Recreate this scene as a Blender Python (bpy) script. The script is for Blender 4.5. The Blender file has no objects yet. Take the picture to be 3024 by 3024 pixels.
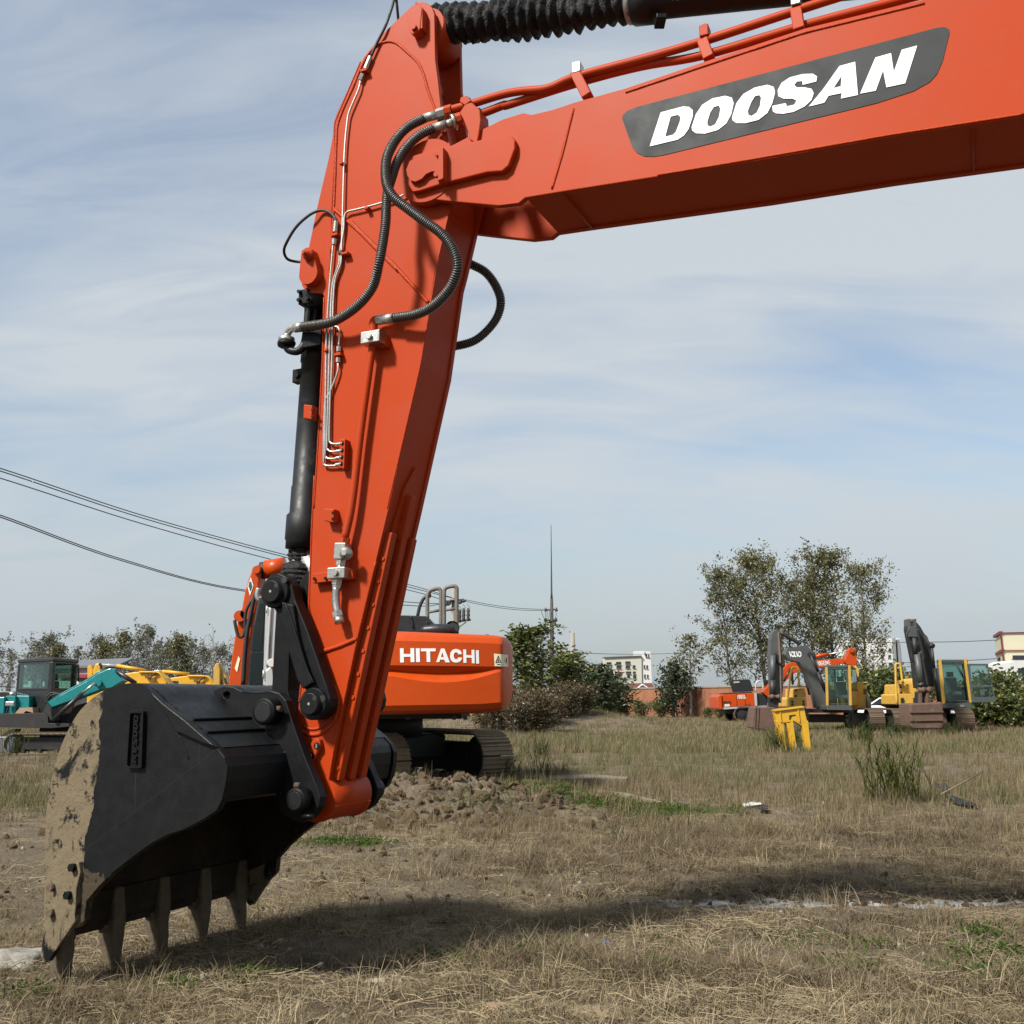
import bpy, bmesh, math, random
from mathutils import Vector, Matrix, noise
from mathutils.geometry import tessellate_polygon
random.seed(11)
R = math.radians
sc = bpy.context.scene
COL = sc.collection

# ------------------------------------------------------------------ camera
FPX = 3024.0; HC = 1.3; HOR = 553.0
TH = math.atan(HOR / FPX); CT, ST = math.cos(TH), math.sin(TH)
cam_d = bpy.data.cameras.new('camera'); cam_d.sensor_width = 36; cam_d.lens = 36.0
cam_d.clip_start = 0.05; cam_d.clip_end = 6000
cam = bpy.data.objects.new('camera', cam_d); COL.objects.link(cam)
cam.location = (0, 0, HC); cam.rotation_euler = (R(90) + TH, 0, 0)
sc.camera = cam

# ------------------------------------------------------------------ world + sun
SUN_EL = R(45); TOSUN_H = Vector((-.73, -.68)).normalized()
tosun = Vector((TOSUN_H.x * math.cos(SUN_EL), TOSUN_H.y * math.cos(SUN_EL), math.sin(SUN_EL)))
world = bpy.data.worlds.new('World'); sc.world = world; world.use_nodes = True
wt = world.node_tree; wn = wt.nodes; wl = wt.links
wn.clear()
wout = wn.new('ShaderNodeOutputWorld'); wbg = wn.new('ShaderNodeBackground')
sky = wn.new('ShaderNodeTexSky'); sky.sky_type = 'NISHITA'; sky.sun_disc = False
sky.sun_elevation = SUN_EL; sky.sun_rotation = math.atan2(TOSUN_H.x, TOSUN_H.y)
sky.air_density = 1.2; sky.dust_density = 2.0; sky.ozone_density = 1.6
wtc = wn.new('ShaderNodeTexCoord'); wsep = wn.new('ShaderNodeSeparateXYZ')
wl.new(wtc.outputs['Generated'], wsep.inputs[0])
def wmath(op, a, b=None):
    n = wn.new('ShaderNodeMath'); n.operation = op
    for i, v in enumerate((a, b)):
        if v is None: continue
        if isinstance(v, (int, float)): n.inputs[i].default_value = v
        else: wl.new(v, n.inputs[i])
    return n.outputs[0]
zz = wmath('ADD', wmath('MAXIMUM', wsep.outputs[2], 0.0), 0.34)
cx = wmath('DIVIDE', wsep.outputs[0], zz); cy = wmath('DIVIDE', wsep.outputs[1], zz)
wcomb = wn.new('ShaderNodeCombineXYZ'); wl.new(cx, wcomb.inputs[0]); wl.new(cy, wcomb.inputs[1])
def wnoise(scale, rot, stretch, detail, dist, seed):
    m = wn.new('ShaderNodeMapping'); m.inputs['Rotation'].default_value = (0, 0, rot)
    m.inputs['Scale'].default_value = (stretch[0], stretch[1], 1); m.inputs['Location'].default_value = (seed, seed * .7, 0)
    wl.new(wcomb.outputs[0], m.inputs[0])
    n = wn.new('ShaderNodeTexNoise'); n.inputs['Scale'].default_value = scale
    n.inputs['Detail'].default_value = detail; n.inputs['Distortion'].default_value = dist
    n.inputs['Roughness'].default_value = .55
    wl.new(m.outputs[0], n.inputs['Vector']); return n.outputs[0]
n1 = wnoise(1.0, R(28), (1, 1.9), 3, .3, 3.7)
n2 = wnoise(2.8, R(24), (1, 3.2), 9, 1.0, 8.1)
ns = wmath('ADD', wmath('MULTIPLY', n1, .70), wmath('MULTIPLY', n2, .30))
wr = wn.new('ShaderNodeValToRGB'); wl.new(ns, wr.inputs[0])
wr.color_ramp.elements[0].position = .37; wr.color_ramp.elements[0].color = (.26, .26, .26, 1)
wr.color_ramp.elements[1].position = .575; wr.color_ramp.elements[1].color = (.95, .95, .95, 1)
wmix = wn.new('ShaderNodeMix'); wmix.data_type = 'RGBA'
wl.new(wr.outputs[0], wmix.inputs['Factor']); wl.new(sky.outputs[0], wmix.inputs[6])
wmix.inputs[7].default_value = (4.05, 4.4, 4.7, 1)
hz = wmath('MULTIPLY', wmath('POWER', wmath('SUBTRACT', 1.0, wmath('MINIMUM', wmath('MAXIMUM', wmath('MULTIPLY', wsep.outputs[2], 4.2), 0.0), 1.0)), 1.6), .85)
wmix2 = wn.new('ShaderNodeMix'); wmix2.data_type = 'RGBA'; wl.new(hz, wmix2.inputs['Factor']); wl.new(wmix.outputs[2], wmix2.inputs[6]); wmix2.inputs[7].default_value = (2.95, 3.35, 3.62, 1)
wl.new(wmix2.outputs[2], wbg.inputs[0]); wbg.inputs[1].default_value = 0.1
wl.new(wbg.outputs[0], wout.inputs[0])
sun_d = bpy.data.lights.new('sun', 'SUN'); sun_d.energy = 5.0; sun_d.angle = R(7); sun_d.color = (1, .955, .88)
sun = bpy.data.objects.new('sun', sun_d); COL.objects.link(sun); sun.location = (-20, -12, 30)
sun.rotation_euler = tosun.to_track_quat('Z', 'Y').to_euler()
sc.view_settings.view_transform = 'Standard'; sc.view_settings.look = 'None'
sc.view_settings.exposure = 0.6; sc.view_settings.gamma = 1.0; sc.view_settings.use_curve_mapping = False
sc.cycles.max_bounces = 6; sc.cycles.transparent_max_bounces = 24
sc.cycles.use_denoising = True

# ------------------------------------------------------------------ measuring: photo position -> point in the place
ZF = dict(a=(750, 0, 2.415), b=(1500, 0, 1.2677), c=(750, 700, 2.415), d=(750, 1400, 1.9325), e=(0, 1900, 1.719),
          f=(820, 820, 4.025), g=(0, 1600, 2.415), h=(1050, 1550, 2.2725), i=(1900, 1550, 1.7189), j=(1150, 250, 3.22),
          k=(600, 1650, 2.415), l=(650, 1600, 3.512), m=(2150, 1800, 2.2105), n=(1180, 1680, 4.6), o=(0, 2500, 2.415),
          p=(0, 1850, 4.293), q=(1800, 50, 1.84), r=(1150, 1850, 4.83), s=(2080, 1880, 4.025), t=(350, 2050, 6.44),
          v=(2550, 1800, 4.076), w=(1480, 1750, 2.972), x=(1080, 2100, 3.864), y=(200, 1800, 3.513),
          u=(1000, 2250, 1.932), z=(2000, 2250, 1.887), full=(0, 0, 1.0))
def px(fr, pt):
    ox, oy, s = ZF[fr]; return (ox + pt[0] / s, oy + pt[1] / s)
def ray(p):
    xo = p[0] - 1512; yo = 1512 - p[1]
    return Vector((xo, FPX * CT - yo * ST, FPX * ST + yo * CT))
CAMP = Vector((0, 0, HC))
def atY(fr, pt, Y):
    r = ray(px(fr, pt)); return CAMP + r * (Y / r.y)
def ground(fr, pt, z=0.0):
    r = ray(px(fr, pt)); return CAMP + r * ((z - HC) / r.z)
ALPHA = R(24.5)
NV = Vector((math.sin(ALPHA), math.cos(ALPHA), 0)); DV = Vector((math.cos(ALPHA), -math.sin(ALPHA), 0))
def uz(fr, pt, c):
    r = ray(px(fr, pt)); p = CAMP + r * (c / NV.dot(r)); return (DV.dot(p), p.z)
def W3(u, c, z): return DV * u + NV * c + Vector((0, 0, z))
def onc(fr, pt, c): return W3(*[(lambda q: (q[0], c, q[1]))(uz(fr, pt, c))][0])
def onplane(fr, pt, p0, n):
    r = ray(px(fr, pt)); return CAMP + r * ((p0 - CAMP).dot(n) / r.dot(n))
def lerp(a, b, t): return a + (b - a) * t
def interp(x, tab):
    if x <= tab[0][0]: return tab[0][1]
    for (x0, y0), (x1, y1) in zip(tab, tab[1:]):
        if x <= x1: return lerp(y0, y1, (x - x0) / (x1 - x0))
    return tab[-1][1]

# ------------------------------------------------------------------ mesh builder
WM = {}
class MB:
    def __init__(s): s.v = []; s.f = []; s.sm = []
    def add(s, vs, fs, smooth=False):
        o = len(s.v); s.v += [Vector(p) for p in vs]
        s.f += [tuple(i + o for i in f) for f in fs]; s.sm += [smooth] * len(fs); return s
    def box(s, c, size, M=None):
        hx, hy, hz = size[0] / 2, size[1] / 2, size[2] / 2; c = Vector(c)
        vs = [Vector((x, y, z)) for x in (-hx, hx) for y in (-hy, hy) for z in (-hz, hz)]
        if M is not None: vs = [M @ p for p in vs]
        return s.add([c + p for p in vs], [(0, 1, 3, 2), (4, 6, 7, 5), (0, 4, 5, 1), (2, 3, 7, 6), (0, 2, 6, 4), (1, 5, 7, 3)])
    def bar(s, a, b, w, h, up=(0, 0, 1)):
        a = Vector(a); b = Vector(b); d = (b - a).normalized(); up = Vector(up)
        x = d.cross(up)
        if x.length < 1e-4: x = d.cross(Vector((1, 0, 0)))
        x.normalize(); y = x.cross(d).normalized()
        vs = []
        for p in (a, b):
            vs += [p - x * w / 2 - y * h / 2, p + x * w / 2 - y * h / 2, p + x * w / 2 + y * h / 2, p - x * w / 2 + y * h / 2]
        return s.add(vs, [(3, 2, 1, 0), (4, 5, 6, 7), (0, 1, 5, 4), (1, 2, 6, 5), (2, 3, 7, 6), (3, 0, 4, 7)])
    def prism(s, pts, ext, holes=(), smooth=False):
        """pts: 3-D outline; ext: extrusion vector; real holes"""
        loops = [list(map(Vector, pts))] + [list(map(Vector, h)) for h in holes]
        ext = Vector(ext)
        nrm = Vector((0, 0, 0)); L = loops[0]
        for i in range(len(L)): nrm += L[i].cross(L[(i + 1) % len(L)])
        flat = [p for l in loops for p in l]; n = len(flat)
        tris = tessellate_polygon(loops)
        vs = flat + [p + ext for p in flat]; fs = []
        flip = nrm.dot(ext) > 0
        for t in tris:
            tn = (flat[t[1]] - flat[t[0]]).cross(flat[t[2]] - flat[t[0]])
            up = tn.dot(ext) > 0
            a = tuple(t) if not up else tuple(reversed(t))
            fs.append(a); fs.append(tuple(i + n for i in reversed(a)))
        o = 0
        for li, l in enumerate(loops):
            m = len(l)
            ln = Vector((0, 0, 0))
            for i in range(m): ln += l[i].cross(l[(i + 1) % m])
            fl = (ln.dot(ext) > 0) if li == 0 else (ln.dot(ext) < 0)
            for i in range(m):
                j = (i + 1) % m
                q = (o + i, o + j, o + j + n, o + i + n)
                fs.append(q if fl else tuple(reversed(q)))
            o += m
        return s.add(vs, fs, smooth)
    def tube(s, pts, r, n=10, caps=True, smooth=True):
        pts = [Vector(p) for p in pts]
        rs = r if isinstance(r, (list, tuple)) else [r] * len(pts)
        T = []
        for i in range(len(pts)):
            t = pts[min(i + 1, len(pts) - 1)] - pts[max(i - 1, 0)]
            T.append(t.normalized() if t.length > 1e-9 else Vector((0, 0, 1)))
        ref = Vector((0, 0, 1)) if abs(T[0].z) < .9 else Vector((1, 0, 0))
        x = T[0].cross(ref).normalized(); vs = []; fs = []
        for i, p in enumerate(pts):
            x = (x - T[i] * x.dot(T[i])).normalized(); y = T[i].cross(x)
            for k in range(n):
                a = 2 * math.pi * k / n; vs.append(p + (x * math.cos(a) + y * math.sin(a)) * rs[i])
        for i in range(len(pts) - 1):
            for k in range(n):
                k2 = (k + 1) % n; fs.append((i * n + k, i * n + k2, (i + 1) * n + k2, (i + 1) * n + k))
        s.add(vs, fs, smooth)
        if caps:
            m = len(pts); o = len(s.v) - len(vs)
            s.f.append(tuple(o + k for k in reversed(range(n)))); s.sm.append(False)
            s.f.append(tuple(o + (m - 1) * n + k for k in range(n))); s.sm.append(False)
        return s
    def cyl(s, a, b, r, n=20, r2=None): return s.tube([a, b], [r, r if r2 is None else r2], n)
    def lathe(s, a, b, prof, n=24):
        """prof: (t along axis 0..1, radius)"""
        a = Vector(a); b = Vector(b); return s.tube([a + (b - a) * t for t, _ in prof], [q for _, q in prof], n)
    def obj(s, name, mat, parent=None, bevel=0, seg=2, kind=None):
        inv = WM[parent.name].inverted() if parent is not None else Matrix()
        me = bpy.data.meshes.new(name)
        me.from_pydata([inv @ p for p in s.v], [], s.f); me.update()
        me.polygons.foreach_set('use_smooth', s.sm)
        me.materials.append(mat)
        o = bpy.data.objects.new(name, me); COL.objects.link(o)
        if parent is not None: o.parent = parent; WM[o.name] = WM[parent.name]
        else: WM[o.name] = Matrix()
        if bevel:
            b = o.modifiers.new('bevel', 'BEVEL'); b.width = bevel; b.segments = seg; b.limit_method = 'ANGLE'; b.angle_limit = R(35)
            b.harden_normals = False
        if kind: o['kind'] = kind
        return o
def tag(o, label, cat, group=None, kind=None):
    o['label'] = label; o['category'] = cat
    if group: o['group'] = group
    if kind: o['kind'] = kind
    return o
def thing(name, label, cat, loc=(0, 0, 0), rz=0, group=None):
    o = bpy.data.objects.new(name, None); COL.objects.link(o); o.empty_display_size = .2
    o.location = loc; o.rotation_euler = (0, 0, rz)
    WM[o.name] = Matrix.Translation(Vector(loc)) @ Matrix.Rotation(rz, 4, 'Z')
    return tag(o, label, cat, group)
def catmull(pts, n=8):
    pts = [Vector(p) for p in pts]; out = []
    P = [pts[0] * 2 - pts[1]] + pts + [pts[-1] * 2 - pts[-2]]
    for i in range(1, len(P) - 2):
        p0, p1, p2, p3 = P[i - 1:i + 3]
        for k in range(n):
            t = k / n
            out.append(.5 * ((2 * p1) + (p2 - p0) * t + (2 * p0 - 5 * p1 + 4 * p2 - p3) * t * t + (3 * p1 - p0 - 3 * p2 + p3) * t ** 3))
    out.append(pts[-1]); return out
def resample(pts, step):
    out = [pts[0].copy()]; acc = 0.0
    for a, b in zip(pts, pts[1:]):
        L = (b - a).length
        if L < 1e-9: continue
        d = step - acc
        while d <= L: out.append(a + (b - a) * (d / L)); d += step
        acc = L - (d - step)
    return out

# ------------------------------------------------------------------ materials
MATS = {}
class NT:
    def __init__(s, name):
        s.m = bpy.data.materials.new(name); s.m.use_nodes = True; s.t = s.m.node_tree; s.n = s.t.nodes; s.l = s.t.links
        s.bsdf = s.n['Principled BSDF']; s.out = s.n['Material Output']
        s.tc = s.n.new('ShaderNodeTexCoord')
    def link(s, a, b): s.l.new(a, b)
    def mapping(s, sc=(1, 1, 1), coord='Object', loc=(0, 0, 0)):
        m = s.n.new('ShaderNodeMapping'); m.inputs['Scale'].default_value = sc; m.inputs['Location'].default_value = loc
        s.link(s.tc.outputs[coord], m.inputs[0]); return m.outputs[0]
    def noise(s, scale, detail=4, rough=.55, vec=None, dist=0):
        n = s.n.new('ShaderNodeTexNoise'); n.inputs['Scale'].default_value = scale; n.inputs['Detail'].default_value = detail
        n.inputs['Roughness'].default_value = rough; n.inputs['Distortion'].default_value = dist
        s.link(vec if vec is not None else s.tc.outputs['Object'], n.inputs['Vector']); return n.outputs[0]
    def ramp(s, fac, stops):
        r = s.n.new('ShaderNodeValToRGB'); e = r.color_ramp.elements
        while len(e) < len(stops): e.new(.5)
        for q, (p, c) in zip(e, stops):
            q.position = p; q.color = (c, c, c, 1) if isinstance(c, (int, float)) else (*c, 1)
        s.link(fac, r.inputs[0]); return r.outputs[0]
    def mix(s, fac, a, b):
        m = s.n.new('ShaderNodeMix'); m.data_type = 'RGBA'
        for i, v in ((0, fac), (6, a), (7, b)):
            if isinstance(v, (int, float)): m.inputs[i].default_value = v
            elif isinstance(v, tuple): m.inputs[i].default_value = (*v, 1)
            else: s.link(v, m.inputs[i])
        return m.outputs[2]
    def math(s, op, a, b=0.0, clamp=False):
        n = s.n.new('ShaderNodeMath'); n.operation = op; n.use_clamp = clamp
        for i, v in enumerate((a, b)):
            if isinstance(v, (int, float)): n.inputs[i].default_value = v
            else: s.link(v, n.inputs[i])
        return n.outputs[0]
    def sep(s, coord='Object'):
        n = s.n.new('ShaderNodeSeparateXYZ'); s.link(s.tc.outputs[coord], n.inputs[0]); return n.outputs
    def bump(s, h, strength=.3, dist=.01):
        b = s.n.new('ShaderNodeBump'); b.inputs['Strength'].default_value = strength; b.inputs['Distance'].default_value = dist
        s.link(h, b.inputs['Height']); s.link(b.outputs[0], s.bsdf.inputs['Normal']); return b
    def set(s, color=None, rough=None, metal=None, coat=None, spec=None):
        for k, v in (('Base Color', color), ('Roughness', rough), ('Metallic', metal), ('Coat Weight', coat), ('Specular IOR Level', spec)):
            if v is None: continue
            if isinstance(v, (int, float)): s.bsdf.inputs[k].default_value = v
            elif isinstance(v, tuple): s.bsdf.inputs[k].default_value = (*v, 1)
            else: s.link(v, s.bsdf.inputs[k])
        return s.m
def mat(name, col, rough=.5, metal=0, var=.15, scale=3, dirt=None, dirt_amt=.5, dirt_scale=2, bump=0, bscale=60, bdist=.004, coat=0, spec=.5, streak=False, rv_=.1, scratch=False):
    if name in MATS: return MATS[name]
    t = NT(name)
    n = t.noise(scale, 5)
    c = t.mix(n, tuple(max(0, x * (1 - var)) for x in col), tuple(min(1, x * (1 + var)) for x in col))
    rr = t.ramp(t.noise(scale * 4, 6), [(.3, max(0, rough - rv_)), (.7, min(1, rough + rv_))])
    if dirt:
        vec = t.mapping((1, 1, .18)) if streak else None
        d = t.ramp(t.noise(dirt_scale, 8, .65, vec), [(.75 - dirt_amt * .5, 0.), (.95 - dirt_amt * .4, 1.)])
        c = t.mix(d, c, dirt)
        rr = t.mix(d, rr, (.85, .85, .85))
    if scratch:
        q = t.noise(7, 2, .4, t.mapping((9, 9, .35))); q2 = t.noise(2.2, 3)
        c = t.mix(t.math('MULTIPLY', t.ramp(q, [(.735, 0.), (.75, 1.)]), t.ramp(q2, [(.52, 0.), (.6, .45)])), c, tuple(min(1, x * 1.25 + .09) for x in col))
        c = t.mix(t.ramp(t.noise(2.0, 9, .75), [(.47, 0.), (.75, .30)]), c, tuple(x * .55 + .055 for x in col))
    t.set(c, rr, metal, coat, spec)
    if bump: t.bump(t.noise(bscale, 6, .6), bump, bdist)
    MATS[name] = t.m; return t.m

ORANGE = mat('orange_paint', (.34, .0365, .005), .48, var=.035, scale=.7, rv_=.03, dirt=(.36, .085, .04), dirt_amt=.16, dirt_scale=26, bump=.05, bscale=220, bdist=.002, spec=.12, scratch=True)
ORANGE_WELD = mat('orange_weld_bead', (.34, .0365, .005), .45, bump=.6, bscale=90, bdist=.006, spec=.15)
BLACK = mat('black_paint', (.0045, .005, .0055), .5, spec=.18, var=.25, scale=4, dirt=(.045, .04, .034), dirt_amt=.2, dirt_scale=9, bump=.12, bscale=140)
BLACK_GLOSS = mat('black_gloss_cylinder', (.007, .008, .009), .5, spec=.3, var=.2, scale=6, dirt=(.05, .05, .05), dirt_amt=.25, dirt_scale=7)
RUBBER = mat('black_rubber', (.011, .011, .011), .6, var=.2, scale=10)
FABRIC = mat('black_bellows_cloth', (.007, .007, .007), .62, var=.3, scale=12, bump=.9, bscale=22, bdist=.03, spec=.3)
STEEL = mat('zinc_steel', (.42, .42, .39), .36, .9, var=.2, scale=30, dirt=(.2, .18, .14), dirt_amt=.3, dirt_scale=40)
STEEL_DULL = mat('dull_steel', (.33, .33, .31), .45, .7, var=.2, scale=30, dirt=(.12, .1, .08), dirt_amt=.4, dirt_scale=30)
WIRE = mat('spring_wire_steel', (.22, .215, .20), .4, .85, var=.25, scale=60)
PANEL_GREY = mat('grey_decal_vinyl', (.028, .032, .0335), .5, var=.05, scale=2, spec=.15, dirt=(.11, .11, .10), dirt_amt=.2, dirt_scale=12)
WHITE_VINYL = mat('white_decal_vinyl', (.70, .70, .69), .45, var=.03, scale=5, dirt=(.5, .48, .45), dirt_amt=.18, dirt_scale=14)
WELD_BRIGHT = mat('bright_weld', (.5, .5, .5), .3, .95, bump=1, bscale=120, bdist=.01)

# ------------------------------------------------------------------ helpers for boxes from image outlines
def outline(fr, pts, Y): return [atY(fr, p, Y) for p in pts]
def slab(fr, pts, Y, depth, holes=()):
    return MB().prism(outline(fr, pts, Y), (0, depth, 0), [outline(fr, h, Y) for h in holes])

# ================================================================== THE SETTING: ground
def sstep(a, b, x):
    t = max(0., min(1., (x - a) / (b - a))); return t * t * (3 - 2 * t)
def nz(x, y, s, k=0.): return noise.noise(Vector((x * s, y * s, k)))
def gauss(x, y, cx, cy, rx, ry): return math.exp(-((x - cx) / rx) ** 2 - ((y - cy) / ry) ** 2)
def gz(x, y):
    d = math.hypot(x, y)
    f = 1 - sstep(25, 60, d)
    z = (.035 * nz(x, y, .35) + .022 * nz(x, y, 1.3, 3) + .014 * nz(x, y, 4.1, 7)) * f
    if d < 22:
        z += .010 * nz(x, y, 11, 5)
        m = gauss(x, y, -.95, 12.6, 1.5, .75) + .55 * gauss(x, y, -2.3, 12.0, .9, .6) + .5 * gauss(x, y, .3, 13.6, .8, .8)
        if m > .01:                                    # dug-up soil beside the tracks
            z += m * (.28 + .20 * abs(nz(x, y, 2.6, 2)) + .16 * abs(nz(x, y, 6.5, 9)) + .07 * abs(nz(x, y, 15, 4)))
        r = gauss(x, y, 2.7, 7.35, 2.2, .36)            # old wheel rut with dusty rim
        z += r * (-.05 + .05 * abs(nz(x, y, 7, 1)) + .04 * abs(nz(x, y, 17, 1)))
        b = gauss(x, y, -.6, 9.0, 2.6, .9); z += .05 * b
    if d > 28:                                         # overgrown bank far left of the wall
        z += 1.0 * gauss(x, y, 1.2, 49, 5.0, 5.0) + .12 * gauss(x, y, 8.5, 60, 5, 5)
    return z - .012
SOIL = NT('field_soil')
def soil_mat(t):
    big = t.noise(.45, 5); mid = t.noise(2.3, 8, .6); fine = t.noise(28, 8, .7); vf = t.noise(120, 4, .7)
    c = t.mix(t.ramp(mid, [(.35, 0.), (.65, 1.)]), (.125, .098, .067), (.265, .212, .146))
    c = t.mix(t.ramp(big, [(.45, 0.), (.62, 1.)]), c, (.18, .143, .097))
    c = t.mix(t.ramp(fine, [(.35, 0.), (.72, 1.)]), t.mix(.5, c, (.040, .031, .022)), c)
    c = t.mix(t.ramp(vf, [(.58, 0.), (.75, .5)]), c, (.25, .205, .145))
    # dusty lime streak along the rut (a spill, with its own shape)
    s = t.sep()
    dx = t.math('DIVIDE', t.math('SUBTRACT', s[0], 2.3), 1.5); dy = t.math('DIVIDE', t.math('SUBTRACT', s[1], 7.08), .20)
    q = t.math('ADD', t.math('MULTIPLY', dx, dx), t.math('MULTIPLY', dy, dy))
    q = t.math('ADD', q, t.math('MULTIPLY', t.math('SUBTRACT', t.noise(5, 6, .65), .5), 6))
    lime = t.ramp(q, [(.25, .95), (1.0, 0.)])
    dx = t.math('DIVIDE', t.math('SUBTRACT', s[0], 2.7), 2.4); dy = t.math('DIVIDE', t.math('SUBTRACT', s[1], 7.5), .45)
    q = t.math('ADD', t.math('MULTIPLY', dx, dx), t.math('MULTIPLY', dy, dy))
    q = t.math('ADD', q, t.math('MULTIPLY', t.math('SUBTRACT', t.noise(3.3, 6, .65), .5), 3))
    c = t.mix(t.ramp(q, [(.2, .75), (1., 0.)]), c, (.055, .05, .045))
    c = t.mix(lime, c, (.52, .51, .48))
    t.set(c, .95, spec=.15)
    b = t.math('ADD', t.math('MULTIPLY', t.noise(14, 8, .65), 1.), t.math('MULTIPLY', fine, .5))
    t.bump(b, .9, .05)
    return t.m
MAT_SOIL = soil_mat(SOIL)
def build_ground():
    rows = [1.6]
    while rows[-1] < 40: rows.append(rows[-1] * 1.0105)
    while rows[-1] < 3000: rows.append(rows[-1] * 1.06)
    NC = 300; vs = []; fs = []
    for r in rows:
        for k in range(NC + 1):
            a = R(-46) + R(92) * k / NC
            x, y = r * math.sin(a) / max(.5, math.cos(a)), r
            x = r * math.tan(a)
            vs.append(Vector((x, y, gz(x, y))))
    for i in range(len(rows) - 1):
        for k in range(NC):
            q = i * (NC + 1) + k; fs.append((q, q + 1, q + NC + 2, q + NC + 1))
    m = MB(); m.add(vs, fs, True)
    # the rest of the field round the camera, flat
    o = m.obj('ground', MAT_SOIL, kind='structure'); o['label'] = 'dry brown field of soil and cut straw'
    m2 = MB()
    S = 3000; e = 1.6; w = e * math.tan(R(46)); W = S * math.tan(R(46))
    m2.add([(-W, S, -.04), (-w, e, -.04), (w, e, -.04), (W, S, -.04), (W, -S, -.04), (-W, -S, -.04)],
           [(0, 5, 1), (1, 5, 4, 2), (2, 4, 3)])
    p = m2.obj('field_beyond', MAT_SOIL, kind='structure'); p['label'] = 'the same field beside and behind the camera'
build_ground()

# ================================================================== THE RED-ORANGE EXCAVATOR IN FRONT
CA0, CA1 = 4.26, 4.58          # arm side plates
CM0, CM1 = 4.195, 4.645        # boom side plates
CB0, CB1 = 3.71, 5.13          # bucket sides
CC = 4.42; MU0 = 6.2
exc = thing('excavator', 'large red-orange excavator in front with DOOSAN on its boom, black bucket on the ground', 'excavator',
            tuple(W3(MU0, CC, 0)), -ALPHA)
def pl(fr, pts, c): return [onc(fr, p, c) for p in pts]
def pl2(segs, c): return [onc(fr, p, c) for fr, ps in segs for p in ps]
def plate(segs, c_px, c0, c1, holes=()):
    """outline seen on plane c_px, laid from c0 to c1"""
    f = lambda q: [W3(DV.dot(p), c0, p.z) for p in pl2(q, c_px)]
    return MB().prism(f(segs), NV * (c1 - c0), [f(h) for h in holes])
def circ(u, z, r, c, n=28, a0=0, a1=360):
    full = (a1 - a0) == 360
    m = n if full else n + 1
    return [W3(u + r * math.cos(R(a0 + (a1 - a0) * k / n)), c, z + r * math.sin(R(a0 + (a1 - a0) * k / n))) for k in range(m)]
def pin(fr, pt, c, r, c0, c1, prof=None):
    u, z = uz(fr, pt, c); m = MB()
    if prof: m.lathe(W3(u, c0, z), W3(u, c1, z), prof, 36)
    else: m.cyl(W3(u, c0, z), W3(u, c1, z), r, 36)
    return m
def rad(fr, npx, c, pt):
    a = uz(fr, pt, c); b = uz(fr, (pt[0] + npx, pt[1]), c); return math.hypot(a[0] - b[0], a[1] - b[1])

# ---- boom
BTOP = [('j', [(500, 625), (740, 500), (880, 425), (1060, 335), (1275, 268), (1350, 285), (1560, 235)]), ('b', [(245, 384), (440, 330), (760, 222), (1110, 106), (1560, -4)])]
top_u = [uz('b', p, CM0) for p in [(1110, 106), (1560, -4)]]
bot_u = [uz('b', p, CM0) for p in [(910, 606), (1932, 436)]]
def ext_line(a, b, L):
    d = Vector((b[0] - a[0], b[1] - a[1])).normalized(); return (b[0] + d.x * L, b[1] + d.y * L)
te = ext_line(top_u[0], top_u[1], .55); be = ext_line(bot_u[0], bot_u[1], .9)
boom2d = [uz(fr, p, CM0) for fr, ps in BTOP for p in ps]
# past the frame: knee of the boom and down to the foot on the machine
knee = [te, (te[0] + .75, te[1] + .02), (te[0] + 1.4, te[1] - .22), (te[0] + 3.0, te[1] - 1.55), (te[0] + 4.15, 1.95), (te[0] + 4.25, 1.62), (te[0] + 3.9, 1.55),
        (te[0] + 2.3, te[1] - 1.85), (be[0] + .9, be[1] - .12), (be[0] + .35, be[1] + .02)]
boom2d += knee
boom2d += [uz('b', p, CM0) for p in [(1932, 436), (1420, 516), (910, 606), (210, 716)]]
boom2d += [uz('j', p, CM0) for p in [(1290, 1075), (1230, 1125), (1030, 1150), (600, 1110), (270, 1072), (205, 985), (182, 880), (185, 800), (215, 730), (280, 685), (400, 655)]]
def prism2(poly, c0, c1, holes=()):
    return MB().prism([W3(u, c0, z) for u, z in poly], NV * (c1 - c0), [[W3(u, c0, z) for u, z in h] for h in holes])
boom = prism2(boom2d, CM0, CM0 + .035).obj('boom', ORANGE, exc, bevel=.004)
prism2(boom2d, CM1 - .035, CM1).obj('side_plate', ORANGE, boom, bevel=.004)
fork_u = uz('j', (1290, 1075), CM0)[0]
body2d = [uz('j', p, CM0) for p in [(1350, 290), (1560, 242)]] + [uz('b', p, CM0) for p in [(245, 390), (440, 336), (760, 228), (1110, 112), (1560, 2)]]
body2d += [(u, z - .012) for u, z in knee[:3]] + [(u, z) for u, z in knee[3:7]] + [(u, z + .012) for u, z in knee[7:]]
body2d += [uz('b', p, CM0) for p in [(1932, 428), (1420, 508), (910, 598), (210, 708)]] + [uz('j', p, CM0) for p in [(1290, 1068)]]
prism2(body2d, CM0 + .035, CM1 - .035).obj('box_section', ORANGE, boom, bevel=0)
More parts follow.
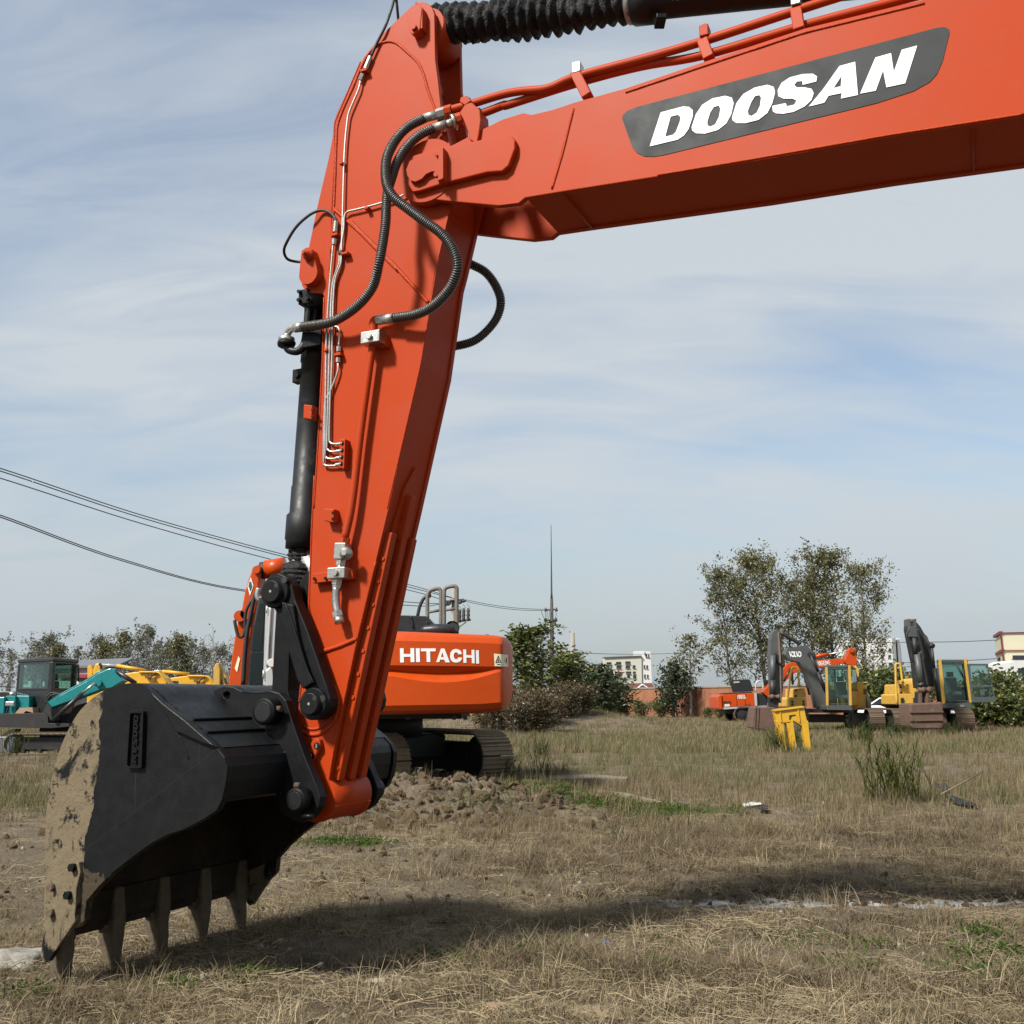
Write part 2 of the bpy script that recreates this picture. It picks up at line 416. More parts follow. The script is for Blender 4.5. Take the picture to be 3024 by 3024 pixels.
# transverse joint plates and weld beads
def bead(fr, pts, c, r=.007, name='weld_seam', par=None, m=None, smooth=6):
    P = catmull(pl(fr, pts, c), smooth) if smooth > 1 else pl(fr, pts, c)
    P = resample(P, .03) + [P[-1]]
    rs = [r * (1 + .22 * nz(p.x, p.z, 30)) for p in P]
    return MB().tube(P, rs, 8).obj(name, m or ORANGE_WELD, par)
bead('j', [(1750, 225), (1650, 640), (1545, 990)], CM0 - .001, .006, par=boom, smooth=1)
bead('b', [(245, 405), (165, 700)], CM0 - .001, .0045, par=boom, smooth=1)
bead('b', [(560, 655), (910, 597), (1420, 507), (1932, 427)], CM0 - .001, .005, par=boom, smooth=1)
bead('b', [(1560, 12), (1110, 122), (760, 238), (440, 346)], CM0 - .001, .005, par=boom, smooth=1)
u, z = uz('j', (1640, 1030), CM0); MB().tube([W3(u, CM0 + .03, z + .004), W3(u, CM1 - .03, z + .004)], .006, 8).obj('weld_seam', ORANGE_WELD, boom)
u, z = uz('b', (1740, 468), CM0); MB().tube([W3(u, CM0 + .03, z + .006), W3(u, CM1 - .03, z + .008)], .006, 8).obj('weld_seam', ORANGE_WELD, boom)
# pin boss, doubler, keeper
dbl = [(250, 1045), (210, 985), (190, 905), (185, 820), (205, 745), (255, 705), (500, 632), (1130, 512), (1195, 520), (1222, 560), (1220, 640), (1160, 800), (1100, 852), (960, 862), (540, 968), (330, 1035)]
d_ = plate([('j', dbl)], CM0, CM0 - .035, CM0).obj('boss_doubler', ORANGE, boom, bevel=.006)
keep = [(440, 665), (400, 680), (290, 705), (215, 750), (183, 830), (195, 890), (225, 930), (270, 942), (330, 915), (370, 870), (425, 845), (470, 845), (505, 840), (505, 640), (470, 640)]
plate([('j', keep)], CM0 - .035, CM0 - .06, CM0 - .035).obj('pin_keeper', ORANGE, boom, bevel=.004)
plate([('j', [(512, 625), (556, 640), (556, 935), (505, 960)])], CM0 - .035, CM0 - .085, CM0 - .035).obj('stop_block', ORANGE, boom, bevel=.004)
for p in ((468, 660), (456, 860)):
    pin('j', p, CM0 - .06, rad('j', 26, CM0 - .06, p), CM0 - .075, CM0 - .055).obj('bolt', ORANGE, boom, bevel=.003)
pcU, pcZ = uz('j', (285, 820), CM0 - .05)
MB().cyl(W3(pcU, CM0 - .02, pcZ), W3(pcU, CM1 + .04, pcZ), .075, 32).obj('boom_pin', ORANGE, boom)
# decal
plate([('q', [(68, 550), (75, 530), (100, 510), (150, 490), (1780, 60), (1820, 56), (1845, 68), (1847, 90), (1810, 240), (1780, 310), (1740, 355), (1650, 405), (1450, 470), (300, 750), (240, 760), (190, 758), (150, 740), (125, 710)])],
      CM0, CM0 - .0025, CM0 + .002).obj('decal_panel', PANEL_GREY, boom)
LET = [([(219, 704), (279, 520), (400, 488), (432, 490), (453, 508), (453, 540), (430, 610), (405, 645), (370, 668)], [[(333, 543), (372, 533), (386, 545), (383, 570), (362, 625), (345, 642), (303, 652)]]),
       ([(447, 600), (470, 530), (505, 478), (560, 444), (630, 430), (665, 440), (675, 470), (662, 530), (635, 580), (590, 615), (520, 635), (470, 633), (450, 618)], [[(532, 570), (548, 520), (568, 490), (595, 484), (603, 500), (595, 545), (575, 585), (548, 598), (533, 590)]]),
       ([(667, 545), (690, 470), (728, 420), (790, 385), (860, 370), (893, 382), (900, 412), (885, 470), (858, 523), (810, 560), (740, 578), (690, 578), (668, 562)], [[(752, 512), (770, 465), (790, 432), (815, 426), (824, 440), (818, 485), (800, 522), (772, 540), (755, 533)]]),
       ([(885, 485), (888, 515), (905, 525), (945, 527), (1000, 517), (1060, 488), (1098, 452), (1110, 415), (1098, 392), (1060, 384), (1020, 385), (1003, 372), (1020, 352), (1048, 350), (1050, 370), (1124, 352), (1128, 325), (1105, 310), (1050, 312), (980, 330), (935, 360), (914, 400), (918, 432), (945, 445), (995, 445), (1016, 455), (1005, 478), (965, 487), (957, 470)], []),
       ([(1083, 488), (1160, 395), (1250, 268), (1335, 245), (1350, 425), (1258, 445), (1262, 415), (1190, 430), (1168, 467)], [[(1218, 388), (1257, 378), (1262, 320)]]),
       ([(1362, 418), (1445, 222), (1530, 198), (1545, 300), (1588, 180), (1672, 157), (1607, 362), (1505, 384), (1487, 292), (1447, 402)], [])]
for out, hol in LET:
    plate([('q', out)], CM0 - .003, CM0 - .0055, CM0 - .0015, [[('q', h)] for h in hol]).obj('decal_letter', WHITE_VINYL, boom)

# ---- hydraulic pipes on the boom
CP = CM0 + .035
p1 = [('j', (560, 245)), ('j', (760, 190)), ('j', (1060, 98)), ('j', (1250, 62)), ('b', (150, 330)), ('b', (262, 285)), ('b', (560, 205)), ('b', (760, 145)), ('b', (1100, 33)), ('b', (1400, -62)), ('b', (1800, -185))]
p2 = [('j', (660, 310)), ('j', (860, 280)), ('j', (1100, 190)), ('b', (0, 393)), ('b', (262, 310)), ('b', (500, 248)), ('b', (740, 205)), ('b', (1120, 92)), ('b', (1500, -8)), ('b', (1800, -85))]
for q, cc in ((p1, CP), (p2, CP + .03)):
    MB().tube(catmull([onc(fr, p, cc) for fr, p in q], 6), .0205, 14).obj('boom_pipe', ORANGE, boom)
for seg, (blk, bm) in (([(300, 366), (262, 290)], ((262, 262), STEEL)), ([(755, 224), (735, 168)], ((738, 125), ORANGE)), ([(1092, 118), (1082, 55)], ((1080, 8), STEEL))):
    a, b = onc('b', seg[0], CM0 + .03), onc('b', seg[1], CP)
    c_ = MB().bar(a, b + (b - a) * .2, .05, .055, NV).obj('pipe_clamp', ORANGE, boom, bevel=.004)
    e_ = onc('b', blk, CP); MB().bar(e_ - Vector((0, 0, .028)), e_ + Vector((0, 0, .028)), .042, .06, NV).obj('clamp_block', bm, c_, bevel=.004)
    MB().cyl(e_ + Vector((0, 0, .028)), e_ + Vector((0, 0, .043)), .012, 6).obj('clamp_bolt', bm, c_)
# end bracket of the two pipes
br = MB().prism(pl('j', [(665, 265), (715, 190), (780, 165), (860, 240), (868, 340), (850, 470), (830, 560), (760, 520), (735, 420), (700, 330)], CM0 - .02), NV * .10).obj('pipe_bracket', ORANGE, boom, bevel=.005)
MB().prism(pl('j', [(676, 118), (735, 102), (778, 150), (715, 195), (665, 160)], CM0 - .02), NV * .06).obj('bracket_cap', ORANGE, br, bevel=.004)
for a, b in (((735, 200), (775, 185)), ((830, 300), (872, 285))):
    MB().tube([onc('j', a, CP), onc('j', b, CP)], .034, 18).obj('rubber_grommet', RUBBER, br)
fitA = MB().tube([onc('j', (330, 320), CP - .03), onc('j', (455, 285), CP - .005)], .023, 16).obj('hose_fitting', STEEL_DULL, exc)
MB().tube([onc('j', (455, 285), CP - .005), onc('j', (540, 258), CP)], .028, 6, smooth=False).obj('hex_nut', STEEL_DULL, fitA)
MB().tube([onc('j', (535, 258), CP), onc('j', (600, 240), CP)], .03, 8, smooth=False).obj('pipe_nut', ORANGE, fitA)
fitB = MB().tube([onc('j', (425, 415), CP - .02), onc('j', (540, 378), CP)], .023, 16).obj('hose_fitting', STEEL_DULL, exc)
MB().tube([onc('j', (535, 380), CP), onc('j', (600, 360), CP + .01)], [.018, .024], 12).obj('hex_nut', STEEL, fitB)
MB().tube([onc('j', (590, 362), CP + .01), onc('j', (625, 352), CP + .02)], .042, 16).obj('flange', STEEL, fitB)
MB().tube([onc('j', (625, 352), CP + .02), onc('j', (690, 330), CP + .03)], .04, 10, smooth=False).obj('pipe_nut', ORANGE, fitB)

# ---- arm cylinder above the boom
apU, apZ = uz('a', (1170, 130), CA0 - .03)
axA = Vector((apU, apZ)); q0 = Vector(uz('a', (1305, 178), CC)); q1 = Vector(uz('b', (470, 12), CC))
dA = (q1 - q0).normalized(); LB = (q1 - q0).length
P3 = lambda v: W3(v.x, CC, v.y)
cylA = MB(); st = q1 - dA * .03; cylA.lathe(P3(st), P3(st + dA * 2.9), [(0, .085), (.012, .085), (.014, .108), (.05, .108), (.052, .088), (.98, .088), (1, .06)], 32)
cylA = cylA.obj('arm_cylinder', BLACK_GLOSS, exc)
MB().lathe(P3(q1 - dA * .02), P3(q1 + dA * .012), [(0, .1), (1, .1)], 28).obj('hose_clamp', STEEL_DULL, cylA)
# pleated bellows
bm_ = MB(); N_ = 19; prof = []; pts = []
for i in range(N_ * 6 + 1):
    t = i / (N_ * 6); ph = t * N_ * 2 * math.pi
    r = .094 + .018 * math.cos(ph) * (1 - .3 * math.sin(t * 9)) - .010 * t
    sag = -.015 * math.sin(math.pi * t)
    p = P3(q0 + dA * (LB * t)); p.z += sag
    pts.append(p); prof.append(r)
bm_.tube(pts, prof, 40)
for i, v in enumerate(bm_.v):
    k = noise.noise(v * 14) * .016 + noise.noise(v * 34) * .008
    cc = P3(q0 + dA * max(0, min(LB, (Vector((DV.dot(v), v.z)) - q0).dot(dA)))); bm_.v[i] = v + (v - cc).normalized() * k
bm_.obj('rod_bellows', FABRIC, cylA)
MB().tube([P3(axA), P3(q0 + dA * .05)], .055, 18).obj('piston_rod', BLACK_GLOSS, cylA)
MB().cyl(W3(apU, CA0 + .05, apZ), W3(apU, CA1 - .05, apZ), .11, 28).obj('rod_eye', ORANGE, cylA)
b_ = uz('b', (575, 88), CC); b2 = uz('b', (530, 60), CC)
MB().box(W3(b_[0], CC - .02, b_[1]), (.05, .09, .025)).obj('hose_port', BLACK, cylA, bevel=.004)

# ---- arm
ARM_R = [('k', [(880, 1672), (925, 1430), (1000, 1020), (1110, 530), (1235, 0)]), ('c', [(960, 1932), (1193, 900), (1290, 240), (1320, 130)]), ('a', [(1400, 1480)])]
ARM_TOP = [('a', [(1480, 1180), (1400, 1040), (1332, 770), (1310, 560), (1292, 430), (1286, 100), (1270, 55), (1240, 22), (1195, 12), (1150, 28), (1100, 68), (1000, 162), (920, 240), (840, 338), (785, 405), (705, 560), (650, 680), (590, 810), (570, 870), (560, 980), (530, 1140), (490, 1310), (450, 1480), (405, 1700), (372, 1850)])]
ARM_L = [('c', [(360, 140), (338, 300), (342, 345), (365, 382), (405, 400), (490, 400), (503, 430), (497, 560), (490, 700), (480, 900), (465, 1200), (450, 1500), (420, 1932)]), ('d', [(335, 200), (320, 420), (308, 700), (280, 1050), (262, 1230), (246, 1440)])]
mpU, mpZ = uz('k', (665, 1722), CA0 - .16)
arm2 = [uz(fr, p, CA0) for fr, ps in ARM_R + ARM_TOP + ARM_L for p in ps]
rb = .118
for a in range(200, 350, 10): arm2.append((mpU + rb * math.cos(R(a)), mpZ + rb * math.sin(R(a))))
arm = prism2(arm2, CA0, CA0 + .03).obj('arm', ORANGE, exc, bevel=.004)
prism2(arm2, CA1 - .03, CA1).obj('side_plate', ORANGE, arm, bevel=.004)
# box section between the plates (open fork at the cylinder end)
inset = []
right = [uz(fr, p, CA0) for fr, ps in ARM_R for p in ps]; left = [uz(fr, p, CA0) for fr, ps in ARM_L for p in ps]
inner = [(u - .010, z) for u, z in right] + [(u - .02, z) for u, z in [uz('a', p, CA0) for p in [(1420, 1180), (1330, 960), (1225, 560), (1165, 450), (1010, 310), (935, 300)]]]
inner += [(u + .012, z) for u, z in [uz('a', p, CA0) for p in [(860, 330), (785, 415), (705, 570), (590, 820), (570, 880), (530, 1150), (450, 1490), (405, 1700)]]]
inner += [(u + .16, z) for u, z in [uz('c', p, CA0) for p in [(360, 140), (338, 300), (345, 390)]]] + [(u + .012, z) for u, z in left[6:]]
for a in range(200, 350, 10): inner.append((mpU + (rb - .006) * math.cos(R(a)), mpZ + (rb - .006) * math.sin(R(a))))
prism2(inner, CA0 + .03, CA1 - .03).obj('box_section', ORANGE, arm)
MB().cyl(W3(mpU, CA0 - .004, mpZ), W3(mpU, CA1 + .004, mpZ), .110, 40).obj('nose_boss', ORANGE, arm)
# weld contours on the near plate
bead('a', [(553, 1800), (570, 1480), (580, 1250), (590, 960), (600, 880), (640, 770), (700, 640), (770, 470), (830, 370), (900, 315), (960, 295), (1020, 310), (1090, 370), (1165, 440), (1210, 530), (1240, 640), (1300, 800), (1370, 1010)], CA0, .008, par=arm, smooth=3)
bead('a', [(540, 1932), (553, 1500), (575, 1100), (573, 880), (620, 770), (760, 440)], CA0, .004, par=arm, smooth=1)
bead('a', [(570, 1490), (760, 1660), (1030, 1932)], CA0, .011, par=arm, smooth=1)
bead('c', [(680, -120), (1000, 200), (1245, 470)], CA0, .011, par=arm, smooth=1)
bead('d', [(352, 1025), (480, 985), (590, 938)], CA0, .012, par=arm, smooth=1)
bead('c', [(500, 430), (488, 900), (455, 1500), (428, 1932)], CA0, .0045, par=arm, smooth=1)
bead('c', [(1315, 150), (1185, 920), (950, 1932)], CA0, .0045, par=arm, smooth=1)
bead('d', [(345, 10), (330, 300), (312, 800), (258, 1300)], CA0, .0045, par=arm, smooth=1)
bead('k', [(1230, 20), (1100, 560), (935, 1330), (880, 1670)], CA0, .0055, par=arm, smooth=1)
u, z = uz('a', (1280, 1260), CA0)
MB().tube([W3(u, CA0 - .07, z), W3(u, CA0 + .01, z)], .17, 40).obj('pivot_boss', ORANGE, arm)
# pin retainer lugs
def lug_cap(fr, c1, c2, npx1, npx2, name, c):
    u1, z1 = uz(fr, c1, c); u2, z2 = uz(fr, c2, c); r1 = rad(fr, npx1, c, c1); r2 = rad(fr, npx2, c, c2)
    a0 = math.atan2(z2 - z1, u2 - u1); d = math.hypot(u2 - u1, z2 - z1); off = math.acos(max(-1, min(1, (r1 - r2) / d)))
    pts = []
    for k in range(15):
        a = a0 + off + (2 * math.pi - 2 * off) * k / 14; pts.append((u1 + r1 * math.cos(a), z1 + r1 * math.sin(a)))
    for k in range(11):
        a = a0 - off + 2 * off * k / 10; pts.append((u2 + r2 * math.cos(a), z2 + r2 * math.sin(a)))
    o = prism2(pts, c - .028, c + .028).obj(name, ORANGE, arm, bevel=.004)
    MB().cyl(W3(u2, c - .028, z2), W3(u2, c - .045, z2), r2 * .55, 6).obj('bolt', ORANGE, o)
    return o
lug_cap('a', (1160, 112), (1165, 222), 50, 36, 'pin_retainer', CA0 - .026)
lug_cap('c', (408, 275), (398, 135), 64, 40, 'pin_retainer', CA0 - .026)
b_ = plate([('a', [(1190, 45), (1235, 95), (1235, 240), (1215, 245), (1215, 100), (1180, 60)])], CA0, CA0 - .05, CA0).obj('stop_block', ORANGE, arm, bevel=.003)
for fr, p, r_ in (('c', (398, 135), 26),):
    u, z = uz(fr, p, CA0 - .05); MB().lathe(W3(u, CA0 - .11, z), W3(u, CA0 - .05, z), [(0, .010), (.3, .010), (.31, .02), (.6, .02), (.61, .03), (1, .03)], 16).obj('grease_bolt', ORANGE, arm)
# grease cap plate low on the arm
hp = [uz('k', p, CA0) for p in [(740, 1430), (750, 1398), (800, 1300), (830, 1275), (855, 1290), (860, 1330), (815, 1425), (785, 1458), (755, 1458)]]
o = prism2(hp, CA0 - .03, CA0).obj('hose_plate', ORANGE, arm, bevel=.006)
for p in ((810, 1335), (773, 1405)):
    u, z = uz('k', p, CA0 - .03); MB().tube([W3(u, CA0 - .0315, z), W3(u, CA0 - .028, z)], .017, 16).obj('plug', BLACK, o)
    MB().box(W3(u, CA0 - .033, z), (.008, .006, .02)).obj('plug_pin', STEEL, o)
u, z = uz('k', (790, 1040), CA0)
for r_, w_ in ((.145, .010), (.118, .007)): MB().tube(circ(u, z, r_, CA0, 30, -118, 105), w_, 8).obj('boss_ring', ORANGE, arm)

# inner (machine-side) face: wear strips with bolts, pointed doubler
edge = sorted([(z, u) for u, z in right])
def uE(z): return interp(z, edge)
eN = Vector((edge[-3][0] - edge[1][0], edge[-3][1] - edge[1][1])); tdir = Vector((eN.y, eN.x)).normalized()   # (du,dz) along the edge
ndir = Vector((tdir.y, -tdir.x));  ndir = ndir if ndir.x > 0 else -ndir
for (tp, bt, cc) in (((1164, 1571), (991, 2300), CA0 + .058), ((1218, 1462), (1032, 2296), CA0 + .158), ((1226, 1588), (1071, 2292), CA0 + .258)):
    zt = uz('full', tp, cc)[1]; zb = uz('full', bt, cc)[1]
    a = Vector((uE(zb), zb)) + ndir * .012; b = Vector((uE(zt), zt)) + ndir * .012
    s_ = MB().bar(W3(a.x, cc, a.y), W3(b.x, cc, b.y), .05, .042, NV.cross(Vector((0, 0, 1)))).obj('wear_strip', ORANGE, arm, bevel=.005)
    L = (b - a).length; k = 0
    for i in range(int(L / .115)):
        q = a + (b - a) * ((i + .5) * .115 / L)
        MB().tube([W3(q.x, cc - .031, q.y), W3(q.x, cc - .024, q.y)], .011, 8).obj('strip_weld', ORANGE, s_)
zt = uz('c', (1155, 1640), CA0 + .16)[1]; zb = uz('k', (930, 1560), CA0)[1]
tp = [(CA0 + .035, zb), (CA1 - .035, zb), (CA1 - .035, zt - .75), (CA0 + .22, zt - .1), (CA0 + .16, zt), (CA0 + .10, zt - .12), (CA0 + .04, zt - .62), (CA0 + .035, zt - .8)]
MB().prism([W3(uE(z) + ndir.x * -.012, c, z) for c, z in tp], DV * .016).obj('doubler_plate', ORANGE, arm)

# ---- bucket cylinder behind the arm's outer edge
top_u, top_z = uz('c', (408, 275), CA0 - .03); bot_u2, bot_z2 = uz('k', (480, 232), CA0 - .16)
bc0 = Vector((top_u, top_z)); bc1 = Vector((bot_u2 + .10, bot_z2 + .03))
lu = [uz('c', p, CC) for p in [(372, 720), (352, 1050), (318, 1600)]] + [uz('d', (222, 240), CC)]
RC = .078
c_top = Vector((lu[0][0] + RC, lu[0][1])); c_bot = Vector((lu[3][0] + RC, lu[3][1])); dC = (c_bot - c_top).normalized()
cu = MB(); S0 = c_top - dC * .42
LEN = (Vector(uz('d', (195, 430), CC)) - Vector((S0.x, S0.y))).dot(dC)
gl = (Vector(uz('d', (222, 245), CC)) - S0).dot(dC) / LEN
cu.lathe(P3(S0), P3(S0 + dC * LEN), [(0, .06), (.01, RC), (.30, RC), (.302, RC + .006), (.36, RC + .006), (.362, RC), (gl - .10, RC), (gl - .098, RC + .004), (gl - .01, RC + .004), (gl, RC + .018), (.97, RC + .018), (.975, RC + .012), (1, RC + .012)], 36)
bcyl = cu.obj('bucket_cylinder', BLACK_GLOSS, exc)
MB().cyl(W3(top_u, CC - .05, top_z), W3(top_u, CC + .05, top_z), .10, 28).obj('base_eye', BLACK, bcyl)
rod_end = P3(bc1)
MB().tube([P3(S0 + dC * LEN), rod_end], .05, 20).obj('piston_rod', STEEL_DULL, bcyl)
rb0 = S0 + dC * (LEN + .005); nb = 44; pts = []; rs = []
bl = (bc1 - rb0).length * .86
for i in range(nb + 1):
    t = i / nb; r = interp(t, [(0, .066), (.20, .068), (.24, .060), (.30, .062), (.38, .095), (.7, .102), (1, .085)]) + .004 * math.sin(t * 60)
    pts.append(P3(rb0 + dC * (bl * t))); rs.append(r)
bw = MB().tube(pts, rs, 36)
for i, v in enumerate(bw.v):
    a = math.atan2(v.y - pts[0].y, v.x - pts[0].x); bw.v[i] = v + Vector((math.cos(a), math.sin(a), 0)) * (.007 * math.sin(7 * a + v.z * 60) + .006 * noise.noise(v * 30))
bw.obj('rod_bellows', FABRIC, bcyl)
MB().lathe(P3(rb0 + dC * (bl * .25)), P3(rb0 + dC * (bl * .29)), [(0, .060), (1, .060)], 28).obj('hose_clamp', STEEL, bcyl)
MB().cyl(W3(bc1.x, CC - .09, bc1.y), W3(bc1.x, CC + .09, bc1.y), .10, 32).obj('rod_eye', BLACK, bcyl)
# ports and pipework on the cylinder
blk = onc('c', (395, 440), CC - .11)
o = MB().box(blk, (.085, .085, .085), Matrix.Rotation(-ALPHA, 3, 'Z')).obj('port_block', BLACK, bcyl, bevel=.006)
for dx in (-.028, .028):
    for dz in (-.024, .024):
        q = blk + DV * dx + Vector((0, 0, dz)) - NV * .042; MB().cyl(q, q - NV * .022, .010, 10).obj('bolt', BLACK, o)
MB().cyl(blk - DV * .01, blk + DV * .12 + NV * .06, .06, 20).obj('port_neck', BLACK, bcyl)
MB().tube(catmull([onc('c', (388, 480), CC - .11), onc('c', (385, 560), CC - .11), onc('c', (372, 690), CC - .11), onc('c', (355, 770), CC - .12), onc('c', (310, 815), CC - .14), onc('c', (250, 805), CC - .15), onc('c', (230, 775), CC - .15)], 6), .021, 14).obj('cylinder_pipe', BLACK_GLOSS, bcyl)
fl = onc('c', (232, 755), CC - .15)
MB().lathe(fl - Vector((0, 0, .022)), fl + Vector((0, 0, .004)), [(0, .044), (.5, .05), (1, .05)], 8).obj('flange', BLACK, bcyl)
el = MB().lathe(fl + Vector((0, 0, .004)), fl + Vector((0, 0, .034)), [(0, .044), (.8, .044), (1, .03)], 10).obj('flange_clamp', STEEL, bcyl)
MB().tube(catmull([onc('c', (235, 715), CC - .15), onc('c', (240, 685), CC - .15), onc('c', (265, 655), CC - .16), onc('c', (300, 645), CC - .17)], 6), [.02] * 18 + [.024], 14).obj('elbow', STEEL_DULL, bcyl)
MB().tube([onc('c', (295, 648), CC - .17), onc('c', (350, 640), CC - .18)], .026, 16).obj('hose_ferrule', STEEL_DULL, bcyl)
for fr, p, w in (('c', (330, 995), .06),):
    q = onc(fr, p, CC - .03); MB().box(q, (.07, .05, .075), Matrix.Rotation(-ALPHA, 3, 'Z')).obj('lug', BLACK, bcyl, bevel=.004)
    MB().cyl(q - NV * .025, q - NV * .04, .016, 6).obj('lug_bolt', BLACK, bcyl)
q = onc('c', (430, 735), CC - .12); MB().box(q, (.12, .05, .085), Matrix.Rotation(-ALPHA, 3, 'Z')).obj('pipe_bracket', BLACK, bcyl, bevel=.004)
q = onc('c', (440, 540), CC - .09); MB().cyl(q + Vector((0, 0, .2)), q - Vector((0, 0, .1)), .014, 10).obj('thin_pipe', BLACK, bcyl)

# ---- spring-guarded hoses
def hose(pts, r=.0215, name='spring_guard_hose', pitch=.0112):
    P = resample(catmull(pts, 14), .006)
    o = MB().tube(P[::3] + [P[-1]], r, 14).obj(name, RUBBER, exc)
    T = [(P[min(i + 1, len(P) - 1)] - P[max(i - 1, 0)]).normalized() for i in range(len(P))]
    x = T[0].cross(Vector((.3, .2, 1))).normalized(); hel = []; L = 0; steps = 9
    for i in range(len(P) - 1):
        x = (x - T[i] * x.dot(T[i])).normalized(); y = T[i].cross(x)
        pit = pitch * (1 + .22 * nz(P[i].x * 3, P[i].z * 3, 1.0))
        sub = 8
        for k in range(sub):
            p = P[i].lerp(P[i + 1], k / sub); a = L; L += (.006 / sub) / pit * 2 * math.pi
            hel.append(p + (x * math.cos(a) + y * math.sin(a)) * (r + .0022))
    MB().tube(hel, .0017, 4, caps=False).obj('guard_spring', WIRE, o)
    return o
hA = [((330, 322), 'j', CP - .03)] + [(p, 'a', c) for p, c in zip([(1100, 905), (1010, 1000), (950, 1120), (938, 1240), (955, 1340), (1010, 1420), (1100, 1490), (1220, 1580), (1340, 1670), (1420, 1780), (1452, 1900)],
      [4.15, 4.12, 4.06, 4.02, 4.00, 4.00, 4.01, 4.02, 4.04, 4.06, 4.08])] + [(p, 'c', c) for p, c in zip([(1425, 310), (1380, 390), (1280, 490), (1160, 550), (1000, 578)], [4.10, 4.12, 4.15, 4.17, 4.19])]
hose([onc(fr, p, c) for p, fr, c in hA])
hB = [((425, 415), 'j', CP - .02)] + [(p, 'a', c) for p, c in zip([(1180, 965), (1085, 1055), (1015, 1170), (985, 1260), (955, 1360), (943, 1480), (938, 1600), (912, 1780), (888, 1900)],
      [4.17, 4.14, 4.11, 4.085, 4.065, 4.06, 4.05, 4.05, 4.06])] + [(p, 'c', c) for p, c in zip([(850, 350), (770, 460), (660, 550), (540, 610), (350, 640)], [4.11, 4.13, 4.16, 4.18, 4.235])]
hose([onc(fr, p, c) for p, fr, c in hB])
hose([onc('c', p, c) for p, c in zip([(1400, 130), (1560, 200), (1650, 250), (1720, 340), (1760, 450), (1740, 560), (1670, 660), (1570, 740), (1450, 775), (1330, 790)], [4.72, 4.73, 4.74, 4.75, 4.75, 4.75, 4.74, 4.73, 4.72, 4.70])], pitch=.012)

# ---- thin steel lines and fittings on the arm
CL = CA0 - .018
def line(segs, r=.0058, name='steel_line', m=STEEL, dc=0, n=8):
    return MB().tube(catmull([onc(fr, p, CL + dc) for fr, ps in segs for p in ps], 4), r, n).obj(name, m, arm)
line([('c', [(605, 1476), (560, 1475), (543, 1462), (537, 1430), (543, 1150), (556, 900), (560, 640), (575, 330), (618, 195), (624, 110)]), ('a', [(632, 1560), (645, 1100), (665, 870), (682, 790), (745, 640), (760, 570)])])
line([('c', [(605, 1528), (550, 1530), (528, 1515), (520, 1480), (530, 1100), (545, 600), (562, 330), (606, 190), (612, 110)]), ('a', [(640, 1640), (645, 1550), (665, 1512), (720, 1497), (810, 1475), (910, 1447), (1030, 1408), (1095, 1372)])])
line([('c', [(595, 1578), (540, 1582), (518, 1570), (508, 1530), (512, 1000), (518, 700), (535, 400), (560, 100), (568, 40)]), ('a', [(572, 1740)])])
line([('c', [(590, 1630), (525, 1632), (505, 1622), (497, 1590), (505, 1200), (540, 1115)]), ('c', [(596, 965), (600, 900)])])
line([('c', [(604, 790), (610, 690), (606, 655), (590, 640), (565, 640)])])
def fitting(fr, a, b, r=.013, m=STEEL, n=6): return MB().tube([onc(fr, a, CL), onc(fr, b, CL)], r, n, smooth=False).obj('line_fitting', m, arm)
for fr, a, b in (('a', (757, 572), (777, 528)), ('a', (798, 490), (812, 452)), ('a', (812, 452), (832, 405)), ('a', (572, 1745), (575, 1705)), ('a', (580, 1655), (582, 1628)), ('a', (582, 1628), (587, 1578)), ('c', (605, 815), (605, 783)), ('c', (600, 895), (601, 862)), ('a', (1088, 1375), (1120, 1352))):
    fitting(fr, a, b)
for fr, p in (('a', (792, 510)), ('a', (583, 1680)), ('c', (606, 842)), ('a', (632, 1170)), ('a', (812, 1490)), ('c', (655, 122)), ('c', (522, 812))):
    MB().box(onc(fr, p, CL), (.042 if p not in ((632, 1170), (812, 1490), (522, 812)) else .022, .036, .014), Matrix.Rotation(-ALPHA, 3, 'Z')).obj('line_bracket', ORANGE, arm, bevel=.002)
MB().box(onc('c', (622, 112), CL), (.026, .03, .016), Matrix.Rotation(-ALPHA, 3, 'Z')).obj('line_clip', RUBBER, arm)
MB().tube(catmull([onc('a', p, c) for p, c in zip([(585, 1580), (575, 1552), (540, 1515), (480, 1500), (400, 1530), (300, 1620), (228, 1740), (215, 1800), (240, 1848), (300, 1866), (368, 1868)], [CL, CL, CL, CL, CL - .02, CL - .02, CL, CL + .04, CL + .1, CL + .15, CL + .17])], 5), .0078, 10).obj('grease_hose', RUBBER, arm)
MB().tube(catmull([onc('a', p, c) for p, c in zip([(832, 408), (880, 300), (940, 180), (985, 50), (1003, -10), (1015, 0), (1022, 60), (1032, 170)], [CL, CL, CL, CL + .02, CL + .06, CL + .1, CL + .12, CL + .16])], 5), .0078, 10).obj('grease_hose', RUBBER, arm)
mb_ = plate([('c', [(612, 1440), (650, 1440), (642, 1652), (604, 1645)])], CA0 - .045, CA0 - .045, CA0).obj('manifold_block', ORANGE, arm, bevel=.003)
for p in ((630, 1470), (627, 1520), (625, 1568), (622, 1616)):
    u, z = uz('c', p, CA0 - .045); MB().tube([W3(u, CA0 - .047, z), W3(u, CA0 - .043, z)], .011, 14).obj('port', BLACK, mb_)
    MB().tube([W3(u, CA0 - .056, z), W3(u, CA0 - .047, z)], .005, 8).obj('grease_nipple', STEEL, mb_)
    q = onc('c', (p[0] - 38, p[1] + 10), CL); MB().tube([q, q + DV * .035], .0095, 6, smooth=False).obj('line_nut', STEEL, mb_)
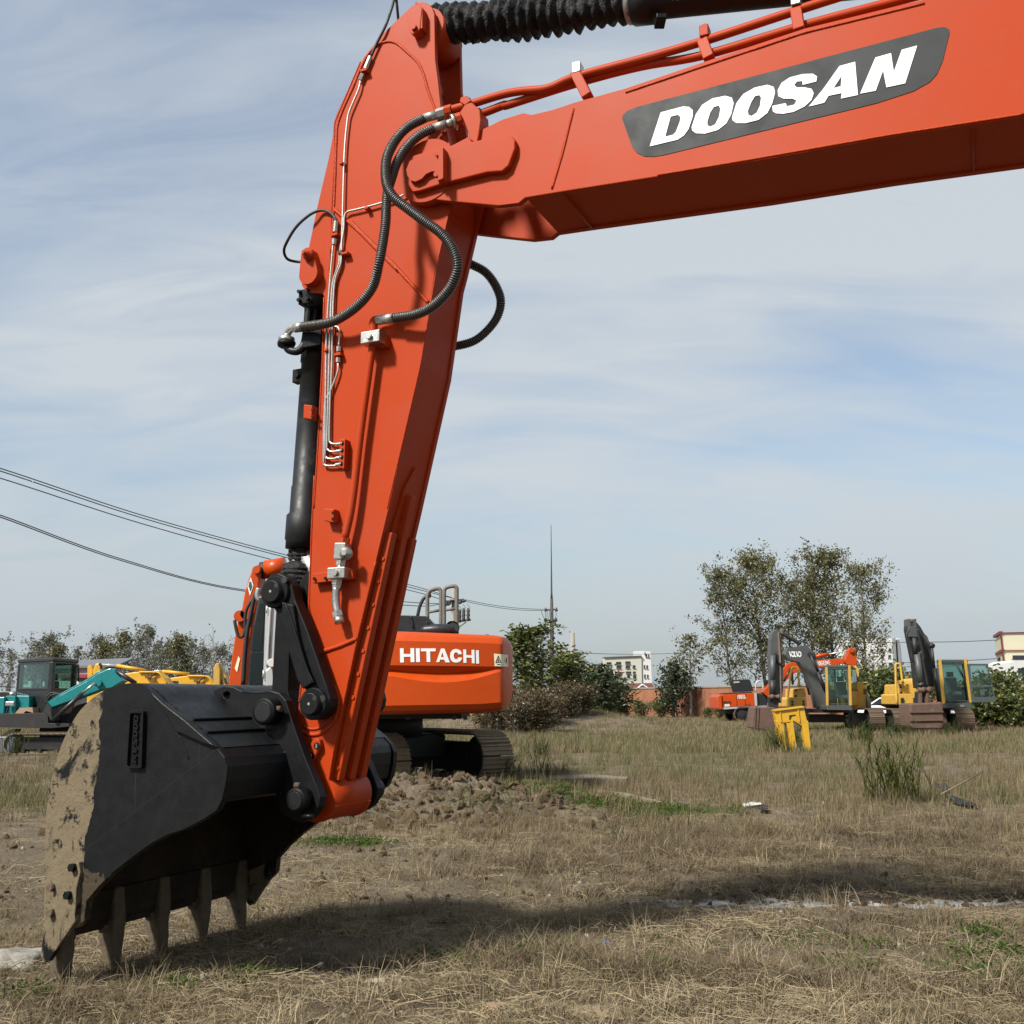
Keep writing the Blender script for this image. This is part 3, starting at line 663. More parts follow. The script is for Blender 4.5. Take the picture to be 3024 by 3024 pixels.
# large return pipe with shut-off valve
CV = CA0 - .05
ap = MB().tube(catmull([onc('c', p, CV) for p in [(848, 640), (845, 780), (828, 900), (760, 1400), (700, 1900)]] + [onc('d', (517, 375), CV)], 5), .0195, 16).obj('arm_pipe', ORANGE, exc)
MB().tube(catmull([onc('c', (850, 690), CV), onc('c', (852, 620), CV), onc('c', (865, 595), CV), onc('c', (890, 590), CV)], 5), .023, 14).obj('elbow', ORANGE, ap)
MB().tube([onc('c', (830, 660), CV), onc('c', (872, 662), CV)], .014, 12).obj('pipe_collar', ORANGE, ap)
MB().tube([onc('c', (880, 592), CV), onc('c', (925, 586), CV)], .026, 6, smooth=False).obj('hex_nut', STEEL_DULL, ap)
MB().tube([onc('c', (920, 588), CV), onc('c', (1000, 577), CV - .01)], .0245, 16).obj('hose_ferrule', STEEL_DULL, ap)
q = onc('c', (858, 728), CV - .01); cb = MB().box(q, (.11, .085, .062), Matrix.Rotation(-ALPHA, 3, 'Z')).obj('clamp_block', STEEL, ap, bevel=.004)
MB().cyl(q - NV * .042, q - NV * .058, .017, 6).obj('clamp_bolt', STEEL, cb)
q = onc('c', (935, 752), CA0 - .02); MB().box(q, (.04, .05, .06), Matrix.Rotation(-ALPHA, 3, 'Z')).obj('clamp_foot', ORANGE, ap, bevel=.004)
dn = (onc('d', (500, 640), CV) - onc('d', (515, 400), CV)).normalized()
def dseg(a, b, r, n, m, name): return MB().tube([onc('d', a, CV), onc('d', b, CV)], r, n, smooth=n > 8).obj(name, m, ap)
dseg((516, 365), (513, 395), .03, 6, ORANGE, 'pipe_nut')
q0_, q1_ = onc('d', (510, 397), CV), onc('d', (503, 488), CV)
vb = MB().bar(q0_, q1_, .062, .062, NV).obj('valve_body', STEEL, ap, bevel=.003)
q = onc('d', (530, 455), CV - .03); MB().lathe(q, q - NV * .045 + DV * .012, [(0, .032), (.4, .032), (.41, .014), (1, .013)], 16).obj('valve_stem', STEEL, vb)
dseg((500, 490), (496, 522), .026, 6, STEEL, 'hex_nut'); dseg((496, 522), (494, 545), .021, 12, STEEL, 'hex_nut')
q = onc('d', (490, 568), CV - .005); vb2 = MB().box(q, (.10, .075, .055), Matrix.Rotation(-ALPHA, 3, 'Z')).obj('clamp_block', STEEL, ap, bevel=.004)
MB().cyl(q - NV * .037, q - NV * .052, .018, 6).obj('clamp_bolt', STEEL, vb2)
dseg((480, 590), (473, 632), .027, 6, STEEL, 'hex_nut'); dseg((473, 632), (472, 652), .022, 6, STEEL, 'hex_nut')
MB().tube(catmull([onc('d', p, CV) for p in [(471, 650), (466, 700), (468, 745), (476, 790)]], 6), .0195, 16).obj('bent_pipe', STEEL, ap)
dseg((474, 785), (482, 815), .027, 6, STEEL, 'hex_nut'); dseg((482, 815), (490, 852), .024, 16, STEEL, 'end_cap')
MB().bar(onc('d', (345, 597), CA0 - .025), onc('d', (575, 572), CA0 - .025), .05, .036, NV).obj('support_bar', ORANGE, arm, bevel=.003)
for p in ((345, 597), (408, 595)):
    u, z = uz('d', p, CA0 - .05); MB().tube([W3(u, CA0 - .054, z), W3(u, CA0 - .049, z)], .008, 10).obj('tapped_hole', BLACK, arm)
for fr, pts_ in (('d', [(432, 205), (488, 208), (486, 285), (430, 275)]), ('c', [(395, 1210), (455, 1218), (450, 1318), (392, 1308)])):
    o = plate([(fr, pts_)], CA0, CA0 - .05, CA0).obj('mount_block', ORANGE, arm, bevel=.004)
    for k in (.25, .75):
        a = onc(fr, pts_[0], CA0 - .05).lerp(onc(fr, pts_[3], CA0 - .05), k) + DV * .02; MB().tube([a - NV * .002, a + NV * .004], .008, 10).obj('tapped_hole', BLACK, o)

# ---- linkage
rk = [(450, 150), (480, 112), (540, 102), (600, 130), (632, 190), (655, 290), (740, 500), (830, 760), (885, 920), (905, 1000), (895, 1060), (860, 1105), (800, 1125), (745, 1100), (722, 1040), (735, 950), (700, 880), (660, 760), (590, 560), (530, 400), (480, 320), (440, 280), (425, 220)]
lk = plate([('k', rk)], CA0 - .10, CA0 - .10, CA0 - .025).obj('rocker_link', BLACK, exc, bevel=.008)
plate([('k', [(580, 310), (660, 330), (690, 520), (760, 790), (795, 890), (770, 905), (730, 930), (690, 860), (630, 660), (590, 480)])], CA0 - .10, CA0 - .125, CA0 - .10).obj('link_rib', BLACK, lk, bevel=.006)
bead('k', [(585, 315), (625, 420), (680, 600), (740, 790), (790, 890)], CA0 - .125, .007, par=lk, m=BLACK, smooth=2)
f2 = plate([('k', rk)], CA0 - .10, CA1 + .025, CA1 + .10).obj('rocker_link', BLACK, exc, bevel=.008)
for p, r_ in (((478, 232), 66), ((752, 1035), 66)):
    cc = CA0 - .15; rr = rad('k', r_, cc, p); u, z = uz('k', p, cc)
    o = MB().lathe(W3(u, cc, z), W3(u, CA1 + .14, z), [(0, rr * .9), (.005, rr), (.995, rr), (1, rr * .9)], 40).obj('link_pin', BLACK, exc)
    MB().lathe(W3(u, cc + .03, z), W3(u, CA0 - .03, z), [(0, rr * 1.38), (.06, rr * 1.45), (1, rr * 1.45)], 40).obj('pin_collar', BLACK, o)
    MB().tube([W3(u, cc - .001, z), W3(u, cc + .005, z)], .007, 10).obj('grease_hole', STEEL_DULL, o)
    MB().tube([W3(u + rr * .62, cc - .001, z + rr * .5), W3(u + rr * .62, cc + .006, z + rr * .5)], .012, 12).obj('pin_hole', RUBBER, o)
    q = W3(u + rr * 1.05, cc + .028, z + rr * .45 if p[1] > 500 else z + rr * 1.0); MB().cyl(q, q + NV * .03, .018, 6).obj('lock_bolt', RUBBER, o)
    q = W3(u - rr * 1.2, cc + .06, z - rr * .35); MB().cyl(q, q + DV * .08, .011, 8).obj('lock_bolt', BLACK, o)
hl = [(525, 250), (640, 300), (625, 560), (612, 700), (606, 940), (640, 1120), (560, 1180), (480, 1120), (488, 900), (505, 560), (515, 400)]
MB().prism(pl('k', hl, CA0 + .06), NV * .10).obj('push_link', BLACK, exc, bevel=.008)
MB().prism(pl('k', hl, CA0 + .06), NV * .10).obj('push_link', BLACK, exc, bevel=.008).location = (0, .14, 0)

# ---- bucket
def bucket_mat():
    t = NT('bucket_paint_mud_and_shade'); s = t.sep()
    c0 = t.mix(t.noise(5, 6), (.0035, .004, .0045), (.007, .0078, .0086))
    ub = uz('e', (500, 500), CB0)[0] - MU0
    wob = t.math('MULTIPLY', t.math('SUBTRACT', t.noise(2.4, 7, .62), .5), .20)
    zlow = uz('e', (430, 1120), CB0)[1]
    sl = t.math('MULTIPLY', t.math('SUBTRACT', s[2], .85), .06)
    edge_ = t.math('SUBTRACT', t.math('ADD', t.math('ADD', ub, wob), sl), s[0])       # >0 left of the paint line
    m1 = t.ramp(edge_, [(.49, 0.), (.51, 1.)]) if False else t.math('GREATER_THAN', edge_, 0.0)
    low = t.math('GREATER_THAN', t.math('ADD', zlow - .02, t.math('MULTIPLY', t.math('SUBTRACT', t.noise(6, 6), .5), .25)), s[2])
    m = t.math('MAXIMUM', m1, low)
    peel = t.ramp(t.noise(4.2, 9, .66, t.mapping((1.3, 1, .8)), .6), [(.545, 1.), (.60, 0.)])
    peel2 = t.math('MULTIPLY', t.ramp(t.noise(13, 9, .72), [(.58, 1.), (.63, 0.)]), t.ramp(t.noise(5, 9, .75, t.mapping((3.5, 3.5, .7))), [(.61, 1.), (.66, 0.)]))
    mm = t.math('MULTIPLY', m, t.math('MULTIPLY', peel, peel2))
    inside = t.ramp(s[1], [(0., 0.), (1., 1.)])
    mudc = t.mix(t.noise(18, 7, .65), (.105, .082, .050), (.175, .142, .092))
    mudc = t.mix(t.math('MULTIPLY', t.math('SUBTRACT', 1.0, m1), .8), mudc, (.022, .016, .010))  # mud right of the paint line darkened: interior shade painted into its colour
    rust = t.ramp(t.noise(3, 6), [(.6, 0.), (.75, .35)])
    c = t.mix(mm, t.mix(t.math('MULTIPLY', rust, m), c0, (.10, .055, .03)), mudc)
    # scratches
    w = t.noise(40, 3, .5, t.mapping((1, 1, .05)))
    c = t.mix(t.ramp(w, [(.68, 0.), (.74, .18)]), c, (.05, .05, .05))
    r = t.mix(mm, t.ramp(t.noise(20, 6), [(.3, .36), (.7, .52)]), (.95, .95, .95))
    t.set(c, r, 0, spec=.22)
    h = t.math('ADD', t.math('MULTIPLY', mm, t.math('ADD', t.noise(22, 8, .7), .6)), t.math('MULTIPLY', t.noise(150, 4), .08))
    t.bump(h, .55, .02); return t.m
BUCKET = bucket_mat()
RUSTY = mat('rusty_bolt', (.05, .032, .022), .8, var=.4, scale=30)
MUDDY = mat('muddy_iron', (.095, .070, .042), .9, var=.6, scale=9, dirt=(.022, .02, .018), dirt_amt=.55, dirt_scale=9, bump=.7, bscale=45, bdist=.012)
prof = [(230, 1482), (232, 1300), (236, 1150), (235, 1000), (240, 880), (255, 760), (280, 640), (310, 540), (348, 450), (400, 358), (455, 298), (510, 254), (580, 220), (650, 204), (700, 202), (745, 214), (790, 246), (840, 296), (900, 340), (970, 395), (1040, 460), (1115, 528)]
front = [(1150, 575), (1167, 625), (1160, 700), (1140, 790), (1112, 848), (1050, 890), (950, 942), (860, 972), (780, 1015), (690, 1080), (600, 1150), (520, 1225), (470, 1285), (452, 1305), (440, 1400), (400, 1440), (300, 1470)]
side2 = [uz('e', p, CB0) for p in prof + front]
pr2 = [uz('e', p, CB0) for p in prof]
bucket = thing_b = None
def shell(poly, c0, c1, th):
    """curved wrapper plate following the side profile"""
    m = MB(); n = len(poly); inn = []
    for i in range(n):
        a = Vector(poly[max(0, i - 1)]); b = Vector(poly[min(n - 1, i + 1)]); d = (b - a).normalized()
        inn.append(Vector(poly[i]) + Vector((d.y, -d.x)) * th)
    NCc = 10; vs = []
    for k in range(NCc + 1):
        c = lerp(c0, c1, k / NCc); vs += [W3(u, c, z) for u, z in poly] + [W3(p.x, c, p.y) for p in inn]
    fs = []; w = 2 * n
    for k in range(NCc):
        for i in range(n - 1):
            fs.append((k * w + i, k * w + i + 1, (k + 1) * w + i + 1, (k + 1) * w + i))
            fs.append((k * w + n + i, (k + 1) * w + n + i, (k + 1) * w + n + i + 1, k * w + n + i + 1))
        for e in (0, n - 1):
            fs.append((k * w + e, (k + 1) * w + e, (k + 1) * w + n + e, k * w + n + e))
    return m.add(vs, fs, True)
sm_prof = []
V2 = [Vector((p[0], 0, p[1])) for p in pr2]
for p in catmull(V2[:19], 4): sm_prof.append((p.x, p.z))
sm_prof += pr2[19:]
bucket = shell(sm_prof, CB0 + .002, CB1 - .002, .032).obj('bucket', BUCKET, exc)
SHADED_MUD = mat('mud_with_painted_shade', (.030, .023, .015), .9, var=.6, scale=4, dirt=(.012, .011, .010), dirt_amt=.5, dirt_scale=5, bump=.9, bscale=16, bdist=.03, spec=.15)  # soil stain with the shade of the bucket interior painted into its colour
def inset_prof(poly, k):
    out = []
    for i in range(len(poly)):
        a = Vector(poly[max(0, i - 1)]); b = Vector(poly[min(len(poly) - 1, i + 1)]); d = (b - a).normalized(); out.append(tuple(Vector(poly[i]) + Vector((d.y, -d.x)) * k))
    return out
shell(inset_prof(sm_prof[:-6], .034), CB0 + .024, CB1 - .024, .010).obj('shade_lining', SHADED_MUD, bucket)  # added liner that carries the painted shade inside the shell
prism2(inset_prof(sm_prof[2:-3], .05) + [uz('e', p, CB0) for p in front[4:14]], CB1 - .030, CB1 - .023).obj('shade_lining', SHADED_MUD, bucket)  # added sheet on the far wall, coloured dark for the same shade
sp2 = sm_prof + [uz('e', p, CB0) for p in front]
for c0, c1 in ((CB0 - .008, CB0 + .022), (CB1 - .022, CB1 + .008)):
    prism2(sp2, c0, c1).obj('side_wall', BUCKET, bucket, bevel=.003)
low = [(455, 1035), (1115, 530)] + front[:15] + [(430, 1180), (440, 1080)]
for c0, c1 in ((CB0 - .016, CB0 - .008), (CB1 + .008, CB1 + .016)):
    prism2([uz('e', p, CB0) for p in low], c0, c1).obj('side_bar', BUCKET, bucket, bevel=.003)
# thick rim strip on the near shoulder
bead('e', [(905, 450), (935, 520), (960, 590)], CB0 - .008, .003, par=bucket, m=BLACK, smooth=1)
plate([('e', [(760, 225), (840, 300), (950, 385), (1112, 525), (1060, 512), (905, 445), (850, 350)])], CB0 - .008, CB0 - .03, CB0 - .006).obj('shoulder_gusset', BUCKET, bucket, bevel=.006)
# torque box
box2 = [uz('e', p, CB0) for p in [(1030, 452), (1113, 530), (1148, 580), (1160, 625), (1152, 700), (1132, 800), (960, 830), (930, 560)]]
prism2(box2, CB0 + .02, CB1 - .02).obj('torque_box', BUCKET, bucket, bevel=.02, seg=3)
for p in ((965, 388), (1035, 452)):
    u, z = uz('e', p, CB0); MB().tube([W3(u, CB0 + .02, z + .003), W3(u, CA0 - .1, z + .003)], .006, 8).obj('weld_seam', BLACK, bucket)
# lifting/lug plates
ear = [(35, 945), (150, 905), (215, 912), (290, 950), (370, 948), (470, 935), (545, 958), (590, 1010), (640, 1170), (720, 1400), (810, 1620), (836, 1700), (825, 1770), (785, 1830), (735, 1868), (690, 1880), (630, 1862), (545, 1800), (500, 1600), (470, 1440), (350, 1340), (200, 1230), (120, 1110), (60, 985)]
CE = CA0 - .12
hole = [(168 + 24 * math.cos(a / 12 * 2 * math.pi), 975 + 27 * math.sin(a / 12 * 2 * math.pi)) for a in range(12)]
e1 = plate([('k', ear)], CE, CE, CE + .055, [[('k', hole)]]).obj('lug_plate', BLACK, bucket, bevel=.006)
e2 = plate([('k', ear)], CE, CA1 + .065, CA1 + .12, [[('k', hole)]]).obj('lug_plate', BLACK, bucket, bevel=.006)
bead('k', [(60, 950), (110, 1030), (150, 1100), (185, 1150), (228, 1200)], CE - .004, .011, par=bucket, m=WELD_BRIGHT, smooth=3)
bead('k', [(235, 1205), (400, 1290), (540, 1362), (578, 1390)], CE - .004, .008, par=bucket, m=STEEL_DULL, smooth=1)
bead('k', [(580, 1390), (565, 1560), (555, 1700)], CE - .004, .008, par=bucket, m=BLACK, smooth=1)
for p, r_ in (((425, 1090), 78), ((650, 1725), 72)):
    cc = CE - .075; rr = rad('k', r_, cc, p); u, z = uz('k', p, cc)
    o = MB().lathe(W3(u, cc, z), W3(u, CE + .01, z), [(0, rr * .80), (.04, rr * .80), (.05, rr * .97), (.1, rr), (1, rr)], 44).obj('pin_boss', BLACK, bucket)
    MB().lathe(W3(u, cc - .004, z), W3(u, cc + .02, z), [(0, rr * .70), (.1, rr * .73), (1, rr * .73)], 40).obj('pin_end', BLACK_GLOSS, o)
    q = W3(u + rr * .85, cc + .035, z + rr * .2) if p[1] < 1500 else W3(u - rr * .35, cc + .03, z + rr * 1.15)
    MB().cyl(q, q + DV * .03 + Vector((0, 0, .0)), .016, 6).obj('lock_bolt', RUSTY, o)
    q = W3(u - rr * 1.45, cc + .05, z + .0) if p[1] < 1500 else W3(u + rr * .5, cc + .03, z - rr * 1.25)
    MB().cyl(q, q + DV * .06, .012, 6).obj('lock_bolt', BLACK, o)
    o2 = MB().lathe(W3(u, CA1 + .12, z), W3(u, CA1 + .2, z), [(0, rr), (.9, rr), (1, rr * .9)], 36).obj('pin_boss', BLACK, bucket)
# bucket name plate: raised frame with letters
CT0 = CB0 - .008
fr_o = [(270, 320), (420, 300), (525, 320), (535, 350), (500, 1390), (440, 1410), (225, 1400), (200, 1370)]
fr_i = [(290, 365), (505, 360), (490, 420), (470, 1340), (440, 1370), (240, 1365), (228, 1340)]
np_ = plate([('t', fr_o)], CT0, CT0 - .022, CT0, [[('t', fr_i)]]).obj('name_plate', BLACK, bucket, bevel=.004)
plate([('t', fr_i)], CT0, CT0 - .006, CT0 + .002).obj('plate_face', BLACK, np_)
for out, hol in LET:
    def mp(p):    # the same lettering turned to read downwards
        # undo the slope of the boom lettering, then lay it along the plate
        x = (p[0] - 219) / 1453.; y = (p[1] + .237 * (p[0] - 219) - 700) / -185.
        return (lerp(322, 415, y) + x * -62 , 385 + x * 940)
    plate([('t', [mp(p) for p in out])], CT0 - .006, CT0 - .015, CT0 - .005, [[('t', [mp(p) for p in h])] for h in hol]).obj('plate_letter', BLACK, np_)
# cutting lip, teeth, side cutters
lp = Vector(uz('e', (230, 1482), CB0)); lpt = Vector(uz('e', (232, 1300), CB0))
MB().prism([W3(p[0], CB0 + .02, p[1]) for p in [(lp.x - .012, lp.y - .03), (lp.x + .03, lp.y - .03), (lpt.x + .07, lpt.y), (lpt.x - .012, lpt.y)]], NV * (CB1 - CB0 - .04)).obj('cutting_lip', SHADED_MUD, bucket, bevel=.006)  # lip takes the mud colour that has shade painted in
zt_ = lp.y - .03
for i in range(5):
    c = CB0 + .075 + (CB1 - CB0 - .15) * i / 4
    secs = [(u_, z_, hc_ * .78, hu_ * .9) for u_, z_, hc_, hu_ in [(lp.x + .015, zt_ + .19, .046, .05), (lp.x + .015, zt_ + .05, .060, .06), (lp.x + .018, zt_ - .05, .056, .056), (lp.x + .03, zt_ - .09, .047, .05), (lp.x + .04, zt_ - .17, .042, .038), (lp.x + .055, max(-.03, zt_ - .245), .036, .020)]]
    rt = random.Random(i * 5 + 2); secs = [(u_ + rt.uniform(-.006, .006), z_ + (rt.uniform(0, .035) if q_ == 5 else 0), hc_ * rt.uniform(.9, 1.1), hu_) for q_, (u_, z_, hc_, hu_) in enumerate(secs)]
    vs = []; fs = []
    for (u, z, hc, hu) in secs: vs += [W3(u - hu, c - hc, z), W3(u + hu, c - hc, z), W3(u + hu, c + hc, z), W3(u - hu, c + hc, z)]
    for k in range(len(secs) - 1):
        for j in range(4): fs.append((k * 4 + j, (k + 1) * 4 + j, (k + 1) * 4 + (j + 1) % 4, k * 4 + (j + 1) % 4))
    fs += [(0, 1, 2, 3), tuple(len(vs) - 4 + j for j in (3, 2, 1, 0))]
    to = MB().add(vs, fs).obj('tooth', MUDDY, bucket, bevel=.012, seg=3)
    q = W3(lp.x + .02, c - .07, zt_ + .0); MB().cyl(q, q + NV * .14, .022, 12).obj('tooth_pin', MUDDY, to)
cut = [(300, 1180), (385, 1130), (430, 1103), (438, 1160), (418, 1240), (412, 1405), (340, 1510), (280, 1605), (255, 1615), (236, 1575), (250, 1480), (300, 1300)]
for c0, c1 in ((CB0 - .036, CB0 - .010), (CB1 + .010, CB1 + .036)):
    so = prism2([uz('e', p, CB0) for p in cut], c0, c1).obj('side_cutter', BUCKET, bucket, bevel=.004)
    for p in ((408, 1130), (385, 1270), (300, 1232), (298, 1360)):
        u, z = uz('e', p, CB0); cb_ = c0 if c0 < CC else c1; s_ = -1 if c0 < CC else 1
        MB().cyl(W3(u, cb_, z), W3(u, cb_ + s_ * .024, z), .019, 6).obj('cutter_bolt', BLACK if p[0] > 350 else MUDDY, so)

# ---- the carrier of the front excavator (outside the frame, to the right)
def W3b(u, c, z): return W3(u, c, z)
SHOE_MUD = mat('muddy_track_shoe', (.20, .155, .10), .9, var=.35, scale=7, dirt=(.06, .05, .04), dirt_amt=.3, dirt_scale=6, bump=.8, bscale=30, bdist=.02)
SHOE_RUST = mat('rusty_track_shoe', (.12, .082, .056), .85, var=.3, scale=6, dirt=(.06, .05, .04), dirt_amt=.45, dirt_scale=6, bump=.5, bscale=30, bdist=.02)
FRAME_BLK = mat('black_undercarriage', (.012, .012, .012), .6, var=.4, scale=4, dirt=(.05, .042, .032), dirt_amt=.35, dirt_scale=3)
SHOE_MESH = {}
def track(parent, end, axis, length, height, width, shoe_mat, pitch=.19, shoes=True):
    """end: ground point under the near end's middle; axis: horizontal direction of the track away from that end"""
    end = Vector(end); ax = Vector((axis[0], axis[1], 0)).normalized(); sd = Vector((-ax.y, ax.x, 0)); r = height / 2 - .035
    A = end + ax * (height / 2) + Vector((0, 0, height / 2)); B = end + ax * (length - height / 2) + Vector((0, 0, height / 2))
    m = MB(); h2 = height * .55
    m.bar(A + ax * r * .3, B - ax * r * .3, width * .45, h2)
    o = m.obj('track', FRAME_BLK, parent, bevel=.02)
    for q in (A, B): MB().lathe(q - sd * width * .3, q + sd * width * .3, [(0, r * .35), (.1, r * .7), (.25, r * .9), (.75, r * .9), (.9, r * .7), (1, r * .35)], 22).obj('idler_wheel', FRAME_BLK, o)
    L = (B - A).length
    for k in range(6):
        q = A + ax * (L * (k + .5) / 6) - Vector((0, 0, r - .09 * height)); MB().lathe(q - sd * width * .28, q + sd * width * .28, [(0, .07 * height), (.2, .10 * height), (.8, .10 * height), (1, .07 * height)], 14).obj('roller', FRAME_BLK, o)
    per = 2 * L + 2 * math.pi * r; n = max(8, round(per / pitch)); pit = per / n
    def at(s):
        s %= per
        if s < L: return A + ax * s + Vector((0, 0, r)), ax, Vector((0, 0, 1))
        s -= L
        if s < math.pi * r:
            a = s / r; nn = Vector((0, 0, math.cos(a))) + ax * math.sin(a); return B + nn * r, ax * math.cos(a) - Vector((0, 0, math.sin(a))), nn
        s -= math.pi * r
        if s < L: return B - ax * s - Vector((0, 0, r)), -ax, Vector((0, 0, -1))
        s -= L; a = s / r; nn = Vector((0, 0, -math.cos(a))) - ax * math.sin(a); return A + nn * r, -ax * math.cos(a) + Vector((0, 0, math.sin(a))), nn
    key = (round(pit, 4), width, shoe_mat.name)
    if key not in SHOE_MESH:
        b = MB(); b.box((0, 0, 0), (pit * .93, width, .026))
        for x in (-.42, -.05, .32): b.box((pit * x, 0, .022), (.016, width, .022))
        b.box((0, 0, -.03), (pit * .8, width * .3, .035))
        me = bpy.data.meshes.new('track_shoe'); me.from_pydata(b.v, [], b.f); me.materials.append(shoe_mat); SHOE_MESH[key] = me
    inv = WM[parent.name].inverted()
    for k in range(n):
        p, t, nn = at((k + .5) * pit); so = bpy.data.objects.new('track_shoe', SHOE_MESH[key]); COL.objects.link(so); so.parent = o
        so.matrix_local = inv @ Matrix(((t.x, sd.x, nn.x, p.x), (t.y, sd.y, nn.y, p.y), (t.z, sd.z, nn.z, p.z), (0, 0, 0, 1)))
    return o
def glass_mat(name, tint, refl=.02, dark=0.0):
    t = NT(name); t.n.remove(t.bsdf)
    tr = t.n.new('ShaderNodeBsdfTransparent'); tr.inputs[0].default_value = (*tint, 1)
    gl = t.n.new('ShaderNodeBsdfGlossy'); gl.inputs['Roughness'].default_value = refl; gl.inputs[0].default_value = (.9, .95, .93, 1)
    fr = t.n.new('ShaderNodeLayerWeight'); fr.inputs[0].default_value = .5
    mx = t.n.new('ShaderNodeMixShader'); t.link(t.math('ADD', t.math('MULTIPLY', t.math('POWER', fr.outputs[1], 4.), .8), .05), mx.inputs[0]); t.link(tr.outputs[0], mx.inputs[1]); t.link(gl.outputs[0], mx.inputs[2])
    t.link(mx.outputs[0], t.out.inputs[0]); return t.m
GLASS = glass_mat('cab_glass', (.66, .80, .76)); GLASS_DK = glass_mat('tinted_cab_glass', (.35, .42, .42))
SEAT = mat('grey_seat_cloth', (.16, .15, .14), .9)
def quadpanel(m, a, b, z0, z1, th, out):
    m.add([*[Vector((p.x, p.y, z)) + out * k * th for k in (0, 1) for p, z in ((a, z0), (b, z0), (b, z1), (a, z1))]],
          [(0, 1, 2, 3), (7, 6, 5, 4), (0, 4, 5, 1), (1, 5, 6, 2), (2, 6, 7, 3), (3, 7, 4, 0)]); return m
def cab(parent, pts, z0, zs, z1, fm, gm, pillar=.09, roof=.12, lowm=None, full_front=None, seat=True):
    """pts: four floor corners (x, y) in order round; zs: window sill height"""
    P = [Vector((p[0], p[1], 0)) for p in pts]; ctr = sum(P, Vector()) / 4
    m = MB()
    rp = [ctr + (p - ctr) * 1.03 for p in P]
    m.prism([Vector((p.x, p.y, z1 - roof)) for p in rp], (0, 0, roof))
    for p in P:
        q = p + (ctr - p).normalized() * pillar * .6; m.bar((q.x, q.y, z0), (q.x, q.y, z1 - roof), pillar, pillar)
    o = m.obj('cab', fm, parent, bevel=.03, seg=3)
    for i in range(4):
        a, b = P[i], P[(i + 1) % 4]; d = (b - a).normalized(); out = Vector((d.y, -d.x, 0))
        if out.dot((a + b) / 2 - ctr) < 0: out = -out
        a2, b2 = a + d * pillar, b - d * pillar
        s = z0 + .06 if full_front == i else zs
        if s > z0 + .1: quadpanel(MB(), a2, b2, z0, s, -.03, out).obj('door_panel' if i != full_front else 'panel', lowm or fm, o, bevel=.01)
        fr_ = MB(); w = .035
        for (p, q) in ((Vector((a2.x, a2.y, s + w / 2)), Vector((b2.x, b2.y, s + w / 2))), (Vector((a2.x, a2.y, z1 - roof - w / 2)), Vector((b2.x, b2.y, z1 - roof - w / 2)))):
            fr_.bar(p, q, .05, w)
        fr_.obj('window_frame', fm, o)
        quadpanel(MB(), a2, b2, s + w, z1 - roof - w, -.008, out).obj('window_pane', gm, o)
    if seat:
        d = (P[1] - P[0]).normalized(); f = Vector((-d.y, d.x, 0)); f = f if f.dot(ctr - P[0]) > 0 else -f
        M = Matrix((( d.x, f.x, 0), (d.y, f.y, 0), (0, 0, 1))); zb = z0 + (z1 - z0) * .22; s = (z1 - z0) / 1.65
        so = MB().box(ctr + Vector((0, 0, zb)), (.48 * s, .46 * s, .14 * s), M).box(ctr + f * .22 * s + Vector((0, 0, zb + .32 * s)), (.46 * s, .12 * s, .6 * s), M).obj('seat', SEAT, o, bevel=.03)
        MB().box(ctr + f * .23 * s + Vector((0, 0, zb + .74 * s)), (.27 * s, .09 * s, .2 * s), M).obj('headrest', SEAT, o, bevel=.03)
    return o
def FW(fr, pts, Y): return outline(fr, pts, Y)
def tubeI(fr, pts, Y, r, n=8, sm=5):
    P = outline(fr, pts, Y) if not isinstance(Y, (list, tuple)) else [atY(fr, p, y) for p, y in zip(pts, Y)]
    return MB().tube(catmull(P, sm) if sm > 1 else P, r, n)
def text(parent, s, fr, a, b, hpx, Y, m, name='letter', bold=.0, proud=.01):
    """flat lettering from image point a to b (baseline), height hpx"""
    A, B = atY(fr, a, Y), atY(fr, b, Y); T = atY(fr, (a[0], a[1] - hpx), Y)
    d = B - A; h = (T - A).length; n_ = len(s); x = d.normalized(); y = Vector((0, 0, 1)); 
    for i, ch in enumerate(s):
        cu = bpy.data.curves.new(name, 'FONT'); cu.body = ch; cu.size = h * 1.36; cu.extrude = .002; cu.offset = bold; cu.align_x = 'CENTER'
        to = bpy.data.objects.new('t', cu); me = bpy.data.meshes.new_from_object(to); me.name = name; bpy.data.objects.remove(to); me.materials.clear(); me.materials.append(m)
        o = bpy.data.objects.new(name, me); COL.objects.link(o); o.parent = parent
        p = A + d * ((i + .5) / n_); nn = x.cross(y).normalized(); p = p + nn * proud; yy = nn.cross(x)
        sx = min(1.3, (d.length / n_) / (h * .72))
        o.matrix_local = WM[parent.name].inverted() @ (Matrix(((x.x * sx, yy.x, nn.x, p.x), (x.y * sx, yy.y, nn.y, p.y), (x.z * sx, yy.z, nn.z, p.z), (0, 0, 0, 1))))

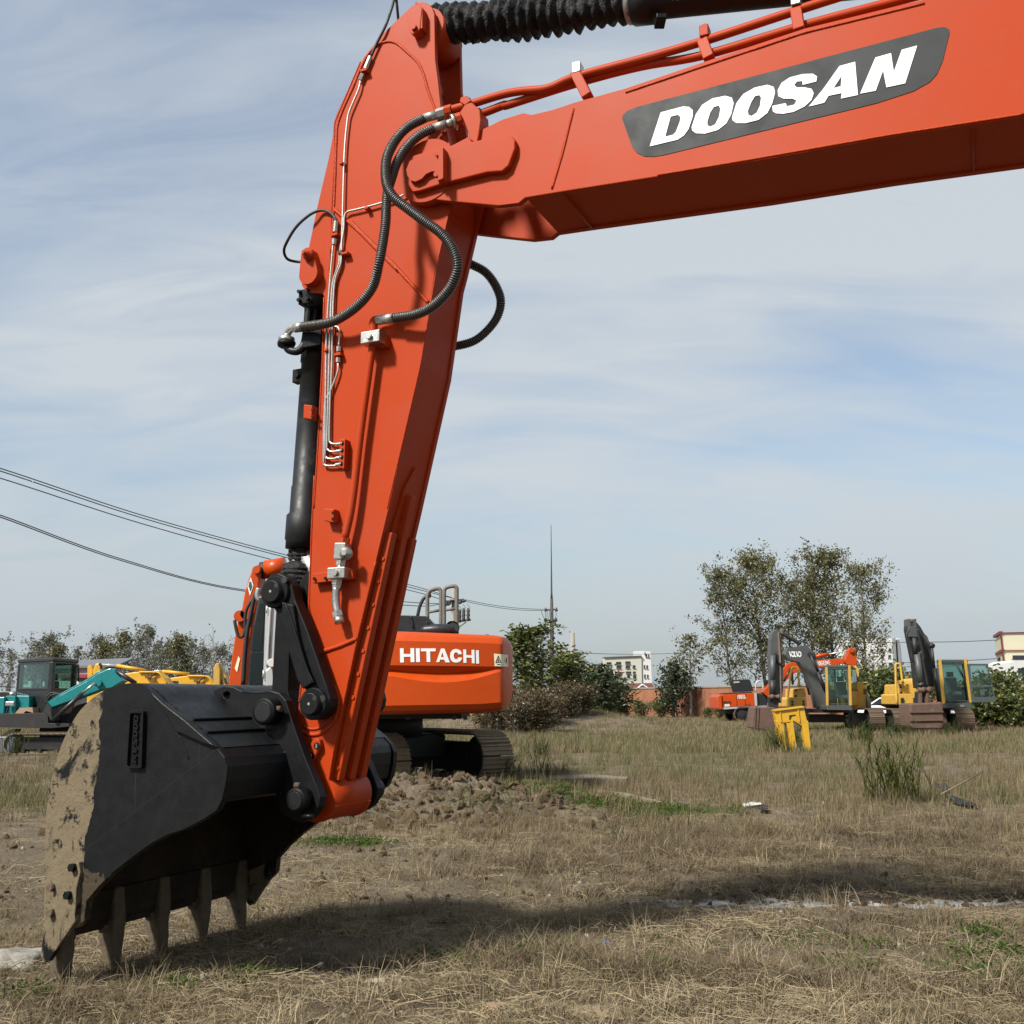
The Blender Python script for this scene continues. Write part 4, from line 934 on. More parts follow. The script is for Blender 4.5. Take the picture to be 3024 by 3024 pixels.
# carrier of the front machine: upper body and tracks
def carrier():
    bx = lambda u, c, z, su, sc_, sz: MB().box(W3(u, c, z), (su, sc_, sz), Matrix.Rotation(-ALPHA, 3, 'Z'))
    U = te[0] + 3.9
    bx(U + 1.5, CC, 1.65, 4.3, 2.7, 1.0).obj('upper_body', ORANGE, exc, bevel=.06)
    bx(U + 3.9, CC, 1.7, .8, 2.7, 1.25).obj('counterweight', ORANGE, exc, bevel=.15, seg=4)
    p = [W3(U - .4, CC - 1.3, 0), W3(U + 1.3, CC - 1.3, 0), W3(U + 1.3, CC - .35, 0), W3(U - .4, CC - .35, 0)]
    cab(exc, [(q.x, q.y) for q in p], 1.3, 2.1, 3.0, BLACK, GLASS_DK)
    bx(U + 1.2, CC, .75, 2.2, 1.6, .7).obj('undercarriage', FRAME_BLK, exc, bevel=.05)
    for c in (CC - 1.25, CC + 1.25):
        e = W3(U - 1.2, c, 0); track(exc, e, DV, 4.6, .95, .6, SHOE_MUD, .2)
carrier()

# ================================================================== ORANGE EXCAVATOR BEHIND (rear towards us)
ORANGE2 = mat('orange_paint_second', (.40, .049, .0035), .36, var=.05, scale=2, dirt=(.45, .1, .03), dirt_amt=.12, dirt_scale=8, spec=.3)
GREY_PAINT = mat('silver_grey_paint', (.42, .43, .43), .35, .3, var=.08)
DKGREY = mat('charcoal_paint', (.014, .015, .017), .38, var=.2, scale=5, dirt=(.07, .07, .065), dirt_amt=.25, dirt_scale=4)
RAIL = mat('chipped_grey_rail', (.12, .11, .10), .6, var=.3, scale=20, dirt=(.27, .24, .2), dirt_amt=.4, dirt_scale=14)
CREAM = mat('cream_sticker', (.70, .64, .45), .6, var=.05)
GREEN_D = mat('dark_green_print', (.02, .07, .045), .6)
h2 = thing('excavator', 'orange excavator parked behind, its rear lettered HITACHI, tracks in loose dirt', 'excavator', (-1.9, 16.9, 0), .3)
def cwY(x):
    d = (x - 1130) / 384.; return 13.95 + .26 * d * d + (.75 * max(0, (d - .90) / .10) ** 2.4 if d > 0 else 0)
YT = [(820 + k * 4, cwY(820 + k * 4)) for k in range(175)]
def rX(pxx): return (pxx - 1150) * 4.83
cols = [820 + (1514 - 820) * (1 - (1 - k / 70) ** 2.0) for k in range(71)]
rows_ = [([(170, 72), (850, 98), (1500, 125), (1640, 150), (1700, 195), (1740, 260), (1760, 335)], .75),
         ([(170, 72), (850, 98), (1500, 125), (1640, 150), (1700, 195), (1740, 260), (1760, 335)], .16),
         ([(170, 82), (850, 108), (1500, 135), (1640, 160), (1700, 203), (1740, 266), (1760, 338)], .09),
         ([(170, 118), (850, 145), (1500, 168), (1640, 190), (1700, 225), (1740, 285), (1760, 342)], .045),
         ([(170, 205), (1300, 235), (1650, 252), (1760, 346)], 0), ([(60, 553), (1400, 570), (1690, 578), (1760, 580)], 0),
         ([(40, 632), (400, 665), (720, 680), (1000, 668), (1300, 640), (1500, 618), (1690, 592), (1760, 590)], .085), ([(40, 708), (300, 757), (520, 787), (740, 800), (950, 790), (1150, 762), (1300, 725), (1500, 668), (1690, 606), (1760, 606)], -.015),
         ([(-97, 1130), (1304, 1105), (1600, 1080), (1700, 1020), (1740, 960), (1760, 800)], -.01),
         ([(-97, 1205), (1304, 1182), (1600, 1150), (1700, 1085), (1740, 1010), (1760, 850)], .03),
         ([(-97, 1245), (1304, 1222), (1600, 1186), (1700, 1115), (1740, 1035), (1760, 880)], .10), ([(-97, 1262), (1304, 1238), (1600, 1200), (1700, 1130), (1740, 1050), (1760, 900)], .22),
         ([(-97, 1250), (1304, 1225), (1600, 1190), (1700, 1120), (1740, 1040), (1760, 890)], .9)]
gv = []; gf = []
for tab, off in rows_:
    for c_ in cols:
        x = rX(c_); k = off
        if off in (.085, -.015): k = off * (1 - sstep(1150, 1690, x)) if x > 1150 else off
        y = 1850 + interp(x, tab) / 4.83
        gv.append(atY('full', (c_, y), interp(c_, YT) + k))
nc_ = len(cols)
for i in range(len(rows_) - 1):
    for k in range(nc_ - 1): q = i * nc_ + k; gf.append((q, q + nc_, q + nc_ + 1, q + 1))
me_cw = MB().add(gv, gf, True).obj('counterweight', ORANGE2, h2)
ms = me_cw.modifiers.new('es', 'EDGE_SPLIT'); ms.split_angle = R(19)
def cw_prism(pts, holes=(), m=WHITE_VINYL, name='letter', par=None, t=.006):
    f = lambda ps: [atY('r', p, interp(1150 + p[0] / 4.83, YT) - t) for p in ps]
    return MB().prism(f(pts), (0, .02, 0), [f(h) for h in holes]).obj(name, m, par or me_cw)
def hseg(x0, x1, y0, y1, s=.0): return [(x0, y0), (x1, y0 + s), (x1 + 2, y1 + s), (x0 + 2, y1)]
cw_prism([(150, 312), (203, 312), (203, 392), (300, 394), (300, 310), (353, 310), (357, 508), (302, 508), (301, 432), (205, 434), (206, 513), (154, 515)])
cw_prism([(377, 311), (431, 311), (436, 508), (381, 508)])
cw_prism([(447, 313), (660, 313), (660, 355), (580, 355), (584, 507), (532, 507), (528, 355), (450, 355)])
cw_prism([(668, 508), (735, 315), (785, 315), (862, 513), (800, 512), (785, 475), (722, 472), (712, 508)], [[(735, 437), (777, 438), (757, 368)]])
cw_prism([(1035, 395), (1022, 352), (985, 328), (945, 320), (900, 335), (870, 375), (864, 430), (878, 480), (910, 508), (955, 517), (1000, 505), (1030, 475), (1038, 447), (985, 440), (968, 465), (942, 468), (922, 450), (917, 415), (925, 380), (948, 367), (970, 375), (983, 397)])
cw_prism([(1052, 328), (1095, 330), (1097, 408), (1172, 411), (1172, 333), (1213, 335), (1217, 526), (1176, 525), (1174, 447), (1098, 445), (1100, 520), (1056, 518)])
cw_prism([(1233, 340), (1275, 341), (1280, 530), (1238, 530)])
gs = MB(); vs = []
for k in range(15):
    t_ = k / 14
    for (xa, ya), (xb, yb) in (((1490, 388), (1690, 404)), ((1500, 564), (1697, 576))):
        x_ = lerp(xa, xb, t_); y_ = lerp(ya, yb, t_); vs.append(atY('r', (x_, y_), interp(1150 + x_ / 4.83, YT) - .012))
gs.add(vs, [(2 * k, 2 * k + 1, 2 * k + 3, 2 * k + 2) for k in range(14)]); stk_ = gs.obj('warning_sticker', CREAM, me_cw)
cw_prism([(1551, 408), (1597, 515), (1510, 515)], [[(1552, 430), (1584, 506), (1522, 506)]], m=RUBBER, name='sticker_triangle', par=stk_, t=.018)
cw_prism([(1550, 460), (1562, 470), (1558, 498), (1545, 496)], m=RUBBER, name='sticker_figure', par=stk_, t=.018)
cw_prism([(1662, 445), (1676, 445), (1680, 525), (1664, 525)], m=RUBBER, name='sticker_figure', par=stk_, t=.018)
cw_prism([(1635, 490), (1648, 480), (1648, 487), (1662, 487), (1662, 493), (1648, 493), (1648, 502)], m=RUBBER, name='sticker_arrow', par=stk_, t=.018)
cw_prism([(1532, 532), (1585, 536), (1585, 545), (1532, 541)], m=RUBBER, name='sticker_text', par=stk_, t=.018)
cw_prism([(1618, 538), (1684, 543), (1684, 553), (1618, 548)], m=RUBBER, name='sticker_text', par=stk_, t=.018)
cw_prism([(1586, 985), (1630, 935), (1676, 985), (1630, 1035)], m=mat('red_reflector', (.5, .02, .01), .3), name='reflector', t=.006)
a0 = atY('full', (850, 2100), 14.9); a1 = atY('full', (1500, 2100), 15.1)
MB().box(((a0.x + a1.x) / 2 - .1, 16.7, 1.6), (a1.x - a0.x - .3, 3.4, .95)).obj('upper_body', ORANGE2, h2, bevel=.05)
MB().box(((a0.x + a1.x) / 2 - .1, 16.6, 1.08), (2.0, 3.0, .12)).obj('swing_deck', FRAME_BLK, h2)
for p in (470, 1000, 1125):
    q = atY('x', (p + 10, 78), 14.3); MB().box(q, (.05, .06, .05)).obj('bolt_head', FRAME_BLK, h2)
slab('n', [(-300, 640), (60, 630), (350, 640), (395, 660), (440, 720), (482, 795), (482, 880), (-300, 880)], 15.0, 1.3).obj('engine_hood', DKGREY, h2, bevel=.05, seg=4)
for pp in ([(152, 645), (165, 700), (185, 800)], [(372, 715), (380, 770), (392, 840)]): tubeI('n', pp, 14.985, .014, 8).obj('hood_rib', DKGREY, h2)
rl = tubeI('n', [(378, 700), (378, 420), (385, 345), (420, 292), (520, 268), (552, 290), (562, 350), (560, 600), (560, 830)], 15.2, .030, 10).obj('handrail', RAIL, h2)
tubeI('n', [(378, 590), (555, 560)], 15.2, .022, 10, 1).obj('rail_bar', RAIL, rl)
rl = tubeI('n', [(606, 870), (605, 600), (605, 330), (620, 270), (660, 246), (740, 234), (772, 255), (778, 310), (776, 600), (778, 880)], 15.1, .030, 10).obj('handrail', RAIL, h2)
tubeI('n', [(608, 560), (775, 540)], 15.1, .022, 10, 1).obj('rail_bar', RAIL, rl)
tubeI('n', [(245, 640), (275, 510), (330, 400), (400, 360)], 15.5, .026, 10).obj('mirror_arm', RUBBER, h2)
MB().lathe(atY('n', (395, 358), 15.4), atY('n', (430, 358), 15.4), [(0, .02), (.3, .04), (.8, .04), (1, .01)], 12).obj('mirror_end', RUBBER, h2)
e0 = atY('n', (690, 880), 14.75); e1 = atY('n', (722, 792), 14.55)
MB().tube([e0, e0.lerp(e1, .5), e1], [.09, .095, .1], 20, caps=False).obj('exhaust_pipe', mat('rusty_exhaust', (.05, .03, .02), .8), h2)
MB().tube([e0 + Vector((0, .02, 0)), e1 + Vector((0, .02, -.01))], .085, 20).obj('exhaust_bore', RUBBER, h2)
q = atY('n', (515, 832), 14.5); mbk = MB()
mbk.lathe(q - Vector((.24, 0, .0)), q + Vector((.24, 0, .01)), [(0, .03), (.12, .06), (.45, .085), (.85, .075), (1, .04)], 18); mbk.obj('work_lamp', DKGREY, h2)
# cab on the left side
slab('l', [(400, 545), (760, 545), (760, 1700), (255, 1700), (285, 1480), (312, 1140), (345, 860)], 14.75, 1.5).obj('cab', DKGREY, h2, bevel=.05, seg=3)
cb2 = slab('l', [(412, 640), (466, 640), (428, 1125), (318, 1125), (350, 880)], 14.735, .012).obj('window_pane', GLASS_DK, h2)
slab('l', [(318, 1150), (448, 1150), (440, 1480), (296, 1480)], 14.735, .012).obj('window_pane', GLASS_DK, h2)
slab('l', [(474, 640), (640, 640), (640, 1500), (442, 1500), (455, 1100)], 14.68, .12).obj('door_post', GREY_PAINT, h2, bevel=.02)
tubeI('l', [(525, 650), (505, 1000), (490, 1300)], 14.66, .02, 8).obj('post_edge', GREY_PAINT, h2)
tubeI('l', [(480, 740), (492, 660)], 14.65, .012, 8, 1).obj('hinge', GREY_PAINT, h2)
tubeI('l', [(452, 1330), (448, 1420)], 14.65, .014, 8, 1).obj('hinge', GREY_PAINT, h2)
slab('l', [(470, 1330), (540, 1270), (560, 1500), (470, 1510)], 14.62, .08).obj('side_panel', GREY_PAINT, h2, bevel=.02)
o = MB().lathe(atY('l', (533, 1255), 14.64), atY('l', (533, 1255), 14.60), [(0, .06), (1, .055)], 20).obj('lock_badge', WHITE_VINYL, h2)
slab('l', [(735, 1150), (800, 1150), (800, 1480), (725, 1480)], 14.5, .9).obj('side_door', ORANGE2, h2, bevel=.02)
slab('l', [(720, 1455), (830, 1465), (820, 1560), (718, 1540)], 14.45, 1.).obj('deck_plate', DKGREY, h2)
# arm and its cylinder beyond the cab
am = slab('l', [(330, 290), (375, 237), (408, 240), (425, 270), (400, 430), (392, 560), (345, 800), (290, 1100), (225, 1480), (205, 1640), (60, 1640), (85, 1475), (120, 1200), (150, 1000), (190, 790), (225, 690), (255, 520), (290, 400)], 16.1, .42).obj('arm', ORANGE2, h2, bevel=.02)
slab('l', [(320, 368), (345, 458), (308, 560), (284, 460)], 16.09, .008).obj('arm_sticker', WHITE_VINYL, am)
slab('l', [(302, 420), (318, 408), (326, 440), (334, 455), (318, 500), (308, 512), (302, 480), (292, 462)], 16.084, .006).obj('cross_print', GREEN_D, am)
slab('l', [(190, 1185), (206, 1215), (176, 1352), (152, 1312)], 16.09, .008).obj('arm_sticker', CREAM, am)
for p in ((200, 770), (268, 745), (372, 290)):
    q = atY('l', p, 16.02); MB().cyl(q, q + Vector((0, .14, 0)), .09 if p[1] > 500 else .06, 18).obj('pin_boss', ORANGE2, am)
tubeI('l', [(470, 290), (680, 255)], 16.3, .15, 18, 1).obj('arm_cylinder', ORANGE2, h2)
tubeI('l', [(425, 300), (490, 290)], 16.3, .14, 16, 1).obj('cylinder_rod_end', RUBBER, h2)
slab('l', [(480, 240), (690, 222), (690, 250), (480, 262)], 16.2, .3).obj('cylinder_guard', ORANGE2, h2)
for pp in ([(420, 520), (370, 540), (345, 620), (320, 740), (290, 880), (265, 1050), (250, 1250), (238, 1480)],):
    tubeI('l', pp, 15.7, .034, 8).obj('arm_hose', RUBBER, h2)
tubeI('l', [(150, 810), (165, 900), (185, 965), (215, 988), (245, 960), (262, 880), (258, 800), (275, 700), (330, 600)], 15.95, .026, 8).obj('arm_hose', RUBBER, h2)
tubeI('l', [(400, 480), (385, 560), (405, 600), (440, 590)], 15.6, .04, 8).obj('hose_end', STEEL_DULL, h2)
# boom hidden behind the front machine's arm
MB().prism([atY('full', p, 16.4) for p in [(840, 1675), (1010, 1720), (1120, 1880), (1120, 2060), (1000, 2060), (960, 1850), (850, 1760)]], (0, .5, 0)).obj('boom', ORANGE2, h2, bevel=.03)
AX2 = Vector((-.64, .77, 0)).normalized()
MB().box((-2.35, 17.5, .55), (2.2, 1.5, .4), Matrix.Rotation(math.atan2(AX2.y, AX2.x), 3, 'Z')).obj('undercarriage', FRAME_BLK, h2, bevel=.05)
MB().cyl((-2.1, 17.0, .7), (-2.1, 17.0, 1.1), .65, 28).obj('swing_ring', FRAME_BLK, h2)
track(h2, (-1.68, 15.0, -.03), AX2, 4.4, .84, .6, SHOE_MUD, .19)
track(h2, (-.20, 16.5, -.03), AX2, 4.4, .84, .6, SHOE_MUD, .19)

# ================================================================== FAR MACHINES ON THE RIGHT
YEL = mat('yellow_paint', (.48, .285, .045), .5, var=.12, scale=3, dirt=(.22, .15, .06), dirt_amt=.42, dirt_scale=4)
YEL2 = mat('warm_yellow_paint', (.52, .29, .018), .45, var=.12, scale=3, dirt=(.20, .12, .04), dirt_amt=.38, dirt_scale=6, streak=True)
VGREY = mat('weathered_grey_paint', (.060, .064, .064), .5, var=.15, scale=3, dirt=(.10, .08, .055), dirt_amt=.3, dirt_scale=3, streak=True)
VDARK = mat('dark_grey_steel', (.016, .017, .017), .55, var=.3, scale=3, dirt=(.09, .075, .06), dirt_amt=.3, dirt_scale=3)
CABGRN = mat('grey_green_cab_frame', (.055, .068, .066), .45, var=.1)
RUSTB = mat('rusty_bucket', (.095, .055, .038), .8, var=.35, scale=5, dirt=(.2, .16, .13), dirt_amt=.3, dirt_scale=4, bump=.4, bscale=20)
WHITE_PAINT = mat('white_paint', (.8, .8, .8), .4, var=.03)
def gp(fr, p, Y): q = atY(fr, p, Y); return (q.x, q.y)
def zat(fr, p, Y): return atY(fr, p, Y).z

# --- grey-boomed yellow excavator seen from the front left of the pair
YV = 46.0
v1 = thing('excavator', 'yellow excavator with grey VOLVO boom folded down, rusty bucket in the grass', 'excavator', tuple(ground('s', (1400, 1040))), .2)
b1 = slab('s', [(985, 140), (1215, 98), (1260, 140), (1325, 222), (1345, 320), (1440, 600), (1455, 830), (1340, 850), (1290, 620), (1200, 410), (1130, 305), (1000, 272), (955, 215)], YV - 1.2, .6).obj('boom', VGREY, v1, bevel=.02)
text(b1, 'VOLVO', 's', (1012, 238), (1147, 238), 62, YV - 1.2, WHITE_VINYL, bold=.015)
slab('s', [(1185, 420), (1300, 640), (1350, 850), (1440, 850), (1430, 600), (1320, 330), (1260, 330)], YV - .6, .25).obj('boom_flank', VDARK, v1)
for p in ((1255, 205), (1300, 215)):
    q = atY('s', p, YV - 1.3); MB().cyl(q, q + Vector((0, .8, 0)), .09, 18).obj('pin_boss', VDARK, b1)
tubeI('s', [(1265, 225), (1360, 440)], YV - 1.3, .05, 12, 1).obj('boom_cylinder_rod', VDARK, v1)
tubeI('s', [(1345, 420), (1440, 640)], YV - 1.3, .085, 14, 1).obj('boom_cylinder', VDARK, v1)
tubeI('s', [(1155, 350), (1205, 480)], YV - .5, .05, 12, 1).obj('boom_cylinder_rod', VDARK, v1)
tubeI('s', [(1195, 460), (1260, 690)], YV - .5, .085, 14, 1).obj('boom_cylinder', VDARK, v1)
ar = slab('m', [(272, 300), (276, 190), (288, 145), (318, 128), (338, 145), (350, 210), (362, 400), (360, 520), (350, 610), (290, 610), (280, 500)], YV - 3.2, .45).obj('arm', VGREY, v1, bevel=.03)
slab('m', [(325, 150), (332, 148), (345, 300), (350, 600), (340, 600), (334, 320)], YV - 3.26, .07).obj('edge_plate', mat('rust_streaked_plate', (.17, .12, .085), .8, var=.3), ar)
tubeI('m', [(292, 300), (292, 470)], YV - 3.4, .11, 16, 1).obj('bucket_cylinder', VGREY, v1)
tubeI('m', [(292, 460), (290, 565)], YV - 3.4, .125, 16, 1).obj('cylinder_gland', VDARK, v1)
tubeI('m', [(345, 150), (400, 185), (440, 205), (470, 228)], YV - 2.2, .085, 12).obj('arm_cylinder', VDARK, v1)
tubeI('s', [(845, 180), (850, 260), (870, 300), (925, 340), (945, 355), (945, 300), (930, 200)], YV - 3.3, .04, 8).obj('arm_hose', RUBBER, v1)
MB().lathe(atY('s', (755, 715), YV - 3.5), atY('s', (895, 715), YV - 3.5), [(0, .06), (.2, .06), (.22, .10), (.5, .10), (.52, .07), (.8, .07), (.82, .10), (1, .10)], 14).obj('link_pin', RUSTB, v1)
slab('s', [(775, 740), (890, 740), (880, 850), (790, 850)], YV - 3.4, .4).obj('push_link', VDARK, v1, bevel=.02)
bk = slab('s', [(590, 842), (780, 835), (860, 850), (850, 1090), (770, 1120), (560, 1085), (572, 960)], YV - 3.8, 1.0).obj('bucket', RUSTB, v1, bevel=.12, seg=4)
for x in (605, 640): slab('s', [(x, 842), (x + 12, 842), (x, 1095), (x - 14, 1092)], YV - 3.84, .08).obj('wear_bar', RUSTB, bk)
c1 = cab(v1, [gp('s', (1452, 820), YV - 2.2), gp('s', (1722, 820), YV - 2.3), gp('s', (1838, 820), YV - .7), gp('s', (1570, 820), YV - .6)], zat('s', (1452, 822), YV - 2.2), zat('s', (1452, 640), YV - 2.2), zat('s', (1452, 338), YV - 2.2), CABGRN, GLASS, .07, full_front=0, lowm=YEL)
for a, b in (((1450, 360), (1462, 815)), ((1722, 340), (1738, 815))):
    p, q = atY('s', a, YV - 2.32), atY('s', b, YV - 2.32); MB().bar(p, q, .09, .06, (0, 1, 0)).obj('cab_pillar', YEL, v1)
slab('s', [(1735, 340), (1805, 348), (1830, 380), (1838, 470), (1822, 475), (1800, 375), (1738, 360)], YV - 1.3, .1).obj('cab_roof_edge', YEL, v1)
slab('s', [(1455, 815), (1755, 815), (1765, 875), (1462, 872)], YV - 2.35, 1.6).obj('deck', CABGRN, v1, bevel=.03)
slab('m', [(800, 655), (800, 620), (845, 470), (880, 475), (908, 512), (930, 600), (932, 655)], YV - .8, 2.4).obj('engine_cover', YEL, v1, bevel=.04)
slab('m', [(906, 530), (936, 600), (938, 655), (905, 655)], YV - .9, 2.3).obj('rear_corner', CABGRN, v1, bevel=.04)
for k in range(4): slab('m', [(885, 518 + 9 * k), (910, 518 + 9 * k), (912, 523 + 9 * k), (885, 523 + 9 * k)], YV - .83, .03).obj('vent_slot', VDARK, v1)
slab('s', [(1062, 622), (1195, 610), (1215, 720), (1060, 730)], YV - 1.6, 1.4).obj('tool_box', YEL, v1, bevel=.04)
tb = slab('s', [(985, 740), (1005, 722), (1215, 716), (1225, 832), (985, 838)], YV - 1.9, 1.7).obj('tool_box', YEL, v1, bevel=.04)
for p in ((1050, 772), (1050, 806), (1182, 770), (1182, 805), (1090, 640), (1090, 705)):
    q = atY('s', p, YV - 1.95); MB().cyl(q, q + Vector((0, .08, 0)), .05, 10).obj('latch', VDARK, tb)
tubeI('s', [(982, 840), (1000, 650), (1036, 400), (1055, 368), (1098, 370), (1112, 395), (1118, 480), (1132, 590)], YV - 1.8, .045, 8).obj('handrail', YEL, v1)
slab('s', [(1115, 575), (1165, 575), (1170, 605), (1112, 605)], YV - 1.8, .2).obj('rail_foot', YEL, v1)
slab('s', [(1240, 860), (1780, 860), (1780, 905), (1240, 905)], YV - 1.5, 2.6).obj('swing_deck', FRAME_BLK, v1)
slab('s', [(1240, 930), (1680, 930), (1680, 1020), (1240, 1020)], YV - 1.0, 2.6).obj('undercarriage', FRAME_BLK, v1)
for x in (1765, 1180):
    e = ground('s', (x, 1046)); track(v1, (e.x, YV - 2.6, -.02), (.05, 1), 4.2, .95, .62, SHOE_RUST, .2)

# --- second yellow excavator with its cab door open
YW = 45.0
v2 = thing('excavator', 'yellow excavator facing us with cab door swung open and brown bucket', 'excavator', tuple(ground('v', (850, 1440))), -.05)
ar = slab('v', [(540, 190), (640, 190), (665, 330), (700, 560), (770, 900), (800, 945), (655, 945), (620, 640), (555, 330), (538, 240)], YW - 5.0, .5).obj('arm', VDARK, v2, bevel=.03)
for x0, x1 in ((541, 562), (614, 636)): slab('v', [(x0, 112), (x1, 108), (x1 + 8, 240), (x0 + 4, 240)], YW - 5.02, .5).obj('fork_plate', VGREY, ar, bevel=.02)
slab('v', [(545, 200), (634, 200), (648, 290), (655, 330), (545, 330), (540, 300)], YW - 5.1, .12).obj('arm_cover', VGREY, ar, bevel=.02)
q = atY('v', (560, 136), YW - 4.8); MB().cyl(q, q + Vector((.20, 0, 0)), .07, 14).obj('cylinder_pin', RUSTB, ar)
MB().lathe(atY('v', (595, 520), YW - 5.2), atY('v', (688, 545), YW - 5.2), [(0, .07), (.3, .09), (.7, .09), (1, .07)], 14).obj('pin_boss', RUSTB, ar)
tubeI('v', [(610, 340), (628, 540)], YW - 5.25, .085, 14, 1).obj('bucket_cylinder_rod', VDARK, v2)
tubeI('v', [(640, 540), (700, 900)], YW - 5.25, .12, 16, 1).obj('bucket_cylinder', VGREY, v2)
tubeI('v', [(680, 880), (700, 925)], YW - 5.25, .14, 16, 1).obj('cylinder_gland', VDARK, v2)
for pp in ([(545, 250), (525, 290), (525, 340), (560, 440), (580, 520), (585, 580), (605, 625)], [(650, 230), (665, 330), (690, 420), (710, 500), (722, 570), (720, 600), (700, 610)], [(690, 500), (720, 650), (750, 800), (770, 920)]):
    tubeI('v', pp, YW - 5.3, .045, 8).obj('hose', RUBBER, v2)
bm2 = slab('v', [(640, 150), (690, 210), (735, 290), (775, 330), (800, 410), (830, 470), (860, 930), (800, 930), (740, 640), (700, 360)], YW - 4.3, .7).obj('boom', VDARK, v2, bevel=.03)
slab('v', [(720, 310), (770, 340), (795, 440), (830, 640), (790, 520), (730, 420)], YW - 4.33, .05).obj('boom_plate', VGREY, bm2)
MB().lathe(atY('v', (790, 425), YW - 4.5), atY('v', (852, 440), YW - 4.5), [(0, .09), (.4, .11), (.6, .11), (.62, .08), (1, .08)], 14).obj('pin_boss', VDARK, bm2)
tubeI('v', [(822, 460), (852, 720)], YW - 4.5, .055, 12, 1).obj('boom_cylinder_rod', VDARK, v2)
tubeI('v', [(858, 705), (915, 1110)], YW - 4.5, .09, 14, 1).obj('boom_cylinder', VDARK, v2)
MB().lathe(atY('v', (655, 965), YW - 5.3), atY('v', (800, 965), YW - 5.3), [(0, .09), (.3, .09), (.32, .12), (.55, .12), (.57, .08), (.8, .08), (.82, .12), (1, .12)], 14).obj('link_pin', RUSTB, v2)
slab('v', [(670, 990), (790, 985), (800, 1120), (675, 1125)], YW - 5.2, .5).obj('push_link', VDARK, v2, bevel=.03)
for x in (690, 770): slab('v', [(x - 14, 1000), (x + 14, 1000), (x + 18, 1140), (x - 18, 1140)], YW - 5.35, .15).obj('lug_plate', RUSTB, v2, bevel=.02)
bk = slab('v', [(562, 1132), (700, 1128), (950, 1115), (962, 1160), (968, 1290), (965, 1410), (940, 1440), (600, 1440), (575, 1400), (565, 1280)], YW - 5.7, 1.2).obj('bucket', RUSTB, v2, bevel=.15, seg=4)
for y in (1230, 1330): slab('v', [(566, y), (966, y - 6), (966, y + 8), (566, y + 14)], YW - 5.76, .1).obj('wear_bar', RUSTB, bk)
yc = YW - 2.2
c2 = cab(v2, [gp('v', (922, 1120), yc), gp('v', (1290, 1120), yc), gp('v', (1240, 1120), yc + 1.6), gp('v', (930, 1120), yc + 1.6)], zat('v', (922, 1122), yc), zat('v', (922, 940), yc), zat('v', (922, 602), yc), CABGRN, GLASS, .08, full_front=0, lowm=CABGRN)
for a, b in (((916, 600), (968, 1130)), ((1222, 590), (1295, 1118))):
    p, q = atY('v', a, yc - .05), atY('v', b, yc - .05); MB().bar(p, q, .10, .10, (0, 1, 0)).obj('cab_pillar', YEL, v2)
for a, b in (((1100, 640), (1205, 830)), ((1125, 650), (1215, 830)), ((1205, 700), (1212, 960))): tubeI('v', [a, b], yc - .06, .018, 6, 1).obj('wiper', RUBBER, v2)
slab('v', [(960, 1125), (1310, 1120), (1312, 1185), (965, 1188)], yc - .1, 1.9).obj('deck', CABGRN, v2, bevel=.03)
q = atY('v', (1185, 1160), yc - .14); MB().box(q, (.18, .06, .1)).obj('work_lamp', STEEL_DULL, v2)
dr = slab('v', [(1252, 652), (1480, 652), (1500, 665), (1590, 1080), (1595, 1112), (1310, 1118)], yc - .3, .07, holes=([(1285, 680), (1300, 674), (1480, 674), (1495, 690), (1548, 905), (1535, 915), (1305, 915)], [(1312, 940), (1545, 932), (1570, 1040), (1558, 1052), (1345, 1055), (1315, 1010)])).obj('cab_door', CABGRN, v2, bevel=.01)
slab('v', [(1285, 674), (1495, 674), (1548, 915), (1303, 915)], yc - .27, .012).obj('door_pane', GLASS, dr)
slab('v', [(1310, 935), (1550, 932), (1570, 1055), (1330, 1055)], yc - .27, .012).obj('door_pane', GLASS, dr)
slab('v', [(1405, 962), (1455, 962), (1460, 1032), (1410, 1032)], yc - .32, .06).obj('door_pocket', CABGRN, dr)
slab('v', [(575, 850), (590, 832), (645, 825), (650, 900), (575, 900)], YW - .9, 1.2).obj('hood', YEL, v2, bevel=.04)
slab('v', [(900, 820), (925, 820), (925, 900), (900, 900)], YW - .9, 1.2).obj('hood', YEL, v2, bevel=.04)
slab('v', [(415, 905), (430, 898), (660, 895), (665, 1012), (415, 1015)], YW - 1.6, 1.6).obj('tool_box', YEL, v2, bevel=.05)
tb = slab('v', [(395, 1030), (415, 1015), (668, 1012), (670, 1135), (430, 1145), (398, 1140)], YW - 1.9, 1.8).obj('tool_box', YEL, v2, bevel=.05)
for p in ((470, 1080), (470, 1108), (620, 1078), (620, 1106), (450, 935), (632, 930), (455, 1000), (635, 995)):
    q = atY('v', p, YW - 1.96 if p[1] > 1020 else YW - 1.66); MB().cyl(q, q + Vector((0, .08, 0)), .065 if p[1] > 1050 else .04, 10).obj('latch', VDARK, tb)
tubeI('v', [(402, 1145), (392, 900), (386, 700), (390, 658), (412, 655), (440, 664), (455, 760), (470, 880)], YW - 1.9, .05, 8).obj('handrail', YEL, v2)
slab('v', [(445, 850), (470, 850), (500, 880), (500, 895), (440, 895)], YW - 1.9, .3).obj('rail_foot', YEL, v2)
slab('v', [(440, 1140), (960, 1130), (1050, 1190), (1050, 1280), (560, 1280), (560, 1190)], YW - 1.2, 2.8).obj('undercarriage', FRAME_BLK, v2)
for x in (465, 1220):
    e = ground('v', (x, 1440)); track(v2, (e.x * (YW - 2.6) / e.y, YW - 2.8, -.02), (.04, 1), 4.2, .95, .72, SHOE_RUST, .2)

